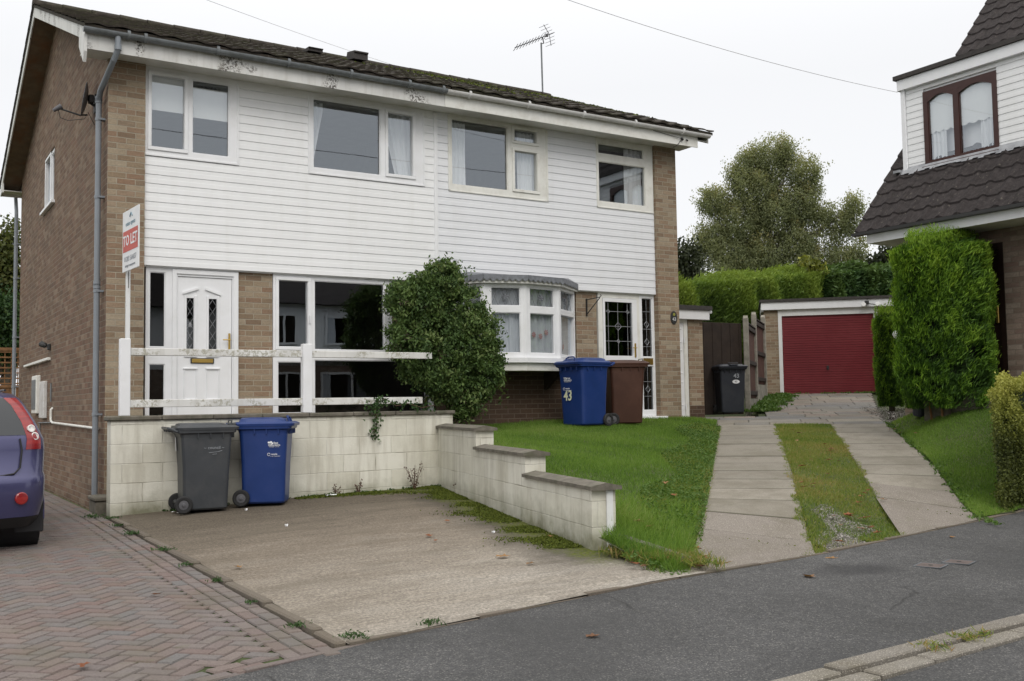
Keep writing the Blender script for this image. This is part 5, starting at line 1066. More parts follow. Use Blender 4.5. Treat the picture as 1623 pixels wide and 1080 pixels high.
text('sticker_number', '43', .055, 'print_black', b4, Matrix.Translation((.06, -.284, .66)) @ RX(90)); text('worn_number', '43', .12, 'print_grey', b4, Matrix.Translation((.07, -.292, .775)) @ RX(87.5), bold=True)
# ------------------------------------------------------------------ parked car (tail towards us), lofted body
def car():
    t = thing('parked_car', 'dark purple-blue hatchback parked tail out on the block paved drive', 'car', (-1.90, -3.32, zt(-1.9, -2.2)-.01), 0, world=False)
    rows = [(.20, .14, 3.74, .74, .22), (.30, .04, 3.86, .80, .24), (.46, .0, 3.91, .838, .26), (.60, -.01, 3.92, .842, .26), (.655, .005, 3.91, .842, .26), (.69, .045, 3.90, .835, .25), (.90, .065, 3.74, .842, .24), (.99, .085, 3.05, .835, .22), (1.03, .10, 2.85, .815, .2), (1.15, .17, 2.42, .765, .18), (1.30, .27, 1.95, .69, .18), (1.37, .33, 1.78, .645, .2), (1.41, .42, 1.66, .60, .22), (1.435, .60, 1.50, .50, .22), (1.44, .9, 1.3, .3, .15)]
    def outline(yr, yf, w, rc):
        half = []
        for k in range(5): half.append((w-rc) * k/5 if k else 0.0)
        pts = [(x, yr+ (x/(w)) ** 2*.05) for x in half]
        for k in range(8): a = R(-90+k*90/7); pts.append((w-rc+rc*math.cos(a), yr+.05+rc+rc*math.sin(a)))
        y0 = yr+.05+rc; y1 = yf-.05-rc
        for k in range(1, 14): pts.append((w, y0+(y1-y0)*k/14))
        for k in range(8): a = R(k*90/7); pts.append((w-rc+rc*math.cos(a), yf-.05-rc+rc*math.sin(a)))
        for k in range(4, -1, -1): x = (w-rc)*k/5; pts.append((x, yf-(x/w)**2*.05))
        full = pts + [(-x, y) for x, y in pts[-2:0:-1]]
        return full
    rings = [[(x, y, z) for x, y in outline(yr, yf, w, rc)] for z, yr, yf, w, rc in rows]
    n = len(rings[0]); V = [p for r in rings for p in r]; half_n = (n+2)//2
    def part(name, sel, mat, off=0.0, par=t, inv=False):
        F = []
        for i in range(len(rows)-1):
            for k in range(n):
                kk = k if k < half_n-1 else n-1-k    # mirrored column index
                s = sel(i, kk, k)
                if s: F.append((i*n+k, i*n+(k+1) % n, (i+1)*n+(k+1) % n, (i+1)*n+k))
        if name == 'body': F.append(tuple((len(rows)-1)*n+k for k in range(n))); F.append(tuple(range(n))[::-1])
        used = sorted({q for f in F for q in f}); mp = {q: i for i, q in enumerate(used)}
        c = Vector((0, 1.9, .8)); vv = []
        for q in used:
            p = Vector(V[q]); d = Vector((p.x, (p.y-1.9)*.5, (p.z-.8)*.6)).normalized(); vv.append(p+d*off)
        b = MB(); b.add(vv, [tuple(mp[q] for q in f) for f in F]); o = b.build(name, mat, par, smooth=True); return o
    g_rear = lambda i, kk, k: 8 <= i <= 10 and kk <= 5
    lamp = lambda i, kk, k: (i in (6, 7, 8, 9, 10)) and (6 <= kk <= 8)
    g_side = lambda i, kk, k: 8 <= i <= 10 and 13 <= kk <= 24
    g_front = lambda i, kk, k: 8 <= i <= 10 and kk >= 29
    body = part('body', lambda i, kk, k: i > 0, 'car_paint')
    part('rear_window', g_rear, 'car_glass', .004); part('side_window', lambda i, kk, k: g_side(i, kk, k) and k == kk, 'car_glass', .004); part('side_window', lambda i, kk, k: g_side(i, kk, k) and k != kk, 'car_glass', .004); part('windscreen', g_front, 'car_glass', .004)
    part('bumper_skirt', lambda i, kk, k: i == 0, 'black_trim', .003)
    for sgn in (1, -1):
        lm = part('tail_lamp', lambda i, kk, k: lamp(i, kk, k) and ((k == kk) == (sgn > 0)), 'tail_red', .006)
        for z, x, y in ((1.085, .712, .245), (1.015, .742, .235)):
            q = MB(); Mq_ = Matrix.Translation((sgn*(x-.005), y-.045, z)) @ Matrix.Rotation(R(90), 4, 'X') @ Matrix.Rotation(R(24*sgn), 4, 'Y') @ Matrix.Rotation(R(-18), 4, 'X'); q.lathe([(.036, -.02), (.036, .012), (.028, .014), (.026, .006), (.005, .004)], 20, Mq_); sub(lm, q.build('lamp_ring', 'tail_clear', t, fix=True))
        q = MB(); q.lathe([(.055, -.03), (.055, .012), (.046, .018), (.005, .02)], 20, Matrix.Translation((sgn*.62, .052, .47)) @ Matrix.Rotation(R(90), 4, 'X') @ Matrix.Rotation(R(14*sgn), 4, 'Y')); q.build('fog_lamp', 'tail_red', t, fix=True)
        for y in (.72, 3.2):
            q = MB(); Mq_ = Matrix.Translation((sgn*.74, y, .295)) @ Matrix.Rotation(R(90*sgn), 4, 'Y'); q.lathe([(.18, -.09), (.27, -.095), (.295, -.07), (.295, .06), (.27, .088), (.20, .08), (.19, .05)], 32, Mq_); wh = q.build('wheel', 'black_rubber', t, fix=True)
            q = MB(); q.lathe([(.19, .03), (.185, .055), (.05, .07), (.01, .072)], 20, Mq_); sub(wh, q.build('rim', 'chrome', t, fix=True))
            q = MB(); q.lathe([(.335, -.25), (.335, .083)], 28, Mq_); q.f = q.f[:-2]; o_ = q.build('wheel_arch', 'black_trim', t)
            q = MB(); q.tube([(sgn*.835, y+.34*math.cos(a), .295+.34*math.sin(a)) for a in [R(-8+k*196/16) for k in range(17)]], .02, 6); q.build('arch_trim', 'car_paint', t)
        q = MB(); q.cbox(sgn*.60, sgn*.845, .36, .385, .13, .42, .01); q.build('mud_flap', 'black_trim', t)
        q = MB(); Mq_ = Matrix.Translation((sgn*.905, 2.42, 1.03)) @ Matrix.Diagonal((.085, .06, .068, 1)); V_ = []
        q.lathe([(.01, -1), (.55, -.85), (.9, -.5), (1, 0), (.9, .5), (.55, .85), (.01, 1)], 16, Mq_); q.cbox(sgn*.79, sgn*.86, 2.39, 2.45, .98, 1.01, .008); mi = q.build('door_mirror', 'black_trim', t, smooth=True, fix=True)
        q = MB(); q.add([(sgn*.905+.065*math.cos(a), 2.362, 1.03+.05*math.sin(a)) for a in [k*.3927 for k in range(16)]], [tuple(range(16))]); sub(mi, q.build('mirror_glass', 'chrome', t))
    # tailgate shut line, wiper, plate, handle recess
    q = MB(); q.tube([(-.61, .125, 1.0), (-.625, .108, .9), (-.61, .085, .74), (-.56, .062, .69), (-.45, .052, .675), (0, .04, .67), (.45, .052, .675), (.56, .062, .69), (.61, .085, .74), (.625, .108, .9), (.61, .125, 1.0)], .008, 5); q.build('shut_line', 'black_trim', t)
    q = MB(); q.cbox(-.26, .26, .035, .062, .74, .85, .004); pl_ = q.build('number_plate', 'print_yellow', t); 
    q = MB(); q.tube([(.04, .10, 1.045), (-.30, .16, 1.10)], .009, 6); q.build('wiper', 'black_trim', t)
    q = MB()
    for s in (-1, 1): q.tube([(s*.53, .62, 1.445), (s*.55, 1.0, 1.452), (s*.53, 1.5, 1.447)], .012, 6)
    q.build('roof_rail', 'black_trim', t)
    return t
car()
# ------------------------------------------------------------------ store beside the right house, dark gate, fence, garage
t = thing('store_shed', 'small flat-roofed brick store with a narrow white door beside the right house', 'store', (10.1, 1.0, 1.2))
b = MB(); b.box(10.52, 10.88, 1.0, 1.22, 1.0, 3.06); b.box(10.66, 10.88, 1.22, 3.6, 1.0, 3.06); b.box(9.43, 9.66, 1.0, 1.22, 1.0, 3.06); b.box(9.43, 10.88, 3.6, 3.8, 1.0, 3.06); b.build('wall', 'brick_buff', t)
b = MB(); b.box(10.523, 10.883, .996, 1.0, 1.1, 1.42); b.build('plinth', 'brick_bay', t)
b = MB(); b.cbox(9.43, 10.98, .90, 1.0, 3.04, 3.22, .004); b.box(10.90, 10.98, 1.0, 3.9, 3.04, 3.22); b.tube([(10.98, .92, 3.19), (11.04, .92, 3.19)], .03, 8); b.build('fascia', 'upvc_white', t)
b = MB(); b.box(9.425, 11.02, .86, 3.95, 3.221, 3.30); b.build('roof', 'roof_felt', t)
b = MB(); framed(b, 9.67, 10.51, 1.2, 3.04, 1.01, 1.09, [(9.72, 10.42, 1.23, 2.98)]); b.build('door_frame', 'upvc_cream', t)
b = MB(); b.box(9.722, 10.418, 1.03, 1.07, 1.235, 2.975); d_ = b.build('door', 'upvc_white', t)
b = MB()
for z in (1.42, 1.85, 2.02, 2.45, 2.6, 2.85): b.cbox(9.76, 10.38, 1.018, 1.03, z, z+.03, .006)
sub(d_, b.build('mouldings', 'upvc_white', t)); b = MB(); b.tube([(10.42, 1.0, 1.35), (10.42, 1.0, 1.45)], .012, 6); b.tube([(10.42, 1.0, 2.6), (10.42, 1.0, 2.7)], .012, 6); sub(d_, b.build('hinge', 'upvc_white', t))
t = thing('boarded_gate', 'very dark brown close boarded gate panel between store and concrete post', 'gate', (12, 2.1, 1.2))
x = 10.89; k = 0
b = MB()
while x < 12.96: b.cbox(x, min(x+.123, 12.96), 2.06+(.008 if k % 2 else 0), 2.085, 1.22, 3.12, .003); x += .125; k += 1
b.build('boards', 'timber_dark', t); b = MB()
for z in (1.5, 2.2, 2.9): b.box(10.89, 12.96, 2.09, 2.13, z, z+.09)
b.build('back_rail', 'timber_dark', t)
fp = [(13.03, 2.0, 1.22, 3.24), (14.50, 3.20, 1.55, 3.47), (16.02, 4.38, 1.72, 3.55)]
fl = thing('fence', 'dark brown timber fence between concrete posts running back to the red garage', 'fence', (13.03, 2.0, 1.25))
for i, (x, y, z0, z1) in enumerate(fp):
    b = MB(); M = Matrix.Translation((x, y, 0)) @ RZ(39); b.cbox(-.055, .055, -.055, .055, z0-.3, z1, .012, M); b.prism([(-.045, z1-.005), (.045, z1-.005), (.0, z1+.045)], -.045, .045, 'y', M); b.build('concrete_post', 'concrete_post', fl, fix=True)
for (xa, ya, za, zb), (xb, yb, zc, zd) in zip(fp[:-1], fp[1:]):
    L = math.hypot(xb-xa, yb-ya); M = Matrix.Translation((xa, ya, 0)) @ Matrix.Rotation(math.atan2(yb-ya, xb-xa), 4, 'Z')
    zt_ = min(zb, zd)-.12; b = MB(); b.box(.06, L-.06, -.02, .02, za-.1, za+.32, M); b.build('gravel_board', 'concrete_post', fl)
    b = MB(); x = .06
    while x < L-.08: b.cbox(x, min(x+.10, L-.06), .0, .016, za+.33, zt_, .003, M); x += .103
    b.build('boards', 'timber_reddish', fl); b = MB()
    for z in (za+.40, (za+zt_)/2+.1, zt_-.12): b.cbox(.06, L-.06, -.045, -.002, z, z+.09, .006, M)
    b.cbox(.05, L-.05, -.045, .03, zt_, zt_+.03, .004, M); b.build('rails', 'timber_dark', fl)
# garage: local x along its front (left to right), local y into it
GL = Vector((17.3, 5.0, 0)); Mg = Matrix.Translation(GL) @ RZ(-45); GZ = 1.64
t = thing('garage', 'flat-roofed brick garage with a dark red up-and-over door at the end of the drive', 'garage', (17.3, 5.0, GZ))
b = MB()
for a in ((-.42, -.06, 0, .22, GZ-.3, 3.86), (2.37, 2.75, 0, .22, GZ-.3, 3.86), (-.42, -.20, .22, 5.0, GZ-.3, 3.86), (2.53, 2.75, .22, 5.0, GZ-.3, 3.86), (-.42, 2.75, 5.0, 5.2, GZ-.3, 3.86)): b.box(*a, Mg)
b.build('wall', 'brick_buff', t)
b = MB(); framed(b, -.062, 2.372, GZ-.0, 3.85, -.02, .10, [(.03, 2.28, GZ-.1, 3.66)]); b.v = [tuple(Mg @ Vector(v)) for v in b.v]; b.build('door_frame', 'paint_white', t)
b = MB(); z = GZ+.01; n = 0
while z < 3.65:
    h = .123; z1 = min(z+h, 3.655); b.prism([(.035, z), (.022, z+.006), (.02, z+h*.45), (.034, z+h*.5), (.022, z+h*.56), (.02, z1-.008), (.035, z1)], .035, 2.275, 'x', Mg); z += h
dr_ = b.build('door', 'garage_red', t, fix=True)
b = MB(); b.cbox(1.1, 1.16, -.0, .02, GZ+.62, GZ+.72, .006, Mg); b.tube([Mg @ Vector((1.13, .01, GZ+.67)), Mg @ Vector((1.13, -.04, GZ+.67)), Mg @ Vector((1.13, -.04, GZ+.6))], .012, 6); sub(dr_, b.build('handle', 'black_iron', t))
b = MB(); b.cbox(-.48, 2.80, -.10, -.02, 3.82, 4.02, .005, Mg); b.box(-.48, -.42, -.02, 5.3, 3.78, 4.0, Mg); b.box(2.75, 2.80, -.02, 5.3, 3.8, 4.02, Mg); b.build('fascia', 'upvc_white', t)
b = MB(); b.box(-.51, 2.84, -.14, 5.35, 4.022, 4.09, Mg); b.build('roof', 'roof_felt', t)
t = thing('security_light', 'small security light fixed to the white fascia of the red garage', 'light', tuple(Mg @ Vector((2.1, -.11, 3.88))))
b = MB(); b.cbox(2.06, 2.16, -.20, -.10, 3.88, 3.97, .01, Mg); b.tube([Mg @ Vector((2.1, -.15, 3.9)), Mg @ Vector((2.35, -.18, 3.86))], .012, 6); b.build('bracket', 'black_iron', t)
for x in (2.02, 2.36): b = MB(); b.lathe([(.02, -.05), (.05, 0), (.06, .06), (.05, .065)], 12, Mg @ Matrix.Translation((x, -.2, 3.85)) @ RX(70)); b.build('lamp', 'gutter_white', t, fix=True)
# ------------------------------------------------------------------ neighbouring chalet house on the right (runs away from us along y)
NX = 11.5; nh = thing('chalet_house', 'neighbouring house with steep brown tiled roof and white clad dormer at the right edge', 'house', (NX, -4.5, 1.4))
YN, YF = -10.5, -2.95
Mn = Matrix.Rotation(R(-90), 4, 'Z')      # local x -> world -y
b = MB(); holes = [(-4.72, -3.75)]
b.box(NX, NX+.25, -3.78, YF, .3, 4.0); b.box(NX, NX+.25, YN, -4.72, .3, 4.0); b.box(NX, NX+.25, -4.72, -3.78, 3.76, 4.0); b.box(NX, NX+.25, -4.72, -3.78, .3, 1.62)
b.add([(x, y, z) for y in (YF, YF-.25) for (x, z) in ((NX+.25, .3), (20.0, .3), (20.0, 4.0), (15.75, 9.0), (NX+.25, 4.0))], [(0, 1, 2, 3, 4), (9, 8, 7, 6, 5), (0, 5, 6, 1), (1, 6, 7, 2), (2, 7, 8, 3), (3, 8, 9, 4), (4, 9, 5, 0)])
b.add([(x, y, z) for y in (YN+.25, YN) for (x, z) in ((NX+.25, .3), (20.0, .3), (20.0, 4.0), (15.75, 9.0), (NX+.25, 4.0))], [(0, 1, 2, 3, 4), (9, 8, 7, 6, 5), (0, 5, 6, 1), (1, 6, 7, 2), (2, 7, 8, 3), (3, 8, 9, 4), (4, 9, 5, 0)]); b.box(19.75, 20.0, YN+.25, YF-.25, .3, 4.0)
b.build('wall', 'brick_rustic', nh, fix=True)
nroof = lambda x: 4.12 + (x-10.8)*1.182
b = MB(); tb = MB(); tiled(tb, 0, 8.13, 10.8, 15.75, nroof, pitch=.30, gauge=.20, amp=.034, drop=.032, rag=.003, roll=True)
b.add([(p[1], -2.67-p[0], p[2]) for p in tb.v], [tuple(f) for f in tb.f])
for xa, xb, s in ((10.84, 15.75, 1), (20.7, 15.75, -1)):
    za, zb = (nroof(xa), nroof(15.75)); b.add([(x, y, z) for y in (-2.68, -10.79) for (x, z) in ((xa, za-.004), (xb, zb-.004), (xb, zb-.06), (xa, za-.06))] if s > 0 else [(x, y, z) for y in (-2.68, -10.79) for (x, z) in ((xa, 4.17), (xb, zb-.002), (xb, zb-.07), (xa, 4.10))], [(0,3,2,1), (4,5,6,7), (0,1,5,4), (1,2,6,5), (2,3,7,6), (3,0,4,7)])
nr = b.build('roof', 'roof_tile_brown', nh, fix=False)
b = MB(); b.box(10.84, 10.865, -10.78, -2.86, 3.95, 4.13); b.box(10.865, 11.5, -2.875, -2.86, 3.95, 4.15); b.build('fascia', 'upvc_white', nh)
b = MB(); b.box(10.866, 11.499, -10.78, -2.876, 3.955, 3.975); b.build('soffit', 'soffit_white', nh)
b = MB(); b.box(10.72, 10.839, -10.78, -2.66, 4.085, 4.13); b.build('gutter', 'black_iron', nh)
# dormer
DX = 11.70; DT = 6.58
db_ = MB(); db_.box(DX+.14, 13.3, -9.5, -2.99, 4.9, DT); db_.box(DX+.031, DX+.139, -9.5, -4.64, 4.9, DT); db_.box(DX+.031, DX+.139, -3.35, -2.99, 4.9, DT); db_.box(DX+.031, DX+.139, -4.64, -3.35, 6.40, DT); dm = db_.build('dormer', 'upvc_white', nh)
tb = MB(); x = 0
cb = cladding(nh, 3.05, 9.4, 5.17, 6.52, 0, [(3.37, 4.62, 5.10, 6.40)], 'cladding_white', .105, 'dormer_cladding')
for v in cb.data.vertices:
    wx, wy, wz = v.co.x+NX, v.co.y-4.5, v.co.z+1.4; v.co = (DX+wy-.0-NX, -wx+4.5, wz-1.4)
cb.data.flip_normals() if False else None
sub(dm, cb)
b = MB(); b.cbox(DX-.04, DX-.005, -3.05, -2.975, 5.05, 6.56, .005); b.cbox(DX-.08, DX-.0, -9.6, -2.94, DT-.08, DT+.10, .006); b.box(DX, 13.3, -2.985, -2.94, DT-.08, DT+.10); sub(dm, b.build('dormer_trim', 'upvc_white', nh))
b = MB(); b.box(DX-.12, 13.7, -9.6, -2.90, DT+.101, DT+.17); sub(dm, b.build('dormer_roof', 'roof_felt', nh))
b = MB(); n = 70
for k in range(n):   # lead apron dressed over the tile rolls
    y0, y1 = -2.95-6.5*k/n, -2.95-6.5*(k+1)/n; r0, r1 = random.uniform(-.02, .02), .0
    b.add([(DX+.0, y0, 5.24), (DX+.0, y1, 5.24), (DX-.115+r0, y1, nroof(DX-.115+r0)+.062), (DX-.115+r0, y0, nroof(DX-.115+r0)+.062)], [(3, 2, 1, 0)])
b.box(DX-.12, DX+.3, -2.96, -2.84, 5.16, 5.2); sub(dm, b.build('lead_apron', 'lead_flashing', nh, fix=False))
Md_ = Matrix.Translation((DX-.02, 0, 0)) @ Mn
dw_ = window(nh, 3.37, 4.62, 5.16, 6.38, 0, [(3.45, 3.90, 5.25, 6.29, 0), (3.99, 4.55, 5.25, 6.29, 0)], 'wood_brown', M=Md_, depth=.1, sill=True, name='dormer_window')
b = MB()
for x0, x1 in ((3.45, 3.90), (3.99, 4.55)):     # arched heads and scalloped blinds
    n = 12; arc = [(x0+(x1-x0)*k/n, 6.20+.085*math.sin(math.pi*k/n)) for k in range(n+1)]; b.prism(arc+[(x1, 6.295), (x0, 6.295)], .002, .03, 'y', Md_)
sub(dw_, b.build('arched_head', 'wood_brown', nh, fix=True))
for x0, x1 in ((3.42, 3.93), (3.96, 4.60)):
    c = MB(); n = 24; P0_ = [(x0+(x1-x0)*k/n, 5.72-.03*abs(math.sin(math.pi*k/6))) for k in range(n+1)]; c.add([Md_ @ Vector((p[0], .06, p[1])) for p in P0_]+[Md_ @ Vector((p[0], .06, 6.3)) for p in P0_], [(k, k+1, n+2+k, n+1+k) for k in range(n)]); sub(dw_, c.build('blind', 'blind_white', nh))
for x0, x1 in ((3.44, 3.72), (4.30, 4.56)):
    c = MB(); c.grid(lambda u, v: tuple(Md_ @ Vector((x0+(x1-x0)*u, .075+.012*math.sin(u*25), 5.2+.6*v))), 30, 2); sub(dw_, c.build('curtain', 'curtain_white', nh))
b = MB(); b.box(DX+.031+.0, DX+.031, -4.6, -3.4, 5.2, 6.3); 
dm.data.vertices  # dormer box stays solid behind the window: dark reveal behind glass
b = MB(); b.box(DX+.10, DX+.105, -4.60, -3.39, 5.2, 6.33) if False else None
# door of the neighbour
b = MB(); framed(b, 3.78, 4.72, 1.62, 3.76, .06, .14, [(3.86, 4.63, 1.66, 3.68)]); b.v = [tuple(Matrix.Translation((NX-.05, 0, 0)) @ Mn @ Vector(v)) for v in b.v]; b.build('door_frame', 'door_darkbrown', nh)
b = MB(); framed(b, 3.865, 4.625, 1.665, 3.675, .09, .14, [(4.0, 4.49, 2.50, 3.56)]); b.cbox(4.0, 4.49, .08, .10, 1.8, 2.38, .02); b.v = [tuple(Matrix.Translation((NX-.05, 0, 0)) @ Mn @ Vector(v)) for v in b.v]; dd = b.build('door', 'door_darkbrown', nh)
b = MB(); b.box(4.0, 4.49, .11, .115, 2.5, 3.56); b.v = [tuple(Matrix.Translation((NX-.05, 0, 0)) @ Mn @ Vector(v)) for v in b.v]; sub(dd, b.build('pane', 'window_glass', nh)); b = MB(); b.box(4.0, 4.49, .12, .125, 2.5, 3.56); b.v = [tuple(Matrix.Translation((NX-.05, 0, 0)) @ Mn @ Vector(v)) for v in b.v]; sub(dd, b.build('door_net', 'curtain_grey', nh))
b = MB(); b.cbox(4.555, 4.595, .065, .088, 2.58, 2.84, .006); b.tube([(4.575, .07, 2.74), (4.575, .03, 2.74), (4.45, .03, 2.74)], .010, 6); b.v = [tuple(Matrix.Translation((NX-.05, 0, 0)) @ Mn @ Vector(v)) for v in b.v]; sub(dd, b.build('handle', 'brass', nh))
b = MB(); b.cbox(11.0, 11.499, -4.85, -3.65, 1.0, 1.60, .01); b.build('door_step', 'coping_stone', nh)
t = thing('globe_lamp', 'small white globe lamp on the corner of the neighbouring house behind the tall conifer', 'lamp', (NX-.06, -2.97, 2.5)); b = MB(); b.lathe([(.01, -.075), (.055, -.05), (.075, 0), (.055, .05), (.01, .075)], 14, Matrix.Translation((NX-.09, -2.93, 2.52))); b.build('globe', 'paint_white', t, smooth=True); b = MB(); b.cbox(NX-.05, NX+.02, -3.0, -2.94, 2.50, 2.60, .006); b.build('bracket', 'black_iron', t)
# ------------------------------------------------------------------ houses across the road: seen only mirrored in the windows
def across(x0, w, yf, zg, mat, lab, gab=True):
    t = thing('house_across_road', lab, 'house', (x0+w/2, yf, zg)); d = 8
    b = MB(); b.box(x0, x0+w, yf-d, yf, zg-.5, zg+2.5); b.build('wall', 'brick_rustic', t); b = MB(); b.box(x0+.02, x0+w-.02, yf-d, yf-.03, zg+2.5, zg+5.0); b.build('upper_wall', mat, t)
    b = MB(); zr = zg+5; b.prism([(yf+.4, zr-.1), (yf-d/2, zr+2.6), (yf-d-.4, zr-.1)], x0-.3, x0+w+.3, 'x'); b.build('roof', 'roof_tile_brown', t, fix=True)
    for wx, ww, z0, z1 in ((.8, 1.6, .9, 2.2), (3.2, 2.2, .9, 2.2), (.8, 1.4, 3.3, 4.5), (3.4, 1.8, 3.3, 4.5)):
        b = MB(); framed(b, x0+wx, x0+wx+ww, zg+z0, zg+z1, yf+.0, yf+.06, [(x0+wx+.08, x0+wx+ww*.6, zg+z0+.08, zg+z1-.08), (x0+wx+ww*.6+.08, x0+wx+ww-.08, zg+z0+.08, zg+z1-.08)]); f = b.build('window', 'upvc_white', t); b = MB(); b.grid(lambda u, v: (x0+wx+.06+.38*u, yf+.028+.006*math.sin(u*30), zg+z0+.06+(z1-z0-.12)*v), 20, 2); sub(f, b.build('curtain', 'curtain_grey', t)); b = MB(); b.box(x0+wx+.05, x0+wx+ww-.05, yf+.01, yf+.02, zg+z0+.05, zg+z1-.05); sub(f, b.build('pane', 'car_glass', t))
    return t
across(-9, 6.4, -27, .4, 'cladding_grey', 'pale clad house across the road furthest left, seen only as a reflection in the windows')
across(.5, 6.4, -26, .5, 'cladding_grey', 'pale clad house across the road opposite the drives, seen only as a reflection in the windows')
across(9.5, 6.4, -25, .7, 'cladding_white', 'pale clad house across the road furthest right, seen only as a reflection in the windows')
# ------------------------------------------------------------------ overhead cables
def ray(u, v, t):
    d = _f + _r*((u-811.5)/FPX) + _d*((v-540)/FPX); return CAM + d*t
def cable(name, label, A, B, sag=.12, r=.0042):
    pts = []
    for k in range(25): w = k/24; p = A+(B-A)*w; pts.append(p - Vector((0, 0, sag*4*w*(1-w))))
    b = MB(); o = MB(); o.tube(pts, r, 5); ob = o.build(name, 'cable_black', org=Vector((0, 0, 0))); return tag(ob, label, 'cable', 'overhead telephone cables')
cable('overhead_cable', 'thin overhead cable sloping down to the dormer of the neighbouring house', ray(860, -14, 13.0), Vector((DX-.05, -2.93, 6.50)), .10)
cable('overhead_cable', 'thin overhead cable passing down behind the middle of the mossy roof ridge', ray(290, -14, 16.5), ray(775, 146, 34), .12)
cable('overhead_cable', 'short length of cable reaching the left end of the roof ridge', ray(30, -14, 22), ray(110, 22, 27), .0, .006)
cable('overhead_cable', 'upper telephone cable across the road behind the viewpoint, seen only mirrored in the upstairs windows', Vector((-18, -15.2, 9.9)), Vector((28, -14.6, 9.5)), .5, .012)
cable('overhead_cable', 'lower telephone cable across the road behind the viewpoint, seen only mirrored in the upstairs windows', Vector((-18, -15.6, 8.7)), Vector((28, -15.0, 8.6)), .45, .012)
# ------------------------------------------------------------------ covers in the footway
for (lab, P) in (('small iron stopcock cover in the pavement, left of the pair', ((1449, 898), (1468, 889), (1500, 896), (1483, 906))), ('small iron cover set in the pavement, right of the pair', ((1494, 893), (1512, 884), (1547, 890), (1527, 900)))):
    pts = []
    for u, v in P:
        d = _f + _r*((u-811.5)/FPX) + _d*((v-540)/FPX); tt = 5.0
        for _ in range(2000):
            p = CAM+d*tt
            if p.z < float(TF(p.x, p.y)): break
            tt += .005
        pts.append(p)
    c = sum(pts, Vector())/4; e1 = (pts[1]-pts[0]); e1.z = 0; w_ = .21; a = math.atan2(e1.y, e1.x); z = float(TF(c.x, c.y)); Mc = Matrix.Translation((c.x, c.y, z)) @ Matrix.Rotation(a, 4, 'Z')
    t = thing('inspection_cover', lab, 'cover', (c.x, c.y, z)); b = MB(); framed(b, -w_/2, w_/2, -w_/2, w_/2, 0, 1, [(-w_/2+.012, w_/2-.012, -w_/2+.012, w_/2-.012)]); b.v = [tuple(Mc @ Vector((x, zz, .006+y*-.006+.004*0))) for x, y, zz in b.v]; b.build('frame', 'cover_frame', t, fix=True)
    b = MB(); b.cbox(-w_/2+.014, w_/2-.014, -w_/2+.014, w_/2-.014, -.01, .006, .002, Mc); l_ = b.build('lid', 'cover_iron', t); b = MB(); b.lathe([(.018, .0055), (.018, .0075), (.005, .008)], 10, Mc); sub(l_, b.build('key_hole', 'black_rubber', t, fix=True))
# ------------------------------------------------------------------ plants
def crown_pts(blobs, n, clump=60, cs=.35, shell=.0, droop=0.0):
    """leaf positions gathered in clumps through a set of ellipsoids (x,y,z,rx,ry,rz,weight)"""
    B = np.array(blobs, float); wts = B[:, 6]*(B[:, 3]*B[:, 4]*B[:, 5]) ** (2/3); wts /= wts.sum(); nc = max(1, n//clump); out = []; idx = RNG.choice(len(B), nc, p=wts)
    d = RNG.normal(size=(nc, 3)); d /= np.linalg.norm(d, axis=1, keepdims=True); r = (shell + (1-shell)*RNG.random(nc)) ** (1/2.2)
    c = B[idx, :3] + d*r[:, None]*B[idx, 3:6]
    p = np.repeat(c, clump, 0) + RNG.normal(size=(nc*clump, 3))*cs*np.array([1, 1, .8])
    if droop: p[:, 2] -= np.abs(RNG.normal(size=len(p)))*droop
    tone = np.repeat(RNG.random(nc), clump)
    return p, tone
def tree_crown(name, t, blobs, n, L, Wd, mat, clump=60, cs=.35, droop=0, down=.0, shell=.3):
    p, tone = crown_pts(blobs, n, clump, cs, shell, droop); D = RNG.normal(size=(len(p), 3)); D[:, 2] -= down*1.5
    P, F, U = leaves(p, D, L*(.7+.6*RNG.random(len(p))), Wd); U = np.clip(tone*.75+RNG.random(len(U))*.3, 0, 1)
    o = quads(name, P-np.array(t.location), F, U, mat, t); return o
def limb(b, a, c, r0, r1, wob=.1, n=6):
    a, c = Vector(a), Vector(c); pts = []; L = (c-a).length
    for k in range(n+1): w = k/n; q = a.lerp(c, w); 
    pts = [a.lerp(c, k/n) + Vector((random.uniform(-1, 1), random.uniform(-1, 1), random.uniform(-.4, .4)))*wob*L*.15*(0 if k in (0,) else 1) for k in range(n+1)]
    b.tube(pts, [r0+(r1-r0)*k/n for k in range(n+1)], 7); return pts
def px3(u, v, dist):   # a point seen at photo pixel (u, v), at a horizontal distance
    d = _f + _r*((u-811.5)/FPX) + _d*((v-540)/FPX); return CAM + d*(dist/math.hypot(d.x, d.y))
# --- the climbing shrub at the wall end
t = thing('climbing_shrub', 'dense dark green shrub growing over the wall end and railing between the two houses', 'shrub', (4.6, -.55, 1.2))
blobs = []
for u, v, w_, h_, dd in ((700, 455, 34, 36, 14.3), (668, 480, 50, 44, 14.2), (725, 500, 46, 50, 14.3), (655, 540, 42, 50, 14.2), (700, 560, 50, 60, 14.1), (748, 540, 44, 56, 14.3), (760, 585, 34, 52, 14.3), (705, 606, 32, 32, 14.2), (735, 628, 26, 38, 14.3), (640, 475, 26, 30, 14.3), (700, 432, 18, 18, 14.4), (662, 588, 20, 26, 14.2)):
    p = px3(u, v, dd); s_ = dd/FPX*1.02; blobs.append((p.x, p.y, p.z, w_*s_, .34, h_*s_, 1))
p1, tn = crown_pts(blobs, 52000, 45, .048, .5); k = (p1[:, 1] < .02); p1, tn = p1[k], tn[k]
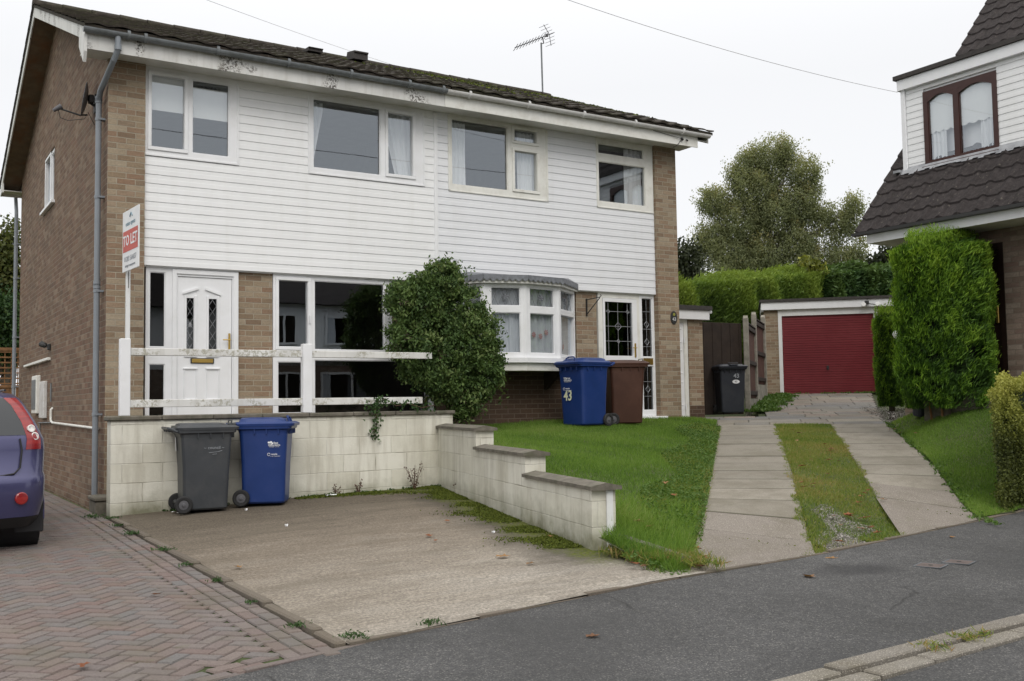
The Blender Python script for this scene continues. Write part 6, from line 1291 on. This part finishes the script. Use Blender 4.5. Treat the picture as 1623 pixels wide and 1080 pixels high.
D = RNG.normal(size=(len(p1), 3)); D[:, 2] -= .9; P, F, U = leaves(p1, D, .062*(.45+.9*RNG.random(len(p1))), .022+.01*RNG.random(len(p1))); U = np.clip(tn*.7+RNG.random(len(U))*.35, 0, 1)
q = quads('foliage', P-np.array(t.location), F, U, 'leaf_shrub', t)
b = MB()
for _ in range(0):  # sprays that break the outline
    bl = random.choice(blobs); a = random.uniform(0, 6.28); a0 = Vector(bl[:3])+Vector((math.cos(a)*bl[3]*.8, -.1, math.sin(a)*bl[5]*.8)); e_ = a0+Vector((math.cos(a)*.16, random.uniform(-.15, .02), abs(math.sin(a))*.12-.02)); b.tube([a0, (a0+e_)/2+Vector((0, 0, .02)), e_], [.004, .003, .002], 4)
for x in (4.25, 4.55, 4.85): limb(b, (4.6, -.5, 1.0), (x, -.5, 2.4), .035, .012, .3)
b.build('stems', 'dead_stem', t)
# leaf sprays on those stems and trailing over the wall
pts = []
for _ in range(130):
    bl = random.choice(blobs); a = random.uniform(0, 6.28); c = Vector(bl[:3])+Vector((math.cos(a)*bl[3]*1.05, random.uniform(-.3, 0), math.sin(a)*bl[5]*1.05))
    for _ in range(10): pts.append(c+Vector((random.gauss(0, .06), random.gauss(0, .05), random.gauss(0, .05))))
pts = np.array(pts); P, F, U = leaves(pts, RNG.normal(size=pts.shape), .06, .028); quads('loose_sprays', P-np.array(t.location), F, U, 'leaf_shrub', t)
t = thing('trailing_ivy', 'strand of small leaved ivy trailing along the railing and hanging down the block wall', 'ivy', (3.3, -1.14, 1.43))
pts = []; b = MB(); path = [(4.0, -1.14, 1.50), (3.8, -1.15, 1.47), (3.6, -1.15, 1.53), (3.42, -1.16, 1.50), (3.25, -1.17, 1.60), (3.15, -1.18, 1.55), (3.10, -1.19, 1.46), (3.12, -1.18, 1.36), (3.14, -1.15, 1.26), (3.10, -1.14, 1.17), (3.13, -1.14, 1.10)]
b.tube(path, .005, 5)
for a, c in zip(path[:-1], path[1:]):
    for _ in range(22): w_ = random.random(); pts.append([a[i]+(c[i]-a[i])*w_+random.gauss(0, .032) for i in range(3)])
for _ in range(60): pts.append([random.uniform(2.95, 3.3), -1.17+random.gauss(0, .02), 1.50+random.gauss(0, .06)])
b.build('stem', 'dead_stem', t); pts = np.array(pts); pts[:, 1] = np.minimum(pts[:, 1], -1.12); D = RNG.normal(size=pts.shape); D[:, 2] -= .6; P, F, U = leaves(pts, D, .05, .035); quads('leaves', P-np.array(t.location), F, U, 'leaf_ivy', t)
# --- conifers: upright feathery sprays over a dark inner mass
def conifer(name, label, c, rx, ry, z0, z1, n, mat, L=.14, Wd=.022, cat='conifer', group=None, rz=0, up=1.1, box=.8, leg=True, topw=1.0, sides=1.0):
    t = thing(name, label, cat, (c[0], c[1], z0-.1), group=group)
    th = RNG.random(n)*6.283; zz = z0+(z1-z0)*RNG.random(n); top = RNG.random(n) < .16
    kk_ = (np.abs(np.cos(th))**9+np.abs(np.sin(th))**9)**(-1/9)*(1-box*.0); cx = np.cos(th)*kk_; sy = np.sin(th)*kk_
    ka = np.round(th*9+zz*2)/9; kb = np.round(zz*6+th*3)/6; lum = 1+.05*np.sin(th*5+zz*3)+.05*np.sin(zz*7+th*2)+.06*np.sin(ka*37+kb*53)+.035*RNG.normal(size=n); rr = np.where(top, np.sqrt(RNG.random(n)), .80+.22*RNG.random(n))*lum
    prof = 1-(1-topw)*((zz-z0)/(z1-z0))**2 - .18*np.exp(-((zz-z0)/.22)**2)
    zz = np.where(top, z1+.05*RNG.normal(size=n)-.10*(rr**3), zz); X = np.stack([c[0]+(cx*rx*np.cos(rz)-sy*ry*np.sin(rz))*rr*prof, c[1]+(cx*rx*np.sin(rz)+sy*ry*np.cos(rz))*rr*prof, zz], 1)
    D = np.stack([cx*.7*sides, sy*.7*sides, np.full(n, up)], 1)+RNG.normal(size=(n, 3))*.6
    hole = np.sin(X[:, 0]*9+np.sin(X[:, 2]*5)*2)*np.sin(X[:, 2]*6.5+X[:, 1]*8)+.5*np.sin(X[:, 2]*15+th*6); kp = ~((hole > .75-.25*(1-(zz-z0)/(z1-z0))) & (RNG.random(n) < .85)); X, D, th, zz, rr, ka, kb = X[kp], D[kp], th[kp], zz[kp], rr[kp], ka[kp], kb[kp]; n = len(X)
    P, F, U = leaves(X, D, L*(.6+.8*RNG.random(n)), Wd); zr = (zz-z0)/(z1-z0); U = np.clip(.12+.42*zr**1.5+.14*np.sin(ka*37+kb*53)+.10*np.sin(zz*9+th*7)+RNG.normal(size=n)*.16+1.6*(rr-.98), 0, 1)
    # wisps at the top
    m = max(60, n//120); th2 = RNG.random(m)*6.283; r2 = np.sqrt(RNG.random(m)); wx = np.stack([c[0]+np.cos(th2)*rx*r2*.95, c[1]+np.sin(th2)*ry*r2*.95, z1+.10*RNG.random(m)], 1); w3 = []
    for k_ in range(7): w3.append(wx+np.array([0, 0, .03*k_])+RNG.normal(size=(m, 3))*.018)
    W3_ = np.concatenate(w3); D2 = RNG.normal(size=W3_.shape)*.4; D2[:, 2] = 1; P2, F2, U2 = leaves(W3_, D2, L*.7, Wd*.8); U2 = .6+.4*U2
    P, F, U = merge([(P, F, U), (P2, F2, U2)]); quads('foliage', P-np.array(t.location), F, U, mat, t)
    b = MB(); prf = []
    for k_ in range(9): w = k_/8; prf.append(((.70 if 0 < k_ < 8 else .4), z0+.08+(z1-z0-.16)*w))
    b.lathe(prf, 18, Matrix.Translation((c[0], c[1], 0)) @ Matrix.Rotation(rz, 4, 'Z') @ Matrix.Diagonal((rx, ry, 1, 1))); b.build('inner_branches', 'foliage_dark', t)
    if leg: b = MB(); b.tube([(c[0], c[1], z0-.5), (c[0]+.02, c[1], z0+.3)], [.07, .05], 8); b.build('trunk', 'bark', t)
    return t
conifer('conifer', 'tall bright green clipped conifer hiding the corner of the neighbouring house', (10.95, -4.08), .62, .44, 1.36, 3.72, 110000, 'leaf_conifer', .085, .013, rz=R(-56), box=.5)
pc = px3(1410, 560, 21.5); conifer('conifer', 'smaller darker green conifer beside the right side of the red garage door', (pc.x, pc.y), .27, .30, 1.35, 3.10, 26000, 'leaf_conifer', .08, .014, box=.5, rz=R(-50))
# golden clipped hedge at the right edge
t = thing('golden_hedge', 'low clipped yellow-green hedge at the right edge beside the pavement', 'hedge', (9.3, -6.72, .3))
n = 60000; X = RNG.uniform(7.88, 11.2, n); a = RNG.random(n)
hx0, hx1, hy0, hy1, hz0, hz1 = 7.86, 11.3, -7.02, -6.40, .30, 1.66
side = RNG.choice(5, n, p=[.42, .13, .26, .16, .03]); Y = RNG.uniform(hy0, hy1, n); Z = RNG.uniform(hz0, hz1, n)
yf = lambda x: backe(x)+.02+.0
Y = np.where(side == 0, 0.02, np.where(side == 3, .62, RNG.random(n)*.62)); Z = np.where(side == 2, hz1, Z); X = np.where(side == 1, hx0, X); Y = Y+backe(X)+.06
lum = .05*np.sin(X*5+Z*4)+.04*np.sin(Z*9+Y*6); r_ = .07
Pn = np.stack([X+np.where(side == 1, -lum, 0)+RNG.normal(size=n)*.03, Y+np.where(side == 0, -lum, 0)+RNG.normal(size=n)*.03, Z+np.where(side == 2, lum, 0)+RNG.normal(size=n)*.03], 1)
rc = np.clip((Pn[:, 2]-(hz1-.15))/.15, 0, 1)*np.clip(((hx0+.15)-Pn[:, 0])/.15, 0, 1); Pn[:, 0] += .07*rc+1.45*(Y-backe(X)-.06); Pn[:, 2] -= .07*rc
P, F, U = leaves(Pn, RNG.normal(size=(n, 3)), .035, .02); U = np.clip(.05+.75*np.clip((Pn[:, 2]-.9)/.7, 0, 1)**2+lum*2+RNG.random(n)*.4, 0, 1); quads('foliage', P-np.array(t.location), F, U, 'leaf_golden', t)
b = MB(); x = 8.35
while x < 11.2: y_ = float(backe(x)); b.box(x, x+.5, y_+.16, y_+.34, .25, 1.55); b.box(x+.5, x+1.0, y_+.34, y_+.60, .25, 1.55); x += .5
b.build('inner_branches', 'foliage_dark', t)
# long leylandii hedge behind garage and fence, darker evergreens to its right
def hedge_run(name, label, pts, zb, mat, n, th=.8, L=.22, Wd=.035, cat='hedge', up=1.0):
    t = thing(name, label, cat, (*pts[0][:2], zb)); P_ = np.array(pts, float); s = RNG.random(n)*(len(P_)-1); i = np.minimum(s.astype(int), len(P_)-2); w = (s-i)[:, None]; C_ = P_[i]*(1-w)+P_[i+1]*w
    d = P_[1, :2]-P_[0, :2]; d /= np.linalg.norm(d); nr = np.array([d[1], -d[0]]); side = RNG.random(n); top = side < .3; h = zb+(C_[:, 2]-zb)*np.where(top, 1, RNG.random(n)**.8)
    kq = np.round(s*26)+np.round(h*3)*7.3; bump_ = .15*np.sin(s*6)+.10*np.sin(s*15+h*2)+.1*np.sin(h*4+s*9)+.13*np.sin(kq*12.9); off = np.where(top, RNG.uniform(-.9, 1, n)*th, th+bump_*.5+RNG.normal(size=n)*.07)
    X = np.stack([C_[:, 0]+nr[0]*off, C_[:, 1]+nr[1]*off, h+np.where(top, bump_*.8+RNG.normal(size=n)*.08-.25*np.clip(off, 0, 9)**2, 0)], 1); D = np.stack([np.full(n, nr[0]), np.full(n, nr[1]), np.full(n, up)], 1)+RNG.normal(size=(n, 3))*.55
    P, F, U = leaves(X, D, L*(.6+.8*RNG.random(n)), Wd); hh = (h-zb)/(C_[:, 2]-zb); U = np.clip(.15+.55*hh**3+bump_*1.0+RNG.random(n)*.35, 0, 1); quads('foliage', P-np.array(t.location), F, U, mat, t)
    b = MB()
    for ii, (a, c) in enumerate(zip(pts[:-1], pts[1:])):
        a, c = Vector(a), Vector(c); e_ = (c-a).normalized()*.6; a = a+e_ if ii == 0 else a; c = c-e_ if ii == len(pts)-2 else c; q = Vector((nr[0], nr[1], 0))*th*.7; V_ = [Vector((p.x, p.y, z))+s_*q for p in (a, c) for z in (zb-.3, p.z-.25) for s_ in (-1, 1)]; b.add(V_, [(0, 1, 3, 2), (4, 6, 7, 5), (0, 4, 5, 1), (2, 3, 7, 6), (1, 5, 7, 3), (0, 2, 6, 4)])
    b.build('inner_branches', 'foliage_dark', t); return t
def hp(u, v, dist): p = px3(u, v, dist); return (p.x, p.y, p.z)
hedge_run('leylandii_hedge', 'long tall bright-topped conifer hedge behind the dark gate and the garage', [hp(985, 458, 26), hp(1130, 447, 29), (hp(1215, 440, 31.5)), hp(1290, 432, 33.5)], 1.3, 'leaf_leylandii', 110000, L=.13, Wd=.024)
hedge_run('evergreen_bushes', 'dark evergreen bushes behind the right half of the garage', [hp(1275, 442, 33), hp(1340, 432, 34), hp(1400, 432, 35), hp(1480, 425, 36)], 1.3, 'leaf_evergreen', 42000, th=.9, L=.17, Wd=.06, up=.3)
t = thing('sapling', 'yellow-green sapling tip rising above the hedge behind the garage', 'sapling', tuple(px3(1285, 430, 32.3))); p = px3(1285, 428, 32.3); tree_crown('foliage', t, [(p.x, p.y, p.z, .45, .3, .35, 1), (p.x-.25, p.y, p.z+.1, .2, .2, .2, 1)], 700, .16, .09, 'leaf_golden', 12, .1); b = MB(); limb(b, (p.x, p.y, 1.5), (p.x, p.y, p.z+.3), .03, .01, .1); b.build('trunk', 'bark', t)
# birch and other trees beyond
def pxb(u, v, w_, h_, dist, wt=1, dy=None): p = px3(u, v, dist); s_ = dist/FPX; return (p.x, p.y, p.z, w_*s_, (dy or min(w_, h_)*s_), h_*s_, wt)
DB = 46
t = thing('birch_tree', 'large drooping birch with thinning olive leaves standing behind the hedge', 'tree', tuple(px3(1225, 700, DB)[:2])+(1.4,))
bl = [pxb(u, v, w_, h_, DB) for u, v, w_, h_ in ((1222, 250, 34, 30), (1185, 262, 20, 26), (1245, 240, 16, 20), (1200, 300, 42, 36), (1165, 280, 14, 22), (1140, 322, 30, 22), (1120, 318, 14, 14), (1275, 275, 26, 26), (1268, 320, 34, 30), (1235, 340, 40, 34), (1180, 350, 44, 34), (1130, 372, 26, 24), (1112, 395, 16, 26), (1160, 400, 46, 34), (1215, 405, 46, 36), (1265, 385, 34, 30), (1305, 340, 20, 20), (1350, 330, 18, 20), (1338, 355, 16, 18), (1320, 380, 10, 22), (1290, 415, 34, 24), (1340, 410, 32, 20), (1365, 395, 10, 26), (1190, 430, 70, 18), (1300, 440, 60, 14))]
B = np.array(bl, float); wts = (B[:, 3]*B[:, 4]*B[:, 5]) ** (2/3); wts /= wts.sum(); ns_, per_ = 2600, 52; idx = RNG.choice(len(B), ns_, p=wts); d3 = RNG.normal(size=(ns_, 3)); d3 /= np.linalg.norm(d3, axis=1, keepdims=True)
c3 = B[idx, :3]+d3*((.2+.8*RNG.random(ns_))**.5)[:, None]*B[idx, 3:6]; ln_ = .35+.9*RNG.random(ns_)**1.5; s3 = RNG.random((ns_, per_)); sw = RNG.normal(size=(ns_, 2))*.16
pp = c3[:, None, :]+RNG.normal(size=(ns_, per_, 3))*np.array([.11, .11, .09]); pp[:, :, 2] -= s3*ln_[:, None]; pp[:, :, 0] += (1-s3)**2*sw[:, :1]*1.5; pp[:, :, 1] += (1-s3)**2*sw[:, 1:]*1.5; pp[:, :, 2] += .25
p = pp.reshape(-1, 3); tone = np.repeat(.35*RNG.random(ns_)+.5*np.clip((d3[:, 2]+.6)/1.6, 0, 1), per_); D = RNG.normal(size=(len(p), 3)); D[:, 2] -= 1.2; P, F, U = leaves(p, D, .095*(.7+.6*RNG.random(len(p))), .055); U = np.clip(tone+RNG.random(len(U))*.22, 0, 1)
quads('crown', P-np.array(t.location), F, U, 'leaf_birch', t)
b = MB(); P0 = px3(1232, 700, DB); P0.z = 1.2; tr = [P0, px3(1225, 480, DB), px3(1222, 400, DB), px3(1215, 330, DB), px3(1215, 250, DB)]; b.tube(tr, [.28, .22, .16, .09, .03], 9)
for a, c in (((1222, 430), (1310, 350)), ((1222, 420), (1130, 330)), ((1222, 400), (1280, 300)), ((1220, 380), (1165, 290)), ((1224, 450), (1345, 400)), ((1222, 440), (1115, 395)), ((1218, 340), (1250, 260)), ((1280, 385), (1350, 325)), ((1225, 460), (1268, 390))): limb(b, px3(*a, DB), px3(*c, DB), .10, .02, .35, 8)
b.build('trunk', 'bark_birch', t)
def bgtree(label, blobs_px, dist, n, mat, L=.17, Wd=.10, clump=40, cs=.25, base=None, name='background_tree', group='trees behind the gardens'):
    bl = [pxb(*q, dist) for q in blobs_px]; u0 = sum(q[0] for q in blobs_px)/len(blobs_px); B0 = px3(u0, 600, dist); t = thing(name, label, 'tree', (B0.x, B0.y, 1.2), group=group)
    tree_crown('crown', t, bl, n, L, Wd, mat, clump, cs, .15, .2, .2); b = MB(); v1 = min(q[1] for q in blobs_px); tp = px3(u0, v1, dist); b.tube([(B0.x, B0.y, 1.0), ((B0.x+tp.x)/2+.2, (B0.y+tp.y)/2, (1+tp.z)/2), tp], [.18, .13, .03], 8)
    for q in blobs_px: limb(b, (B0.x, B0.y, 1.0+(px3(q[0], q[1], dist).z-1)*.55), px3(q[0], q[1], dist), .07, .02, .3)
    b.build('trunk', 'bark', t); return t
bgtree('dark thin tree showing just past the right corner of the pair of houses', ((1080, 420, 14, 30), (1086, 395, 8, 14), (1092, 440, 16, 18)), 38, 3500, 'leaf_darktree', clump=18, cs=.3)
bgtree('dark pine-like tree between the birch and the tall clipped conifer', ((1400, 420, 24, 14), (1385, 440, 24, 14), (1420, 405, 20, 16), (1408, 445, 34, 18), (1440, 420, 20, 30)), 40, 9000, 'leaf_darktree', clump=30, cs=.18)
bgtree('yellowing tree behind the trellis fence at the left edge', ((10, 395, 16, 26), (22, 370, 10, 18), (5, 440, 26, 40), (20, 470, 18, 40), (-20, 420, 40, 50)), 27, 7000, 'leaf_yellowing', .11, .07, 22, .16)
bgtree('dark dense bush low down behind the trellis fence at the left edge', ((8, 520, 30, 34), (-30, 500, 50, 50), (26, 545, 16, 20)), 26, 12000, 'leaf_evergreen', .10, .06, 40, .15, name='background_bush')
# trellis topped fence at far left
t = thing('trellis_fence', 'orange-brown timber fence with a trellis top at the left edge behind the house', 'fence', (-1.0, 11.3, .3))
b = MB(); x = -5.0
while x < .6: b.cbox(x, x+.11, 11.3, 11.32, .3, 2.02, .003); x += .115
b.build('boards', 'timber_tan', t); b = MB()
for z in np.arange(2.10, 2.82, .115): b.box(-5, .6, 11.29, 11.305, z, z+.03)
x = -5
while x < .6: b.box(x, x+.02, 11.306, 11.32, 2.05, 2.85); x += .13
b.cbox(-5, .6, 11.28, 11.33, 2.83, 2.90, .004); b.cbox(-5, .6, 11.28, 11.33, 2.02, 2.08, .004); b.build('trellis', 'timber_tan', t)
for x in (-4.2, -2.4, -.55): b = MB(); b.cbox(x, x+.09, 11.24, 11.28, .2, 2.95, .004); b.build('post', 'timber_tan', t)
# ------------------------------------------------------------------ small plants
def dead(name, label, x, y, z, h, n, cat='weed'):
    t = thing(name, label, cat, (x, y, z)); b = MB(); lp = []
    for _ in range(n):
        a = random.uniform(0, 6.28); r = h*random.uniform(.15, .45); e_ = Vector((x+math.cos(a)*r, y+math.sin(a)*r*.5, z+h*random.uniform(.55, 1))); s_ = Vector((x, y, z-.01)); m = s_.lerp(e_, .5)+Vector((0, 0, h*.1)); b.tube([s_, m, e_], [.005, .004, .002], 4)
        for _ in range(9): lp.append(s_.lerp(e_, random.uniform(.2, .95))+Vector((random.gauss(0, .018), random.gauss(0, .018), random.gauss(0, .018))))
    b.build('stems', 'dead_stem', t); lp = np.array(lp); P, F, U = leaves(lp, RNG.normal(size=lp.shape), .035, .018); quads('leaves', P-np.array(t.location), F, U, 'dead_stem', t); return t
zt2 = lambda x, y: float(TL(x, y))+.01
dead('dead_weed', 'tall withered brown weed against the block wall near its inner corner', 3.62, -1.28, zt2(3.6, -1.3), .46, 8)
dead('dead_weed', 'shorter withered stalks against the block wall left of the tall dead weed', 2.85, -1.22, zt2(2.9, -1.3), .20, 4); dead('dead_weed', 'single stubby brown stalk at the wall foot right of the blue bin', 2.55, -1.2, zt2(2.5, -1.3), .16, 3)
dead('dead_weed', 'thin green-brown stalk at the foot of the stepped wall near its inner corner', 3.92, -1.95, zt2(3.8, -2), .24, 3)
def tuftp(name, label, spots, mat, L, Wd, n, cat='weeds', up=.8, spread=.05):
    C_ = []; 
    for x, y, z, s_ in spots: q = RNG.normal(size=(int(n*s_), 3))*np.array([spread, spread, .25*spread])*s_**.5; q[:, 2] = np.abs(q[:, 2]); C_.append(q+np.array([x, y, z]))
    C_ = np.concatenate(C_); D = RNG.normal(size=C_.shape); D[:, 2] = np.abs(D[:, 2])*up+.2; P, F, U = leaves(C_+np.array([0, 0, L*.25]), D, L, Wd); o = quads(name, P, F, U, mat); return tag(o, label, cat, kind='stuff')
def along(x0, y0, x1, y1, n, zf, s0=.4, s1=1.2, j=.03): return [(x0+(x1-x0)*w+random.gauss(0, j), y0+(y1-y0)*w+random.gauss(0, j), zf(x0+(x1-x0)*w, y0+(y1-y0)*w), random.uniform(s0, s1)) for w in [random.random() for _ in range(n)]]
tuftp('weeds', 'small grassy weeds growing along the kerb between paved drive and concrete pad', [(-.21, -2.0, zt2(-.2, -2), 1.2), (-.22, -2.7, zt2(-.2, -2.7), 2.2), (-.2, -3.9, zt2(-.2, -3.9), 1.6), (-.22, -4.8, zt2(-.2, -4.8), .8), (-.2, -5.6, zt2(-.2, -5.6), 1), (-.22, -6.5, zt2(-.2, -6.5), .7), (-.18, -7.3, zt2(-.2, -7.3), 1.2), (-.02, -7.75, zt2(0, -7.7), 1.5), (.5, -7.75, zt2(.5, -7.7), 1.2), (-.3, -1.0, zt2(-.3, -1), 2.5), (-.15, -1.35, zt2(-.2, -1.3), 1.5)], 'leaf_ivy', .034, .010, 55, spread=.035)
tuftp('weeds', 'green weeds at the foot of the block wall around the bins', along(.1, -1.14, 2.0, -1.14, 16, zt2, .2, .7, .015)+along(2.0, -1.15, 4.0, -1.17, 12, zt2, .2, .8, .02), 'leaf_ivy', .04, .018, 34)
tuftp('weeds', 'leafy weeds at the foot of the timber fence and garage', along(13.1, 1.75, 17.0, 4.75, 60, lambda x, y: float(TD(x, y))+.0, .8, 1.6, .12), 'leaf_weed', .09, .04, 70, spread=.10)
tuftp('weeds', 'small weeds growing along the bottom of the red garage door', along(17.5, 4.75, 18.9, 3.35, 14, lambda x, y: float(TD(x, y)), .4, 1.0, .03), 'leaf_weed', .07, .03, 36)
tuftp('weeds', 'rough grass at the edges of the sunken stone edging by the pavement', along(2.75, -6.6, 3.1, -7.5, 22, lambda x, y: float(TL(x, y))+.03, .5, 1.4, .08), 'grass_rough', .13, .008, 80, up=1.5)
tuftp('weeds', 'grassy weeds in the joint between kerb and channel', along(2.35, -9.77, 3.0, -9.74, 7, lambda x, y: float(TF(x, y)), .4, 1.0, .02), 'grass_rough', .06, .006, 50)
tuftp('weeds', 'low green weeds along the right edge of the slab drive', [(*ct(14.22+random.gauss(0, .04), t_), float(TD(*ct(14.25, t_)))+.01, random.uniform(.4, 1)) for t_ in np.linspace(-.3, 6.8, 50)], 'leaf_weed', .05, .02, 30)
tuftp('weeds', 'moss and grass in the joints at the road end of the slab drive', [(*ct(c_, t_), float(TD(*ct(c_, t_)))+.005, .5) for c_, t_ in [(10.4+1.2*random.random(), -1.9+random.gauss(0, .02)) for _ in range(16)]+[(12.95+1.2*random.random(), .35+random.gauss(0, .03)) for _ in range(16)]], 'moss_green', .025, .012, 20)
# moss cushions at the foot of the walls on the pad
n = 26000; s_ = RNG.random(n)*5.2; wd = np.abs(RNG.normal(size=n))*.16*(.5+.9*np.abs(np.sin(s_*1.7))); X = 4.07-.2396*s_-.971*(wd+.02); Y = -1.1-.971*s_+.2396*(wd+.02)
n2 = 9000; X2 = RNG.uniform(2.0, 3.95, n2); Y2 = -1.2-np.abs(RNG.normal(size=n2))*.13*(.4+np.clip((X2-2)/1.4, 0, 1)); X = np.concatenate([X, X2]); Y = np.concatenate([Y, Y2]); keep = (np.sin(X*7+np.sin(Y*5)*2)+np.sin(Y*9+X*3)+RNG.normal(size=len(X))*.5) > -.35; X, Y = X[keep], Y[keep]
D = RNG.normal(size=(len(X), 3)); P, F, U = leaves(np.stack([X, Y, TL(X, Y)+.018+.012*RNG.random(len(X))], 1), D, .022, .014); o = quads('moss', P, F, U, 'moss_green'); tag(o, 'bright green moss creeping out from the foot of the cream walls', 'moss', kind='stuff')
# ------------------------------------------------------------------ fallen leaves, litter, stakes, bucket
def pick(u, v, fz):
    d = _f + _r*((u-811.5)/FPX) + _d*((v-540)/FPX); tt = 4.0
    while tt < 40:
        p = CAM+d*tt
        if p.z < float(fz(p.x, p.y)): return p
        tt += .01
def fallen(u, v, fz, label, size=.06, off=.014):
    p = pick(u, v, fz)
    if p is None: return
    b = MB(); n = 11; V = [(0, 0, 0)]; cr = random.uniform(.1, .35)
    for k in range(n): a = 2*math.pi*k/n; r = size*(.5 if k % 2 else .95)*random.uniform(.8, 1.1); V.append((r*math.cos(a), r*.75*math.sin(a), abs(math.sin(a*1.0))*cr*r+random.uniform(0, .006)))
    b.add(V, [(0, k+1, (k+1) % n+1) for k in range(n)], [(random.random(), 0)]*n); o = b.build('fallen_leaf', 'fallen_leaf'); o.location = (p.x, p.y, float(fz(p.x, p.y))+off); o.rotation_euler = (random.uniform(-.15, .15), random.uniform(-.15, .15), random.uniform(0, 6.28)); tag(o, label, 'leaf', 'fallen autumn leaves')
padf = lambda x, y: TL(x, y)+.016
for (u, v, s_) in ((590, 778, .05), (679, 852, .06), (690, 860, .035), (708, 828, .05), (798, 885, .07), (842, 896, .05), (377, 902, .05), (872, 853, .045)): fallen(u, v, padf, 'curled brown leaf lying on the concrete parking pad', s_)
for (u, v) in ((245, 946), (132, 1060)): fallen(u, v, lambda x, y: TL(x, y)+.01, 'brown leaf lying on the herringbone paving', .05)
for (u, v, s_) in ((1283, 916, .07), (940, 1011, .05), (1508, 853, .045)): fallen(u, v, TF, 'brown leaf lying on the asphalt pavement', s_, .006)
for (u, v, s_) in ((1115, 886, .07), (1112, 902, .06), (1104, 874, .06), (1098, 912, .06), (1122, 890, .05), (1005, 898, .07), (1022, 902, .06), (1045, 890, .05), (1330, 862, .06), (1345, 820, .07), (1372, 824, .08), (1362, 800, .06), (1380, 840, .06), (1320, 890, .06), (1400, 795, .05), (1392, 848, .05), (1270, 740, .05), (1290, 770, .05)): fallen(u, v, (lambda x, y: LAWN(x, y)) if u < 1100 else (lambda x, y: TD(x, y)+.03), 'reddish brown leaf lying near the road end of the drive and lawn', s_, .02)
for (u, v) in ((1012, 838), (1030, 846), (1068, 795), (1055, 775)): fallen(u, v, LAWN, 'brown leaf caught in the long grass of the front lawn', .06, .06)
rl_ = random.Random(5)
for _ in range(26):
    c_, t_ = rl_.uniform(11.75, 12.8), rl_.uniform(-1.0, 3.5) if rl_.random() < .8 else rl_.uniform(3.5, 6.5); x_, y_ = ct(c_, t_)
    if y_ < float(backe(x_))+.15: continue
    d_ = Vector((x_, y_, float(TD(x_, y_))+.03))-CAM; fallen(811.5+FPX*d_.dot(_r)/d_.dot(_f), 540+FPX*d_.dot(_d)/d_.dot(_f), lambda x, y: TD(x, y)+.03, 'withered leaf lying in the grass strip between the slab tracks', rl_.uniform(.035, .06), .02)
for u in (1418, 1426, 1409, 1452): fallen(u, 690 if u > 1420 else 684, RLAWN, 'brown leaf at the kerb of the side lawn', .05, .03)
def scrap(u, v, fz, label, w_=.09):
    p = pick(u, v, fz); b = MB(); b.grid(lambda a, c: ((a-.5)*w_*1.6, (c-.5)*w_*.7, .008+.012*math.sin(a*7+c*3)+random.uniform(0, .004)), 6, 4); o = b.build('paper_scrap', 'print_white'); o.location = (p.x, p.y, float(fz(p.x, p.y))+.004); o.rotation_euler = (0, 0, random.uniform(-.4, .4)); tag(o, label, 'litter')
scrap(524, 787, padf, 'white crumpled paper on the pad right of the blue bin', .09); scrap(282, 814, padf, 'white scrap of paper under the wheels of the grey bin', .08)
for u, v in ((454, 835), (782, 846), (390, 810)): scrap(u, v, padf, {454: 'tiny white chip on the pad in front of the blue bin', 782: 'tiny white chip on the right side of the concrete pad', 390: 'tiny white chip between the grey and blue bins'}[u], .02)
for i, (u0, v0, u1, v1) in enumerate(((1478, 652, 1469, 625), (1495, 648, 1487, 618))):
    a = pick(u0, v0+14, RLAWN); c = a+Vector((-.10+.02*i, -.02, .34)); b = MB(); a.z -= .1; b.tube([a, c], .018, 6); o = b.build('wooden_stake', 'timber_tan', org=Vector(a)); tag(o, ('left' if i == 0 else 'right')+' one of two leaning wooden stakes under the tall clipped conifer', 'stake')
t = pick(1457, 662, RLAWN); b = MB(); zb_ = float(RLAWN(t.x, t.y)); b.lathe([(.09, 0), (.12, .2), (.13, .2), (.12, .19), (.10, .02)], 16, Matrix.Translation((t.x, t.y, zb_+.02)) @ Matrix.Rotation(R(12), 4, 'X')); o = b.build('plant_pot', 'plastic_black', org=Vector((t.x, t.y, zb_)), fix=True); tag(o, 'black plastic plant pot on the lawn beside the wooden stakes', 'pot')
for o in bpy.data.objects:
    if '_org' in o: del o['_org']
